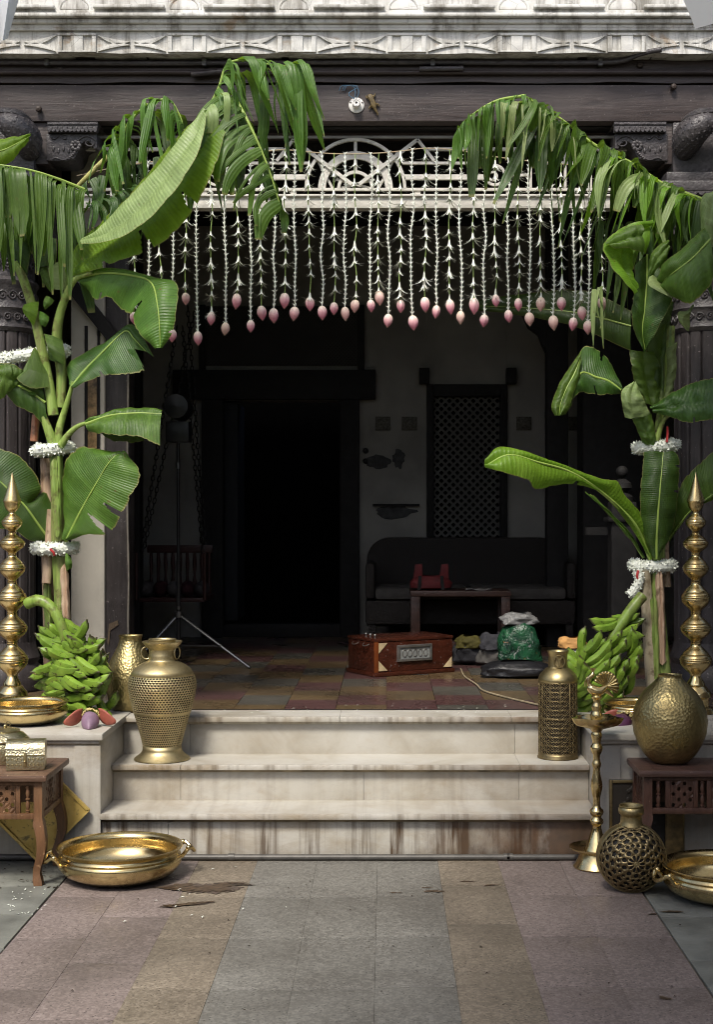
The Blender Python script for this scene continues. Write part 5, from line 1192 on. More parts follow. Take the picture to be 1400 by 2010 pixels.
def bunch(label, base, stalkpts, hands, centre, seed, blossom):
    q = random.Random(seed); t = thing('banana_bunch', label, 'banana bunch', base, group='green banana bunches')
    sp = spline(stalkpts, 24); G().tube(sp, [0.026 - 0.006 * i / 23 for i in range(24)], 10).build('stalk', stemmat('bunch_stalk' + str(seed), (0.12, 0.2, 0.03), (0.2, 0.3, 0.05), (0.27, 0.33, 0.1)), t)
    back = [(x0 + q.uniform(-14, 14), y0 + q.uniform(-12, 12), x1 + q.uniform(-12, 12), y1 + q.uniform(-12, 12), 0.075) for x0, y0, x1, y1 in hands]
    for (x0, y0, x1, y1, off) in [(*h, 0.0) for h in hands] + [b for b in back if ((b[2] - centre[0]) / centre[2]) ** 2 + ((b[3] - centre[1]) / centre[3]) ** 2 < 0.8]:
        mx, my = (x0 + x1) / 2, (y0 + y1) / 2; cx_, cy_, rx_, ry_, dc = centre
        dp = dc - 0.12 * max(-0.3, 1 - ((mx - cx_) / rx_) ** 2 - ((my - cy_) / ry_) ** 2) + q.uniform(-0.006, 0.006) + off
        a = P(x0, y0, dp); b_ = P(x1, y1, dp); v = b_ - a; L = v.length; v.normalize()
        X = (v + Vector((0, -max(0.08, (0.135 - L) / 0.135), 0))).normalized()
        Zb = Vector((-v.z, 0, v.x))
        if Zb.z < -0.15 or (abs(Zb.z) <= 0.15 and Zb.x < 0): Zb = -Zb
        Zb = (Zb + Vector((0, q.uniform(-0.5, 0.1), 0))); Zb = (Zb - X * Zb.dot(X)).normalized(); Yb_ = Zb.cross(X)
        rot = Matrix((X, Yb_, Zb)).transposed().to_4x4(); s_ = max(1.0, min(1.25, L / 0.112))
        o = bpy.data.objects.new('banana', q.choice(BANM)); col.objects.link(o); o.parent = t
        o.matrix_local = Matrix.Translation(a - X * 0.012 - ORG[t.name]) @ rot @ Matrix.Diagonal((s_, 1.0, 1.0, 1)) @ Matrix.Rotation(q.uniform(-0.2, 0.2), 4, 'X')
    if blossom:
        c, ax, sc_, bm, cm = blossom
        ax = Vector(ax).normalized(); rot = ax.to_track_quat('X', 'Z').to_matrix().to_4x4(); M = Matrix.Translation(c) @ rot @ Matrix.Scale(sc_, 4)
        g = G(); pr = [(0.0, -0.055), (0.022, -0.05), (0.037, -0.03), (0.042, -0.005), (0.039, 0.02), (0.030, 0.045), (0.017, 0.066), (0.006, 0.078), (0, 0.082)]
        g.lathe(pr, 28, (0, 0, 0), 'x', mod=lambda a, tt: 1 + 0.035 * math.sin(3 * a + 5 * tt)); g.xf(M)
        b = g.build('blossom', bm, t)
        for s, k in ((-1, 0), (1, 1)):
            rows = []
            for i in range(10):
                u = i / 9; row = []
                for j in range(7):
                    v = (j / 6 - 0.5); w = 0.036 * math.sin(math.pi * (0.18 + 0.7 * u))
                    x = -0.05 + 0.085 * u - 0.025 * u * u; y = s * (0.035 + 0.05 * u + 0.03 * u * u); z = 0.02 + v * w * 2
                    row.append(M @ Vector((x - 0.3 * v * v * 0.08, y + s * 0.12 * (0.25 - v * v) * 0.2, z - 0.02 * u)))
                rows.append(row)
            G().rows(rows).build('bract', cm, b, thick=0.004)
        g = G()
        for i in range(60):
            a = 2 * math.pi * q.random(); r = 0.040; p0 = Vector((-0.05 + q.uniform(-0.006, 0.012), r * math.cos(a), r * math.sin(a)))
            g.ball(M @ p0, 0.0042, 6, 4)
        stuff(g.build('florets', plain('yellow_florets' + str(seed), (0.5, 0.42, 0.16), 0.6), b))
    return t
BLOS = plain('purple_blossom', (0.215, 0.135, 0.19), 0.5, var=0.25, scale=14, kind='pos')
BLOS2 = plain('deep_purple_blossom', (0.085, 0.03, 0.07), 0.45, var=0.3, scale=14)
BRAC = plain('red_bract', (0.32, 0.09, 0.06), 0.5, var=0.3)
hl = [(138, 1252, 92, 1243), (132, 1258, 72, 1250), (128, 1264, 68, 1264), (132, 1276, 74, 1277), (136, 1284, 78, 1290), (140, 1290, 100, 1296), (128, 1218, 150, 1252), (126, 1240, 146, 1270), (124, 1262, 150, 1290),
    (142, 1258, 184, 1242), (176, 1292, 182, 1246), (162, 1294, 170, 1258), (150, 1290, 156, 1262), (178, 1292, 194, 1264), (186, 1308, 201, 1276), (194, 1316, 207, 1290), (104, 1288, 126, 1320), (104, 1306, 134, 1332), (128, 1298, 153, 1342), (140, 1296, 168, 1334),
    (152, 1292, 180, 1332), (176, 1290, 193, 1328), (192, 1336, 182, 1290), (80, 1310, 108, 1336), (94, 1308, 118, 1332), (84, 1338, 122, 1343), (116, 1322, 129, 1360), (126, 1322, 142, 1354), (136, 1332, 156, 1362), (154, 1330, 186, 1354), (188, 1357, 214, 1318),
    (184, 1346, 221, 1320), (148, 1352, 166, 1374), (158, 1362, 194, 1360), (188, 1374, 229, 1345), (86, 1351, 122, 1352), (92, 1361, 127, 1364), (130, 1370, 165, 1376), (158, 1380, 192, 1383), (194, 1374, 201, 1402), (203, 1392, 229, 1385), (134, 1388, 142, 1410), (140, 1360, 152, 1392),
    (110, 1300, 90, 1322), (200, 1350, 224, 1330), (210, 1340, 226, 1306), (120, 1380, 150, 1395), (170, 1390, 188, 1405), (170, 1340, 196, 1346), (105, 1268, 130, 1300), (155, 1275, 190, 1282), (165, 1310, 200, 1306), (95, 1330, 112, 1350)]
bunch('bunch of green bananas on the left marble block, purple blossom at its end', P(150, 1400, 6.2), PP([(52, 1185, 6.28), (75, 1178, 6.26), (100, 1192, 6.25), (118, 1225, 6.24), (130, 1262, 6.24), (145, 1320, 6.22), (158, 1380, 6.2)]), hl, (148, 1325, 85, 92, 6.27), 1,
      (P(176, 1415, 5.86) + Vector((0, 0, -0.002)), (0.12, -0.9, -0.30), 0.88, BLOS, BRAC))
hr = [(1208, 1218, 1171, 1238), (1212, 1222, 1184, 1248), (1208, 1220, 1260, 1238), (1204, 1244, 1252, 1253), (1206, 1212, 1228, 1222), (1216, 1230, 1240, 1262), (1222, 1278, 1256, 1245), (1236, 1284, 1259, 1258), (1252, 1294, 1263, 1262), (1232, 1303, 1262, 1285), (1150, 1280, 1192, 1261), (1152, 1302, 1212, 1282),
    (1158, 1314, 1212, 1295), (1172, 1328, 1228, 1300), (1156, 1328, 1206, 1319), (1200, 1328, 1242, 1310), (1220, 1322, 1257, 1305), (1146, 1284, 1122, 1238), (1151, 1302, 1145, 1248), (1142, 1314, 1130, 1272), (1114, 1286, 1132, 1322), (1132, 1334, 1156, 1304), (1138, 1344, 1157, 1318), (1146, 1354, 1167, 1328), (1130, 1368, 1166, 1350), (1134, 1382, 1168, 1375),
    (1130, 1400, 1168, 1393), (1196, 1348, 1227, 1330), (1130, 1357, 1162, 1340), (1170, 1345, 1205, 1338), (1165, 1362, 1200, 1352), (1168, 1380, 1198, 1372), (1185, 1270, 1222, 1256), (1195, 1290, 1230, 1275), (1118, 1300, 1140, 1345), (1120, 1330, 1138, 1362), (1190, 1372, 1228, 1352), (1185, 1390, 1222, 1380), (1200, 1362, 1240, 1340), (1205, 1400, 1235, 1392), (1150, 1372, 1185, 1360), (1140, 1345, 1175, 1352), (1225, 1335, 1250, 1318), (1230, 1360, 1252, 1335), (1110, 1345, 1132, 1378), (1112, 1372, 1140, 1392), (1170, 1400, 1205, 1398)]
bunch('bunch of green bananas at the right behind the pierced brass can', P(1180, 1400, 6.25), PP([(1262, 1170, 6.36), (1245, 1190, 6.34), (1225, 1218, 6.33), (1205, 1250, 6.32), (1190, 1310, 6.30), (1175, 1385, 6.28)]), hr, (1180, 1315, 80, 100, 6.36), 2,
      (P(1218, 1422, 5.95), (-0.75, -0.6, -0.25), 1.0, BLOS2, BRAC))

# ================================================================ BRASS
def sq(pr, c, d):      # profile given as (pixel y, half width in pixels) -> (r, z) at depth d
    return [(w * d / F, EYE - (y - CY) * d / F) for y, w in pr]
# --- stacked finials
def finial(px, d, label):
    c = P(px, 1361, d); c.z = 0.513
    t = thing('brass_finial', label, 'finial', c, group='tall stacked brass finials')
    pr = [(927, 0.3), (945, 5.5), (965, 11.5), (981, 17), (984, 17.5), (986, 16), (990, 15.5), (996, 14), (1001, 10.5), (1004, 8)]
    G().lathe(sq(pr, c, d), 32, (c.x, c.y, 0)).build('cone_tip', BRF, t)
    balls = [(1004, 1045, 20.5), (1045, 1087, 25.5), (1087, 1141, 26), (1141, 1203, 29), (1203, 1261, 30.5), (1261, 1327, 32)]
    for y0, y1, r in balls:
        h = y1 - y0; pr = []
        for u, w in ((0.0, 0.34), (0.05, 0.30), (0.12, 0.37), (0.20, 0.56), (0.28, 0.72), (0.34, 0.80), (0.355, 0.79), (0.37, 0.86), (0.42, 0.93), (0.45, 0.955), (0.462, 0.94), (0.475, 0.985), (0.50, 1.0), (0.53, 0.99), (0.545, 0.945), (0.56, 0.965), (0.64, 0.93), (0.74, 0.79), (0.83, 0.59), (0.9, 0.43), (0.96, 0.33), (1.0, 0.31)):
            pr.append((y0 + 0.2 + (h - 0.4) * u, r * w))
        G().lathe(sq(pr, c, d), 36, (c.x, c.y, 0)).build('ribbed_bulb', BRF, t, ang=50)
    pr = [(1327, 10), (1332, 12), (1340, 17), (1345, 17.5), (1347, 21), (1352, 24), (1355, 27), (1358, 29), (1361, 29.5)]
    G().lathe(sq(pr, c, d), 36, (c.x, c.y, 0)).build('foot', BRF, t)
    zf = sq([(1361, 1)], c, d)[0][1]
    G().lathe([(0.067, zf), (0.069, zf - 0.012), (0.060, zf - 0.02), (0.058, 0.545), (0.075, 0.54), (0.082, 0.53), (0.084, 0.514)], 36, (c.x, c.y, 0)).build('base_drum', BRF, t)
    return t
finial(23, 6.29, 'tall stacked brass finial standing by the left column')
finial(1367, 6.29, 'tall stacked brass finial standing by the right column')
# --- urli bowls
def urli(label, loc, r, handle_mat=None, ang=0.0, handles=True):
    t = thing('brass_bowl', label, 'bowl', loc, ang, 'wide brass bowls')
    o_ = [(0.0, 0.004), (0.52, 0.0), (0.72, 0.03), (0.88, 0.11), (0.975, 0.22), (1.0, 0.30), (0.985, 0.355), (0.965, 0.37), (0.975, 0.385), (0.955, 0.40), (0.945, 0.44), (0.99, 0.49), (1.012, 0.505), (1.01, 0.525), (0.985, 0.525), (0.915, 0.47), (0.905, 0.41), (0.93, 0.33), (0.92, 0.25), (0.83, 0.13), (0.68, 0.055), (0.5, 0.03), (0.0, 0.028)]
    G().lathe([(a * r, b * r) for a, b in o_], 72).build('bowl', BR, t, local=True, ang=50)
    if handles:
        for s in (-1, 1):
            g = G(); cx = s * r * 1.0; z = 0.43 * r
            pts = [Vector((s * r * 0.97, -0.20 * r, z - 0.03)), Vector((s * r * 1.10, -0.22 * r, z + 0.004)), Vector((s * r * 1.19, -0.12 * r, z - 0.012)), Vector((s * r * 1.215, 0, z - 0.02)), Vector((s * r * 1.19, 0.12 * r, z - 0.012)), Vector((s * r * 1.10, 0.22 * r, z + 0.004)), Vector((s * r * 0.97, 0.20 * r, z - 0.03))]
            g.tube(spline(pts, 26), 0.0075, 8); g.build('handle', handle_mat or BR, t, local=True)
            for k in (-1, 1): G().ball((s * r * 1.08, k * 0.22 * r, z + 0.004), 0.011, 10, 6).build('knob', handle_mat or BR, t, local=True)
    return t
urli('wide brass bowl on the paving beside the left stool', (P(235, 0, 5.44).x, 5.44, 0.002), 0.236, None, R(20))
urli('wide brass bowl on the paving at the right edge, partly out of view', (P(1424, 0, 5.17).x, 5.17, 0.002), 0.226, None, R(15))
urli('brass bowl on the left marble block in front of the finial', (P(52, 0, 5.99).x, 5.99, 0.514), 0.172, None, R(80), False)
urli('brass bowl on the right marble block behind the round hammered pot', (P(1250, 0, 6.10).x, 6.10, 0.514), 0.14, None, R(60), False)

# --- hammered vase at left (rear) and hammered pot at right
d = 6.40; c = P(256, 1402, d)
t = thing('hammered_vase', 'hammered brass vase with narrow neck behind the pierced vase on the left', 'vase', (c.x, d, 0.506))
pr = [(1404, 1), (1404, 30), (1396, 38), (1380, 44), (1360, 47.5), (1340, 48.5), (1322, 46), (1305, 40), (1290, 32), (1277, 25.5), (1268, 22.5), (1262, 21.5), (1257, 23), (1255.5, 23.5), (1256, 21.5), (1262, 19.5), (1275, 22), (1300, 36)]
pr2 = sq(pr, c, d); z0 = pr2[0][1]; G().lathe([(r, z - z0 + 0.506) for r, z in pr2], 48, (c.x, d, 0)).build('body', BRH, t, ang=60)
d = 5.56; c = P(1316, 1500, d)
t = thing('hammered_pot', 'round hammered brass pot with a small mouth on the right stool', 'pot', (c.x, d, 0.4215))
pr = [(1498, 1), (1498, 30), (1492, 40), (1480, 51), (1462, 62), (1440, 70.5), (1418, 73.5), (1396, 71), (1376, 63), (1360, 52), (1348, 40), (1340, 31), (1334, 25.5), (1330, 23.2), (1327, 23.5), (1325.3, 24.2), (1325.5, 22), (1331, 20.5), (1342, 28), (1365, 52)]
pr2 = sq(pr, c, d); z0 = pr2[0][1]; G().lathe([(r, z - z0 + 0.4215) for r, z in pr2], 64, (c.x, d, 0)).build('body', BRH, t, ang=60)

# --- generic pierced sheet: cells bridged between their square border and a hole
def pierced(fn, nu, nv, hole, closed=True, stagger=False, keep=None):
    g = G(); k = len(hole)
    def sqpt(a):
        x, y = math.cos(a), math.sin(a); m = max(abs(x), abs(y)); return (0.5 + 0.5 * x / m, 0.5 + 0.5 * y / m)
    ring = [sqpt(2 * math.pi * (i + 0.5) / k if False else math.atan2(hole[i][1] - 0.5, hole[i][0] - 0.5)) for i in range(k)]
    # snap four ring points to the corners so neighbouring cells meet
    for cx_, cy_ in ((0, 0), (1, 0), (1, 1), (0, 1)):
        j = min(range(k), key=lambda i: (ring[i][0] - cx_) ** 2 + (ring[i][1] - cy_) ** 2); ring[j] = (cx_, cy_)
    for v in range(nv):
        for u in range(nu):
            if stagger and v % 2: u = u + 0.5
            if keep and not keep(u, v):
                g.add([fn((u + a) / nu, (v + b) / nv) for a, b in ((0, 0), (1, 0), (1, 1), (0, 1))], [(0, 1, 2, 3)]); continue
            vs = [fn((u + a) / nu, (v + b) / nv) for a, b in ring] + [fn((u + a) / nu, (v + b) / nv) for a, b in hole]
            g.add(vs, [(i, (i + 1) % k, (i + 1) % k + k, i + k) for i in range(k)])
    return g
def star_hole(r0, r1, n=4, ph=0.0, sq_=1.0):
    m = n * 2; return [(0.5 + (r0 if i % 2 == 0 else r1) * math.cos(2 * math.pi * i / m + ph) * sq_, 0.5 + (r0 if i % 2 == 0 else r1) * math.sin(2 * math.pi * i / m + ph)) for i in range(m)]
def interp(pr, t):
    L = [0.0]
    for i in range(1, len(pr)): L.append(L[-1] + math.hypot(pr[i][0] - pr[i-1][0], pr[i][1] - pr[i-1][1]))
    s = t * L[-1]
    for i in range(1, len(pr)):
        if s <= L[i] + 1e-9:
            h = (s - L[i-1]) / max(1e-9, L[i] - L[i-1]); return (pr[i-1][0] + (pr[i][0] - pr[i-1][0]) * h, pr[i-1][1] + (pr[i][1] - pr[i-1][1]) * h)
    return pr[-1]
# --- pierced vase with ring handles, left
INNER_DARK = plain('painted_inner_dark', (0.012, 0.010, 0.008), 0.7)  # black for liners added inside pierced brass; stands in for shade behind the holes
d = 6.09; c = P(318, 1492, d)
t = thing('pierced_vase', 'tall pierced brass vase with ring handles on the middle step at left', 'vase', (c.x, d, Z2))
sh = Z2 + 0.001 - sq([(1490, 1)], c, d)[0][1]
def lp(pr): return [(r, z + sh) for r, z in sq(pr, c, d)]
G().lathe(lp([(1490, 52), (1489, 54.5), (1487, 54), (1479, 43), (1473, 38.5), (1470, 38), (1462, 37.5)]), 56, (c.x, d, 0)).build('foot', BRV, t, thick=0.002)
prof = lp([(1462, 37.5), (1440, 43), (1415, 50), (1390, 57.5), (1368, 63.5), (1350, 66.5), (1346, 67)])
def fnv(u, v):
    r, z = interp(prof, v); a = 2 * math.pi * u; return Vector((c.x + r * math.cos(a), d + r * math.sin(a), z))
def fn_rows(u, v): return fnv(u, v)
pierced(fnv, 62, 26, star_hole(0.46, 0.33, 4), True, True).build('pierced_lower_body', BRV, t, ang=60, thick=0.0015, weld=True)
G().lathe([(r - 0.005, z) for r, z in lp([(1462, 37.5), (1440, 43), (1415, 50), (1390, 57.5), (1368, 63.5), (1346, 67), (1338, 66.5), (1329, 64.5), (1324, 62)])], 48, (c.x, d, 0)).build('added_dark_liner', INNER_DARK, t)
G().lathe(lp([(1398.5, 56), (1397, 56.6), (1394.5, 57.2), (1393.5, 57)]), 56, (c.x, d, 0)).build('band', BRV, t)
prof2 = lp([(1345.6, 67), (1338, 66.5), (1329, 64.5), (1324, 62)])
p1 = prof; prof = prof2
pierced(fnv, 62, 5, star_hole(0.46, 0.33, 4), True, True).build('pierced_upper_body', BRV, t, ang=60, thick=0.0015, weld=True)
G().lathe(lp([(1324, 62), (1314, 56.5), (1306, 47), (1300, 36), (1297, 28), (1294, 26), (1292, 26.5), (1290, 25.8), (1288, 26.5), (1285, 25.5), (1272, 25.5), (1269, 26.8), (1267, 27.2), (1265, 26.5), (1262, 25.8), (1256, 25.5), (1254, 27)]), 56, (c.x, d, 0)).build('neck', BRV, t, thick=0.0015, ang=50)
G().lathe(lp([(1276, 24.5), (1270, 30), (1264, 36), (1259.5, 39), (1258.5, 39), (1260, 36), (1267, 26), (1276, 22)]), 56, (c.x, d, 0)).build('flared_lip', BRV, t)
for s in (-1, 1):
    cc = Vector((c.x + s * 0.066, d - 0.012, zz(1281, d) + sh)); pts = [cc + Vector((0.021 * math.cos(a) * (1 if s < 0 else 0.45), 0.021 * math.cos(a) * (0.2 if s < 0 else 0.8), 0.026 * math.sin(a))) for a in [2 * math.pi * i / 20 for i in range(21)]]
    G().tube(pts, 0.0028, 6).build('ring_handle', BRV, t)
    G().box(cc.x - s * 0.012 - 0.006, cc.x - s * 0.012 + 0.006, d - 0.018, d - 0.006, cc.z + 0.018, cc.z + 0.03).build('handle_lug', BRV, t)
# --- pierced milk-can vase, right
d = 6.135; c = P(1096, 1490, d)
t = thing('pierced_can', 'dark pierced brass can with floral lattice on the middle step at right', 'vase', (c.x, d, Z2))
sh = Z2 + 0.001 - sq([(1489, 1)], c, d)[0][1]
G().lathe(lp([(1489, 38), (1488.5, 40), (1486, 39.5), (1483, 38.2), (1479, 38)]), 48, (c.x, d, 0)).build('foot', BRD, t, thick=0.002)
rr = 38.0 * d / F; z0 = zz(1479, d) + sh; z1 = zz(1340, d) + sh
def cyl(u, w): a = u / rr; return Vector((c.x + rr * math.sin(a), d - rr * math.cos(a), w))
def ribbon(g, pts, wd, th=0.0018):
    n = len(pts); rows = []
    for i in range(n):
        a, b = pts[max(0, i-1)], pts[min(n-1, i+1)]; tx, ty = b[0]-a[0], b[1]-a[1]; l = math.hypot(tx, ty) or 1; nx, ny = -ty/l*wd/2, tx/l*wd/2
        rows.append([cyl(pts[i][0]+nx, pts[i][1]+ny), cyl(pts[i][0]-nx, pts[i][1]-ny)])
    g.rows(rows)
nc = 12; cw = 2 * math.pi * rr / nc; nr = 8; chh = (z1 - z0) / nr; g = G()
for i in range(nc):
    for j in range(nr):
        ox, oz = (i + 0.5) * cw, z0 + (j + 0.5) * chh
        for k in range(8):
            a = k * math.pi / 4; ca, sa = math.cos(a), math.sin(a); Lp_ = cw * (0.46 if k % 2 == 0 else 0.60); pts = []
            for s in range(11):
                tt = s / 10 * 2 * math.pi; lx = Lp_ * (0.16 + 0.84 * (0.5 - 0.5 * math.cos(tt))); ly = cw * 0.105 * math.sin(tt)
                pts.append((ox + lx * ca - ly * sa, oz + (lx * sa + ly * ca) * chh / cw))
            ribbon(g, pts, 0.0016)
    ribbon(g, [(i * cw, z0), (i * cw, (z0 + z1) / 2), (i * cw, z1)], 0.0022)
for j in range(nr + 1): ribbon(g, [(2 * math.pi * rr * s / 48, z0 + j * chh) for s in range(49)], 0.0026 if j not in (0, 4, nr) else 0.006)
g.build('lattice_body', brass('lattice_aged_brass', (0.24, 0.185, 0.095), 0.42, 0.6), t, ang=60, thick=0.0016)
G().lathe(lp([(1340, 38), (1338, 38.8), (1334, 38.5), (1326, 35.5), (1319, 29), (1314, 23.5), (1312, 19.5), (1310, 19), (1290, 18.6), (1286, 19.4), (1281, 21.5), (1279.5, 21.8), (1280, 20.5), (1290, 17), (1312, 17)]), 48, (c.x, d, 0)).build('neck', BRA, t, ang=50)
G().lathe([(rr - 0.006, z0), (rr - 0.006, z1)], 40, (c.x, d, 0)).build('added_dark_liner', INNER_DARK, t)
cc = Vector((c.x, d - 20.2 * d / F, zz(1299, d) + sh)); G().tube([cc + Vector((0.023 * math.cos(a), -0.003, 0.026 * math.sin(a))) for a in [2 * math.pi * i / 24 for i in range(25)]], 0.003, 6).build('ring_handle', BRA, t)
G().box(cc.x - 0.004, cc.x + 0.004, cc.y - 0.006, cc.y + 0.004, cc.z - 0.02, cc.z + 0.012).build('handle_lug', BRA, t)
for s in (-1, 1): G().bar(cc + Vector((0, -0.002, 0.004)), cc + Vector((s * 0.011, -0.002, 0.019)), 0.006, 0.006).build('handle_lug', BRA, t)
# --- round pierced pot on the paving, right
d = 5.262; rad = 0.129; c = Vector((P(1240, 0, d).x, d, rad - 0.006 + 0.001))
t = thing('pierced_pot', 'round pierced brass pot with flower cut-outs on the paving below the right stool', 'pot', (c.x, d, 0.0))
RY = 0.86
def fs(th, a): return c + Vector((rad * math.sin(th) * math.sin(a), -rad * RY * math.cos(th), rad * 0.99 * math.sin(th) * math.cos(a)))
leafh = [(0.5 + 0.30 * math.cos(a) * (0.55 if False else 1) * (1 - 0.0), 0.5 + 0.0) for a in (0,)]
def leaf_hole(w, h, m=8): return [(0.5 + w * math.cos(2*math.pi*i/m), 0.5 + h * math.sin(2*math.pi*i/m) * (1 if math.sin(2*math.pi*i/m) > 0 else 0.9)) for i in range(m)]
rings = [(0.07, 0.26, 10, leaf_hole(0.32, 0.45)), (0.26, 0.44, 10, leaf_hole(0.30, 0.42)), (0.44, 0.60, 20, star_hole(0.45, 0.22, 4)), (0.60, 0.80, 16, star_hole(0.47, 0.24, 5)), (0.80, 0.98, 20, leaf_hole(0.34, 0.43)), (0.98, 1.14, 20, star_hole(0.46, 0.22, 4, 0.4)), (1.14, 1.28, 26, leaf_hole(0.32, 0.38))]
for k, (t0, t1, nu, h) in enumerate(rings):
    off = (k % 2) * 0.5
    g = pierced(lambda u, v: fs(t0 + (t1 - t0) * v, 2 * math.pi * (u + off / nu)), nu, 1, h)
    g.build('pierced_ring', BRD, t, ang=60, thick=0.0018, weld=True)
G().rows([[fs(0.004 + 0.066 * i / 4, 2 * math.pi * j / 40) for j in range(40)] for i in range(5)], closed=True).build('rosette_centre', BRA, t, thick=0.0018)
G().rows([[fs(1.28 + (math.pi - 1.285) * i / 22, 2 * math.pi * j / 56) for j in range(56)] for i in range(23)], closed=True).build('shell', BRA, t, thick=0.0018)
G().tube([fs(1.285, 2 * math.pi * j / 60) * 1.0 for j in range(61)], 0.0035, 6).build('rim_bead', BRA, t)
G().rows([[c + (fs(0.03 + 1.3 * i / 16, 2 * math.pi * j / 48) - c) * 0.955 for j in range(48)] for i in range(17)], closed=True).build('added_dark_liner', INNER_DARK, t)
zt = c.z + rad * 0.90
G().lathe([(r, zt + h) for r, h in ((0.047, -0.01), (0.044, 0.005), (0.040, 0.012), (0.038, 0.035), (0.040, 0.040), (0.045, 0.044), (0.0475, 0.055), (0.046, 0.066), (0.042, 0.070), (0.045, 0.073), (0.0445, 0.076), (0.040, 0.074), (0.036, 0.06), (0.034, 0.02), (0.034, -0.02))], 40, (c.x, d, 0)).build('neck', BRA, t, ang=50)

# --- peacock lamp
d = 5.60; c = P(1172, 1705, d)
t = thing('peacock_lamp', 'tall brass oil lamp with a peacock on top standing beside the steps', 'oil lamp', (c.x, d, 0.0))
sh = 0.001 - sq([(1705, 1)], c, d)[0][1]
G().lathe(lp([(1705, 40), (1704, 45), (1702, 46), (1697, 42), (1688, 37), (1680, 34), (1676, 33)]), 48, (c.x, d, 0)).build('foot', BR, t)
G().lathe(lp([(1676, 33), (1672, 44), (1667, 53), (1664, 54), (1663.5, 53), (1668, 47), (1672, 38), (1674, 26)]), 48, (c.x, d, 0)).build('drip_plate', BR, t)
G().lathe(lp([(1674, 26), (1668, 24.5), (1662, 21), (1656, 19.5), (1650, 16.5), (1644, 14.5), (1636, 11.5), (1628, 9.5), (1622, 9), (1619, 12), (1615, 13.5), (1611, 12.5), (1608, 9.5), (1604, 9), (1601, 12), (1596, 14), (1592, 13), (1588, 8.5), (1583, 7), (1574, 6.5), (1566, 7.5)]), 32, (c.x, d, 0)).build('lower_stem', BR, t, ang=50)
G().lathe(lp([(1566, 7.5), (1556, 9.5), (1546, 11), (1536, 10.5), (1526, 8.5), (1517, 6.8), (1510, 6.3)]), 48, (c.x, d, 0), mod=lambda a, tt: 1 + 0.06 * math.sin(6 * a + 9 * tt)).build('twisted_stem', BR, t, ang=60)
G().lathe(lp([(1510, 6.3), (1506, 9), (1501, 9.5), (1497, 7.5), (1492, 6.5), (1484, 7), (1478, 10.5), (1472, 12.2), (1467, 11.5), (1463, 8.5), (1458, 8), (1450, 10.5), (1444, 11), (1439, 9), (1436, 11), (1433, 13)]), 32, (c.x, d, 0)).build('upper_stem', BR, t, ang=50)
def lip(a, tt): return 1 + (0.26 * max(0.0, math.cos(5 * (a - 1.57) / 1.0)) ** 2) * tt * (tt > 0.3)
g = G().lathe(lp([(1433, 13), (1430, 24), (1425, 33), (1419, 38), (1413, 40.5), (1410, 41), (1410.5, 39.5), (1416, 36), (1421, 30), (1424, 12)]), 60, (c.x, d, 0), mod=lambda a, tt: 1 + 0.30 * max(0.0, math.cos(5 * (a + math.pi / 2) / 2.0)) ** 6 * (0.2 < tt < 0.75)); g.build('oil_bowl', BR, t, ang=60)
G().lathe(lp([(1424, 12), (1418, 9), (1412, 12), (1405, 12.5), (1400, 10), (1396, 8.5), (1391, 10.5), (1386, 9), (1382, 7), (1376, 6.5), (1373, 9.5), (1370, 10.5), (1367, 8), (1364, 5)]), 32, (c.x, d, 0)).build('centre_stem', BR, t, ang=50)
def LPX(px, py, dy=0.0): return Vector(((px - CX) * d / F, d + dy, zz(py, d) + sh))
g = G(); g.tube(spline([LPX(1157, 1347), LPX(1160, 1352), LPX(1168, 1358), LPX(1178, 1359), LPX(1188, 1353), LPX(1194, 1348)], 20), [0.006, 0.012, 0.0165, 0.0175, 0.019, 0.0195, 0.0205, 0.021, 0.021, 0.0205, 0.020, 0.019, 0.018, 0.0165, 0.015, 0.013, 0.011, 0.009, 0.007, 0.004], 14)
b = g.build('peacock_body', BR, t)
G().tube(spline([LPX(1161, 1352), LPX(1156, 1342), LPX(1158, 1333), LPX(1164, 1327), LPX(1165, 1322)], 14), [0.013, 0.0115, 0.010, 0.009, 0.0085, 0.008, 0.008, 0.008, 0.0085, 0.009, 0.0095, 0.0095, 0.008, 0.005], 12).build('peacock_neck', BR, b)
G().tube([LPX(1161, 1329), LPX(1153, 1333), LPX(1149, 1342), LPX(1150, 1350)], [0.006, 0.004, 0.003, 0.002], 8).build('beak_chain', BR, b)
for k in (-1, 0, 1): G().tube([LPX(1165, 1323), LPX(1165 + 4 * k, 1314)], [0.0022, 0.0035], 6).build('crest', BR, b)
g = G(); fc = LPX(1186, 1350); rows = []
for i in range(7):
    row = []
    for j in range(49):
        a = R(-30 + 190 * j / 48); rr_ = 0.058 * i / 6 * (1 + (0.05 * abs(math.sin(j * math.pi / 4)) if i == 6 else 0)); row.append(fc + Vector((rr_ * math.cos(a) * 0.85 + 0.01, 0.004 * math.sin(j * math.pi / 2) * i / 6 + 0.004 * i / 6, rr_ * math.sin(a))))
    rows.append(row)
g.rows(rows).build('peacock_tail', BRA, b, thick=0.004, ang=70)
G().tube([LPX(1186, 1356), LPX(1196, 1362), LPX(1205, 1370)], [0.01, 0.007, 0.004], 8).build('wing', BR, b)
G().ball(LPX(1162, 1417, -0.06), 0.012, 8, 6).build('wick', plain('cotton_wick', (0.7, 0.66, 0.6), 0.8), t)

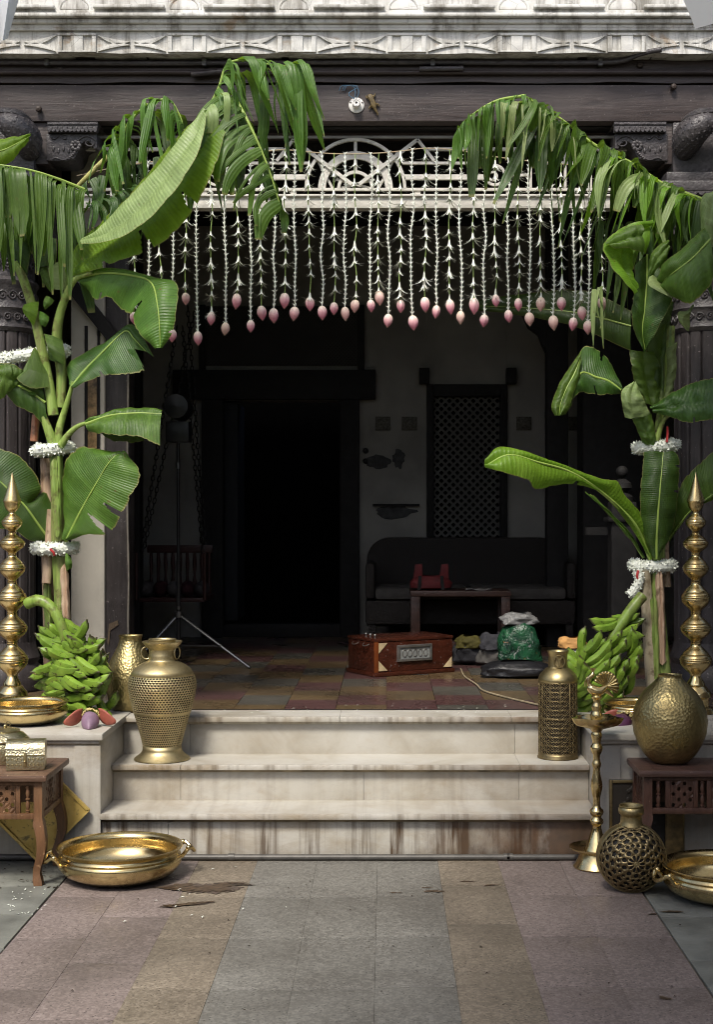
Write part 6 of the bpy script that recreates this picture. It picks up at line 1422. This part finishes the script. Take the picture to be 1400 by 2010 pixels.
# ================================================================ STOOLS
def stool(label, loc, w, dp, h, rz, m, mt, name='carved_stool', group='carved wooden stools'):
    t = thing(name, label, 'stool', loc, rz, group)
    zt0 = h - 0.026
    g = G().box(-0.022, w + 0.022, -0.022, dp + 0.022, zt0, h); g.build('top', mt, t, bevel=0.010, local=True)
    for k in range(2): G().box(0.04 + k * (w - 0.07), 0.044 + k * (w - 0.07), -0.005, dp, h - 0.001, h + 0.0008).build('top_joint', mt, t, local=True)
    a0, a1 = h - 0.17, zt0 - 0.002     # apron zone
    ps = 0.032
    for ix, px in enumerate((0, w - ps)):
        for iy, py in enumerate((0, dp - ps)):
            sx = -1 if ix == 0 else 1; sy = -1 if iy == 0 else 1; cx0, cy0 = px + ps/2, py + ps/2; rows = []
            for i in range(18):
                u = i / 17; z = a1 - (a1 - 0.0) * u
                if z > a0 - 0.012: o_, hw = 0.0, ps / 2
                else:
                    v = (a0 - 0.012 - z) / (a0 - 0.012); o_ = 0.018 * math.sin(min(1, v * 1.35) * math.pi) * (1 if v < 0.74 else 0.5) - 0.010 * v + 0.02 * max(0, v - 0.8) * 5 * 0.5; hw = ps / 2 * (1.25 - 0.55 * v + (0.28 if v > 0.9 else 0))
                rows.append([Vector((cx0 + sx * o_ + a * hw, cy0 + sy * o_ * 0.6 + b * hw, z)) for a, b in ((-1, -1), (1, -1), (1, 1), (-1, 1))])
            g = G().rows(rows[::-1], closed=True); g.add([r for r in rows[-1]], [(0, 1, 2, 3)]); g.build('leg', m, t, local=True, ang=30, bevel=0.0)
    rail = 0.022
    def side(org, ux, length, nrm):
        org, ux, nrm = Vector(org), Vector(ux), Vector(nrm)
        def B(a, b, z0, z1, t0=0.0, t1=0.018):
            g = G(); p = [org + ux * a + nrm * -t0, org + ux * b + nrm * -t0, org + ux * b - nrm * t1, org + ux * a - nrm * t1]
            g.add([Vector((q.x, q.y, z)) for z in (z0, z1) for q in p], [(0,3,2,1),(4,5,6,7),(0,1,5,4),(1,2,6,5),(2,3,7,6),(3,0,4,7)]); return g
        B(0.0, length, a0, a0 + rail, -0.004).build('lower_rail', m, t, local=True, bevel=0.003)
        B(0.0, length, a1 - 0.016, a1, 0.003).build('upper_rail', m, t, local=True, bevel=0.002)
        zz0, zz1 = a0 + rail + 0.0005, a1 - 0.0165
        sg = 0.05 if length > 0.3 else 0.028
        xs = [sg, length - sg]
        if length > 0.3: panels = [(sg + 0.02, length / 2 - 0.035), (length / 2 + 0.035, length - sg - 0.02)]; bal = [sg * 0.5, length / 2, length - sg * 0.5]
        else: panels = [(sg + 0.02, length - sg - 0.02)]; bal = [sg * 0.5, length - sg * 0.5]
        for pa, pb in panels:
            for e in (pa - 0.018, pb): B(e, e + 0.018, zz0, zz1, 0.002).build('stile', m, t, local=True, bevel=0.002)
            W_, H_ = pb - pa - 0.002, zz1 - zz0; nu = max(3, int(W_ / 0.019)); nv = max(4, int(H_ / 0.019))
            f = lambda u, v: org + ux * (pa + 0.001 + W_ * u) - nrm * 0.007 + Vector((0, 0, zz0 + H_ * v))
            pierced(f, nu, nv, [(0.5 + 0.34 * math.cos(2*math.pi*i/8 + 0.3), 0.5 + 0.40 * math.sin(2*math.pi*i/8 + 0.3)) for i in range(8)], keep=lambda u, v: 0 < u < nu - 1 and (u + v) % 2 == 0 if nu > 4 else (u + v) % 2 == 0).build('pierced_panel', m, t, local=True, thick=0.006, weld=True, smooth=False)
        for bx in bal:
            hh = zz1 - zz0; pc = org + ux * bx - nrm * 0.008; r = 0.0082
            pr = [(0.9, 0), (0.9, .06), (1.15, .07), (1.15, .10), (0.6, .12), (0.95, .2), (1.05, .32), (0.7, .43), (0.6, .46), (1.1, .48), (1.1, .52), (0.6, .54), (0.75, .6), (1.05, .72), (0.8, .84), (0.6, .88), (1.15, .9), (1.15, .94), (0.9, .95), (0.9, 1.0)]
            G().lathe([(a * r, zz0 + b * hh) for a, b in pr], 12, (pc.x, pc.y, 0)).build('spindle', m, t, local=True)
    side((ps, 0.006, 0), (1, 0, 0), w - 2 * ps, (0, -1, 0)); side((w - 0.006, ps, 0), (0, 1, 0), dp - 2 * ps, (1, 0, 0)); side((0.006, dp - ps, 0), (0, -1, 0), dp - 2 * ps, (-1, 0, 0))
    G().box(ps, w - ps, dp - 0.02, dp - 0.008, a0, a1).build('back_panel', m, t, local=True)
    return t
stool('brown carved stool with pierced panels at left, metal chests on it', (-1.735, 5.315, 0.0), 0.45, 0.345, 0.42, 0.0, STOOL, STOOLT)
stool('dark carved stool with pierced panels at right under the hammered pot', (0.985, 5.412, 0.0), 0.45, 0.25, 0.42, R(0), STOOLD, STOOLDT)

# --- little chests on the left stool
def chest(label, loc, rz, w, dp, h, domed=True):
    t = thing('metal_chest', label, 'chest', loc, rz, 'small embossed metal chests')
    hb = h * 0.52
    G().box(-w/2, w/2, -dp/2, dp/2, 0.0, hb).build('box', SILV, t, local=True, bevel=0.002)
    n = 14; poly = [(-dp/2 - 0.001, hb + 0.002)] + [(-dp/2 * math.cos(math.pi * i / n), hb + 0.004 + (h - hb) * math.sin(math.pi * i / n) ** 0.75) for i in range(n + 1)] + [(dp/2 + 0.001, hb + 0.002)]
    G().prism_x(poly, -w/2 - 0.001, w/2 + 0.001).build('lid', SILV, t, local=True, ang=50)
    G().box(-w/2 - 0.002, w/2 + 0.002, -dp/2 - 0.002, -dp/2 + 0.0005, hb - 0.003, hb + 0.001).build('rim_strip', BRA, t, local=True)
    G().box(-0.006, 0.006, -dp/2 - 0.004, -dp/2 - 0.0005, hb * 0.25, hb * 1.2).build('hasp', BRA, t, local=True, bevel=0.001); G().ball((0, -dp/2 - 0.006, hb * 0.6), 0.005, 8, 6).build('knob', BRA, t, local=True)
    G().tube([(math.cos(a) * 0.007, 0, h + 0.006 + math.sin(a) * 0.007) for a in [2 * math.pi * i / 16 for i in range(17)]], 0.0016, 6).build('top_ring', BRA, t, local=True)
    q = random.Random(3); g = G()
    for k in range(9):
        x = -w/2 + w * (k + 0.5) / 9
        for z in (hb * 0.35, hb * 0.72): 
            g.tube([(x + 0.005 * (1 - i / 14) * math.cos(i * 0.7), -dp/2 - 0.001, z + 0.005 * (1 - i / 14) * math.sin(i * 0.7)) for i in range(14)], 0.0009, 4)
    stuff(g.build('embossing', BRA, t, local=True))
    for s in (-1, 1): pass
    return t
cz = 0.4225
chest('domed embossed metal chest at the front of the left stool', (P(50, 0, 5.42).x, 5.43, cz), R(8), 0.142, 0.10, 0.108)
t = thing('round_casket', 'round lidded metal casket with a ring on top behind the domed chest', 'casket', (P(10, 0, 5.58).x, 5.575, cz))
cx_ = ORG[t.name]
G().lathe([(0.0, 0.0), (0.08, 0.0), (0.088, 0.03), (0.088, 0.075), (0.084, 0.082)], 40).build('box', SILV, t, local=True)
G().lathe([(0.092, 0.082), (0.094, 0.088), (0.088, 0.094), (0.07, 0.112), (0.056, 0.118), (0.058, 0.124), (0.04, 0.130), (0.012, 0.133), (0.0, 0.133)], 40, mod=lambda a, tt: 1 + 0.012 * math.cos(12 * a)).build('lid', SILV, t, local=True, ang=50)
G().tube([(0.012 + math.cos(a) * 0.008, 0, 0.146 + math.sin(a) * 0.010) for a in [2 * math.pi * i / 16 for i in range(17)]], 0.002, 6).build('top_ring', BRA, t, local=True)
G().ball((0.0, 0, 0.138), 0.008, 10, 6).build('knob', BRA, t, local=True)

# --- gilded boards leaning behind the stools
def gild():
    k = MB('flaking_gilt_paint'); p = k.pos(); f = k.noise(p, 11, 7, 0.65, 0.5); g = k.noise(p, 45, 5)
    c = k.ramp(f, (0.3, (0.22, 0.14, 0.04)), (0.42, (0.52, 0.37, 0.10)), (0.7, (0.62, 0.46, 0.16))); c = k.mix(k.rng(f, 0.6, 0.66, 0, 0.8), c, (0.09, 0.08, 0.045)); c = k.mix(k.rng(g, 0.62, 0.7, 0, 0.7), c, (0.05, 0.03, 0.015))
    k.bump(f, 0.4, 0.01); return k.fin(c, 0.42, 0.35)
GILT = gild(); DKB = plain('dark_board_edge', (0.02, 0.016, 0.012), 0.6)
c = P(74, 1583, 5.68); hd = 0.209
t = thing('gilded_board', 'flaking gold square board standing on its corner behind the left stool', 'board', (c.x, 5.68, 0.0))
zc_ = hd + 0.001; lean = 0.03
M = Matrix.Translation(Vector((c.x, 5.675, zc_)))
def dia(h, y0, y1): return G().prism([(c.x - h, zc_), (c.x, zc_ - h), (c.x + h, zc_), (c.x, zc_ + h)], y0, y1)
dia(hd, 5.678, 5.690).build('board', GILT, t, bevel=0.002)
for k in range(4):
    a = [(c.x - hd, zc_), (c.x, zc_ - hd), (c.x + hd, zc_), (c.x, zc_ + hd)]; p0, p1 = a[k], a[(k + 1) % 4]
    s = 0.965; G().bar((c.x + (p0[0]-c.x)*s, 5.676, zc_ + (p0[1]-zc_)*s), (c.x + (p1[0]-c.x)*s, 5.676, zc_ + (p1[1]-zc_)*s), 0.011, 0.010).build('edge_bead', GILT, t)
t = thing('framed_panel', 'dark framed panel leaning on the right block behind the pierced pot', 'panel', (P(1225, 0, 5.68).x, 5.68, 0.0))
x0, x1 = P(1197, 0, 5.69).x, P(1197, 0, 5.69).x + 0.30; zt_ = zz(1531, 5.69)
G().box(x0, x1, 5.688, 5.700, 0.001, zt_).build('panel', DKB, t); 
for a, b, e, f_ in ((x0, x0 + 0.012, 0.001, zt_), (x1 - 0.012, x1, 0.001, zt_), (x0 + 0.0125, x1 - 0.0125, zt_ - 0.012, zt_), (x0 + 0.0125, x1 - 0.0125, 0.001, 0.014)): G().box(a, b, 5.682, 5.6875, e, f_).build('frame', BRD, t, bevel=0.002)
g = G(); q = random.Random(8)
for _ in range(26): g.ball((x0 + 0.03 + 0.24 * q.random(), 5.687, 0.03 + (zt_ - 0.06) * q.random()), (0.009, 0.002, 0.009), 8, 5)
stuff(g.build('relief', DKB, t))
t = thing('gilded_board', 'worn gold board seen through the legs of the right stool', 'board', (P(1330, 0, 5.68).x, 5.68, 0.0))
x0 = P(1308, 0, 5.66).x; G().box(x0, x0 + 0.07, 5.662, 5.675, 0.001, 0.205).build('board', plain('dull_gilt', (0.13, 0.085, 0.03), 0.5, var=0.6, scale=30), t, bevel=0.003)

# ================================================================ INSIDE THE PORCH
FZ = 0.5068
MAHO = timber('polished_red_wood', (0.055, 0.015, 0.008), 0.25, 'x', 0.0)
# --- harmonium
ang = math.atan2(0.27, 0.466)
t = thing('harmonium', 'polished red-brown harmonium box with a metal grille on the porch floor', 'harmonium', (-0.058, 7.70, FZ), ang)
W, Dp, Hh = 0.50, 0.30, 0.205
G().box(-0.01, W + 0.01, -0.012, Dp + 0.012, 0.0, 0.022).build('plinth', MAHO, t, local=True, bevel=0.005)
G().box(0, W, 0, Dp, 0.0225, Hh - 0.018).build('case', MAHO, t, local=True, bevel=0.004)
G().box(-0.004, W + 0.004, -0.004, Dp + 0.004, Hh - 0.0175, Hh).build('lid', MAHO, t, local=True, bevel=0.005)
G().box(-0.006, 0.02, -0.006, -0.0005, 0.0225, Hh - 0.018).build('corner_strip', plain('orange_red_wood', (0.17, 0.045, 0.013), 0.22), t, local=True, bevel=0.002)
STL = plain('dull_steel', (0.30, 0.29, 0.27), 0.35, 0.8, var=0.3)
IVC = plain('ivory_corner', (0.55, 0.43, 0.25), 0.4, var=0.2)
for x, z, sx, sz in ((0.024, 0.03, 1, 1), (0.024, Hh - 0.024, 1, -1), (W - 0.006, 0.03, -1, 1)):
    poly = [(x, z), (x + sx * 0.055, z), (x, z + sz * 0.055)]
    if sx * sz < 0: poly = poly[::-1]
    G().prism(poly, -0.003, -0.0005).build('corner_plate', IVC, t, local=True)
gx0, gx1, gz0, gz1 = 0.14, 0.36, 0.075, 0.165
G().box(gx0, gx1, -0.004, -0.0005, gz0, gz1).build('grille_backing', plain('grille_cloth', (0.22, 0.23, 0.22), 0.5), t, local=True)
for a, b, c_, e_ in ((gx0, gx1, gz0, gz0 + 0.014), (gx0, gx1, gz1 - 0.014, gz1), (gx0, gx0 + 0.014, gz0 + 0.0145, gz1 - 0.0145), (gx1 - 0.014, gx1, gz0 + 0.0145, gz1 - 0.0145)):
    G().box(a, b, -0.012, -0.0045, c_, e_).build('grille_frame', STL, t, local=True, bevel=0.002)
g = G()
for k in range(5):
    cxk = gx0 + 0.045 + k * 0.0335
    g.tube([(cxk + 0.013 * math.cos(a), -0.006, (gz0 + gz1) / 2 + 0.02 * math.sin(a)) for a in [2 * math.pi * i / 14 for i in range(15)]], 0.0022, 5)
stuff(g.build('grille_scrolls', STL, t, local=True))
for y in (0.08, 0.2):
    G().tube([(-0.006 - 0.018 * math.sin(a), y - 0.03 * math.cos(a), Hh - 0.03 - 0.012 * math.sin(a)) for a in [math.pi * i / 10 for i in range(11)]], 0.0028, 6).build('handle', STL, t, local=True)
for k in range(3): G().lathe([(0.006, 0), (0.006, 0.012), (0.009, 0.016), (0.007, 0.022), (0, 0.023)], 12, (0.03, 0.05 + 0.05 * k, Hh)).build('stop_knob', STL, t, local=True)
# --- light stand
t = thing('light_stand', 'black tripod light stand with a lamp head on the porch at left', 'tripod', (P(350, 0, 8.3).x, 8.3, FZ))
BLK = plain('black_metal', (0.02, 0.02, 0.022), 0.35, 0.4); CHR = plain('chrome', (0.16, 0.16, 0.165), 0.3, 0.9)
D8 = 8.3; b = P(350, 1205, D8)
G().tube([P(350, 1262, D8), P(350, 1100, D8)], 0.013, 10).build('lower_pole', BLK, t); G().tube([P(350, 1100, D8), P(349, 870, D8)], 0.010, 10).build('upper_pole', BLK, t)
G().tube([P(350, 1212, D8), P(350, 1200, D8)], 0.026, 12).build('collar', CHR, t); G().tube([P(349, 920, D8), P(349, 908, D8)], 0.016, 10).build('clamp', CHR, t); G().tube([P(350, 1196, D8), P(350, 1190, D8)], 0.018, 10).build('clamp', CHR, t)
for (px, py, dd) in ((490, 1313, 8.1), (255, 1312, 8.12), (352, 1290, 8.72)):
    foot = P(px, py, dd); foot = Vector((foot.x, foot.y, FZ + 0.008)); l = G().tube([P(350, 1206, D8), foot], 0.009, 8).build('leg', CHR, t)
    G().ball(foot, 0.008, 8, 6).build('rubber_foot', BLK, l); m_ = P(350, 1206, D8).lerp(foot, 0.6); G().tube([P(350, 1268, D8), m_], 0.005, 6).build('brace', CHR, t); G().ball(m_, 0.012, 8, 6).build('joint', CHR, t)
G().box(P(327, 0, D8).x, P(372, 0, D8).x, D8 - 0.05, D8 + 0.1, zz(868, D8), zz(828, D8)).build('lamp_bracket', BLK, t, bevel=0.006)
G().lathe([(0.0, -0.12), (0.07, -0.11), (0.075, 0.1), (0.05, 0.16), (0.0, 0.17)], 20, P(350, 800, D8), 'y').build('lamp_head', BLK, t)
# --- hanging swing with chains
t = thing('porch_swing', 'dark wooden swing hanging on chains at the back left of the porch', 'swing', P(335, 1190, 9.3))
CHN = plain('black_chain', (0.03, 0.028, 0.026), 0.4, 0.7)
def chain(a, b_, n):
    g = G(); a, b_ = Vector(a), Vector(b_); dv = (b_ - a) / n; dn = dv.normalized(); s1 = dn.cross(Vector((0, 1, 0))).normalized(); s2 = dn.cross(s1)
    for i in range(n):
        c = a + dv * (i + 0.5); sd = s1 if i % 2 else s2; L = dv.length * 0.62
        g.tube([c + dn * L * math.cos(x) + sd * 0.011 * math.sin(x) for x in [2 * math.pi * k / 10 for k in range(11)]], 0.004, 5, cap=False)
    return g
for a, b_ in (((347, 640, 9.2), (277, 1085, 9.2)), ((358, 640, 9.2), (398, 1085, 9.2)), ((385, 600, 9.7), (283, 1075, 9.7)), ((368, 600, 9.7), (402, 1075, 9.7))): chain(P(*a), P(*b_), 44).build('chain', CHN, t)
REDW = plain('dark_red_wood', (0.05, 0.018, 0.016), 0.45)
xa, xb = P(272, 0, 9.3).x, P(405, 0, 9.3).x
G().box(xa, xb, 9.2, 9.7, zz(1180, 9.3), zz(1172, 9.3)).build('seat', REDW, t, bevel=0.005); G().box(xa, xb, 9.62, 9.66, zz(1085, 9.62), zz(1070, 9.62)).build('back_rail', REDW, t, bevel=0.004)
for k in range(9): x = xa + (xb - xa) * (k + 0.5) / 9; G().lathe([(0.012, zz(1172, 9.62)), (0.018, zz(1150, 9.62)), (0.008, zz(1130, 9.62)), (0.014, zz(1105, 9.62)), (0.01, zz(1085, 9.62))], 10, (x, 9.64, 0)).build('spindle', REDW, t)
for a in (xa, xb): G().tube([(a, 9.2, zz(1085, 9.2)), (a, 9.2, zz(1178, 9.2))], 0.012, 8).build('arm_post', REDW, t); 
q = random.Random(5)
for k in range(5):
    c = P(288 + 27 * k, 1156, 9.4); cc_ = [(0.08, 0.07, 0.07), (0.05, 0.01, 0.015), (0.09, 0.08, 0.08), (0.05, 0.012, 0.018), (0.07, 0.065, 0.07)][k]
    G().ball(c, (0.05, 0.11, 0.055), 14, 10).build('cushion', plain('swing_cushion%d' % k, cc_, 0.8), t)
# --- sofa
t = thing('wicker_sofa', 'dark wicker sofa with rounded back below the lattice window', 'sofa', (P(915, 0, 9.6).x, 9.6, FZ))
WIC = plain('dark_wicker', (0.018, 0.014, 0.012), 0.5, var=0.6, scale=120, bump=0.8, bscale=140)
d_ = 9.85; x0, x1 = P(720, 0, d_).x, P(1108, 0, d_).x; zt_ = zz(1055, d_); z0 = FZ + 0.1; r = 0.16
poly = [(x0, z0), (x1, z0)] + [(x1 - r + r * math.cos(a), zt_ - r + r * math.sin(a)) for a in [math.pi / 2 * i / 8 for i in range(9)]] + [(x0 + r - r * math.sin(a), zt_ - r + r * math.cos(a)) for a in [math.pi / 2 * i / 8 for i in range(9)]]
G().prism(poly, d_, d_ + 0.07).build('backrest', WIC, t, bevel=0.015)
G().box(x0, x1, 9.25, d_ - 0.001, FZ + 0.16, FZ + 0.32).build('seat_base', WIC, t, bevel=0.02)
for a, b_ in ((x0 + 0.06, (x0 + x1) / 2 - 0.01), ((x0 + x1) / 2 + 0.01, x1 - 0.06)): G().box(a, b_, 9.23, d_ - 0.02, FZ + 0.322, FZ + 0.40).build('seat_cushion', plain('greyed_cushion', (0.07, 0.065, 0.06), 0.9), t, bevel=0.03)
for a in (x0 - 0.0, x1 - 0.06): G().box(a, a + 0.06, 9.22, d_ - 0.002, FZ + 0.33, FZ + 0.56).build('armrest', WIC, t, bevel=0.02)
for a in (x0 + 0.02, x1 - 0.06):
    for y in (9.27, 9.8): G().box(a, a + 0.045, y, y + 0.045, FZ, FZ + 0.161).build('leg', WIC, t)
# --- low table
t = thing('low_table', 'low reddish wooden table in front of the wicker sofa', 'table', (P(905, 0, 8.95).x, 8.95, FZ))
TB = timber('red_table_wood', (0.055, 0.028, 0.021), 0.4, 'x', 0.1); d_ = 8.85; x0, x1 = P(806, 0, d_).x, P(1004, 0, d_).x; zt_ = zz(1160, d_)
G().box(x0, x1, d_, d_ + 0.36, zt_ - 0.035, zt_).build('top', TB, t, bevel=0.005)
for a in (x0 + 0.005, x1 - 0.06):
    for y in (d_ + 0.005, d_ + 0.30): G().box(a, a + 0.055, y, y + 0.055, FZ, zt_ - 0.0355).build('leg', TB, t, bevel=0.004)
G().box(x0 + 0.0605, x1 - 0.0605, d_ + 0.02, d_ + 0.05, FZ + 0.05, FZ + 0.09).build('stretcher', TB, t)
# --- red handbag
c = P(846, 1160, 8.95); t = thing('red_handbag', 'red fabric handbag with dark straps standing on the low table', 'bag', (c.x, 9.0, zt_))
RB = plain('red_fabric', (0.11, 0.012, 0.014), 0.7, var=0.3)
def bagbody(w, dp, h, m, t, name='bag_body', seed=0, z=0.0, lump=0.2, cx=0.0, cy=0.0):
    q = random.Random(seed); rows = []; ph = [q.uniform(0, 6) for _ in range(8)]; n = 40
    for i in range(15):
        u = i / 14; row = []
        k = (0.25 + 0.75 * min(1, u * 7)) * (1 - 0.35 * max(0, u - 0.6) / 0.4)
        if i == 14: k *= 0.75
        for j in range(n):
            a = 2 * math.pi * j / n; sx = math.copysign(abs(math.cos(a)) ** 0.6, math.cos(a)); sy = math.copysign(abs(math.sin(a)) ** 0.7, math.sin(a))
            l = 1 + lump * (0.35 * math.sin(3*a + ph[0] + u*4) + 0.25 * math.sin(5*a + ph[1] - u*6) + 0.18 * math.sin(9*a + ph[2] + u*11) + 0.14 * math.sin(13 * a - u * 17 + ph[3]))
            row.append(Vector((cx + w/2 * k * l * sx, cy + dp/2 * k * l * sy, z + h * u * (1 + lump * 0.2 * math.sin(2*a + ph[4])))))
        rows.append(row)
    g = G().rows(rows, closed=True); return g.build(name, m, t, local=True, ang=80)
bagbody(0.26, 0.14, 0.09, RB, t, seed=1, lump=0.08)
for x in (-0.075, 0.075): G().bar((x, -0.075, 0.0), (x * 0.9, -0.07, 0.09), 0.02, 0.006).build('strap', BLACKW, t, local=True)
for x in (-0.08, 0.085): G().prism([(x - 0.03, 0.07), (x + 0.03, 0.07), (x + 0.028, 0.165), (x - 0.018, 0.16)], -0.03, 0.0).build('handle_flap', RB, t, local=True, bevel=0.004)
# --- papers on the table
g = G(); q = random.Random(2); c = P(940, 1158, 8.95); g.rows([[Vector((c.x + 0.16 * (i / 8 - 0.5), 8.96 + 0.1 * (j / 4 - 0.5), zt_ + 0.004 + 0.006 * math.sin(i) * math.cos(j * 1.5))) for j in range(5)] for i in range(9)])
tag(g.build('crumpled_cloth', plain('grey_cloth', (0.25, 0.24, 0.23), 0.8), thick=0.004), 'crumpled grey cloth lying on the low table', 'cloth')
# --- sacks, bundles and bags on the floor right of the harmonium
def greensack():
    k = MB('green_printed_plastic'); p = k.pos(kind='obj'); f = k.noise(p, 9, 5, 0.6, 1.2); g = k.noise(p, 22, 4, 0.6, 1.0)
    c = k.ramp(f, (0.36, (0.006, 0.016, 0.012)), (0.5, (0.012, 0.06, 0.028)), (0.66, (0.02, 0.11, 0.045))); c = k.mix(k.rng(g, 0.66, 0.69, 0, 0.8), c, (0.22, 0.10, 0.02)); c = k.mix(k.rng(g, 0.37, 0.33, 0, 0.8), c, (0.22, 0.23, 0.22))
    k.bump(f, 1.0, 0.03); return k.fin(c, 0.2)
c = P(1026, 1308, 7.85); t = thing('plastic_sack', 'crumpled green plastic sack standing open on the porch floor', 'sack', (c.x, 8.05, FZ))
bagbody(0.24, 0.18, 0.26, greensack(), t, 'sack_body', 3, 0.0, 0.16)
bagbody(0.19, 0.12, 0.075, plain('clear_plastic', (0.20, 0.20, 0.195), 0.3, var=0.3, bump=0.8, bscale=40), t, 'plastic_liner', 4, 0.25, 0.35, 0.0, 0.0)
c = P(1020, 1338, 7.6); t = thing('black_bag', 'black bag lying flat on the porch floor below the green sack', 'bag', (c.x, 7.72, FZ))
bagbody(0.38, 0.22, 0.085, plain('black_nylon', (0.010, 0.010, 0.012), 0.45, bump=0.6, bscale=30), t, 'bag_body', 5, 0.0, 0.15)
c = P(940, 1300, 8.3); t = thing('cloth_bundle', 'bundle of yellow, white and grey cloth beside the harmonium', 'bundle', (c.x, 8.35, FZ))
for k, (x, z, w, h, cc_) in enumerate(((-0.06, 0.0, 0.17, 0.15, (0.02, 0.02, 0.024)), (-0.05, 0.09, 0.15, 0.08, (0.07, 0.06, 0.010)), (0.06, 0.0, 0.14, 0.13, (0.09, 0.085, 0.078)), (0.08, 0.08, 0.14, 0.11, (0.04, 0.04, 0.047)))):
    bagbody(w, 0.15, h, plain('bundle_cloth%d' % k, cc_, 0.8, bump=0.5, bscale=30), t, 'cloth_piece', 10 + k, z, 0.3, x, -0.02 * k)
c = P(1145, 1300, 6.9); t = thing('white_plastic_bag', 'white plastic bag with an orange cloth behind the right banana bunch', 'bag', (c.x, 6.95, FZ))
bagbody(0.26, 0.18, 0.235, plain('white_plastic', (0.52, 0.52, 0.53), 0.3, var=0.15, bump=0.7, bscale=30), t, 'bag_body', 20, 0.0, 0.2)
bagbody(0.13, 0.09, 0.06, plain('orange_cloth', (0.42, 0.22, 0.07), 0.8, bump=0.6, bscale=40), t, 'orange_cloth', 21, 0.225, 0.3, -0.05, -0.02)
# --- cable
pts = [(905, 1315), (913, 1330), (935, 1345), (950, 1358), (990, 1370), (1040, 1382), (1075, 1390)]
tag(G().tube(spline([floor(a, b_, FZ) + Vector((0, 0, 0.006)) for a, b_ in pts], 40), 0.0045, 6).build('floor_cable', plain('beige_cable', (0.28, 0.23, 0.15), 0.5)), 'beige cable snaking over the porch tiles from the harmonium', 'cable')
# --- vertical cord on the left post
tag(G().tube(spline([P(250, 560, 7.63), P(251, 760, 7.63), P(249, 960, 7.63), P(252, 1130, 7.63), P(251, 1220, 7.63), P(253, 1320, 7.63)], 40), 0.006, 6).build('wall_wire', plain('pale_wire', (0.20, 0.18, 0.15), 0.6)), 'pale wire running down the dark post at the left of the porch', 'wire')
# --- turned newel post at right
t = thing('newel_post', 'black turned wooden newel post in the shade behind the right banana plant', 'post', (P(1222, 0, 7.9).x, 7.9, FZ))
d_ = 7.9; x_ = P(1222, 0, d_).x
G().ball((x_, d_, zz(926, d_)), 0.034, 18, 12).build('ball_finial', BLACKW, t)
G().lathe([(0.02, zz(940, d_)), (0.05, zz(948, d_)), (0.055, zz(958, d_)), (0.03, zz(966, d_)), (0.06, zz(975, d_)), (0.06, zz(985, d_))], 20, (x_, d_, 0)).build('turned_neck', BLACKW, t)
G().box(x_ - 0.07, x_ + 0.07, d_ - 0.07, d_ + 0.07, FZ, zz(985, d_) - 0.001).build('shaft', BLACKW, t, bevel=0.008); G().box(x_ - 0.09, x_ + 0.09, d_ - 0.09, d_ + 0.09, zz(1024, d_), zz(1016, d_)).build('collar', BLACKW, t, bevel=0.004)
G().box(P(1150, 0, 7.95).x, x_ - 0.071, 7.93, 7.97, zz(1050, 7.95), zz(1035, 7.95)).build('rail', BLACKW, t)
# --- white cloth corners at the top of the frame
k_ = MB('white_sheet'); CLO = k_.fin((0.66, 0.67, 0.68), 0.7)
tr_ = k_.n('ShaderNodeBsdfTranslucent'); tr_.inputs[0].default_value = (0.62, 0.64, 0.66, 1); ms_ = k_.n('ShaderNodeMixShader'); ms_.inputs[0].default_value = 0.28
k_.nt.links.new(k_.b.outputs[0], ms_.inputs[1]); k_.nt.links.new(tr_.outputs[0], ms_.inputs[2]); k_.nt.links.new(ms_.outputs[0], k_.out.inputs[0])
def cloth(label, pts, d_, seed):
    q = random.Random(seed); (a, b_, c, e) = pts; rows = []
    for i in range(15):
        u = i / 14; L_ = Vector((*a, 0)).lerp(Vector((*e, 0)), u); R_ = Vector((*b_, 0)).lerp(Vector((*c, 0)), u)
        rows.append([P(L_.lerp(R_, j / 14).x, L_.lerp(R_, j / 14).y, d_ + 0.03 * math.sin(j * 0.9 + seed) * (0.4 + u) + 0.015 * math.sin(i * 0.8 + j * 0.3)) for j in range(15)])
    tag(G().rows(rows).build('white_cloth', CLO), label, 'cloth', 'white cloth corners overhead')
cloth('white cloth corner hanging over the cornice at top left', [(-160, -220), (110, -260), (14, 76), (-30, 92)], 6.2, 1)
C_, A_c, B_c, D_c = P(1366, 56, 6.2), Vector((-1.5, -0.6, 4.5)), Vector((5.0, -0.6, 4.7)), Vector((5.0, 6.3, 4.5))  # only the corner is seen; the span beyond is added to shade the right side
rows = []
for i in range(25):
    u = i / 24; L_ = C_.lerp(A_c, u); R_ = D_c.lerp(B_c, u); row = []
    for j in range(25):
        v = j / 24; p = L_.lerp(R_, v); p.z += -0.16 * math.sin(math.pi * u) * math.sin(math.pi * v) + 0.012 * math.sin(9 * v + 4 * u) * math.sin(math.pi * u); row.append(p)
    rows.append(row)
tag(G().rows(rows).build('white_cloth', CLO), 'white cloth corner at top right, its unseen span added to shade the courtyard', 'cloth', 'white cloth corners overhead')

# ================================================================ THE REST OF THE COURTYARD (behind and beside the camera)
cw_ = bpy.data.objects.new('courtyard_wall', None); col.objects.link(cw_); struct(cw_); ORG[cw_.name] = Vector((0, 0, 0))
CW = plain('courtyard_plaster', (0.17, 0.15, 0.125), 0.85, var=0.25, scale=1.2)
G().box(-9.0, 9.0, -6.4, -6.0, -0.01, 4.0).build('rear_wall', CW, cw_)
G().box(5.0, 5.4, -3.2, 7.2, -0.01, 4.5).build('flank_wall', CW, cw_)
G().box(-9.2, -8.8, -6.0, 7.2, -0.01, 3.4).build('flank_wall', CW, cw_)
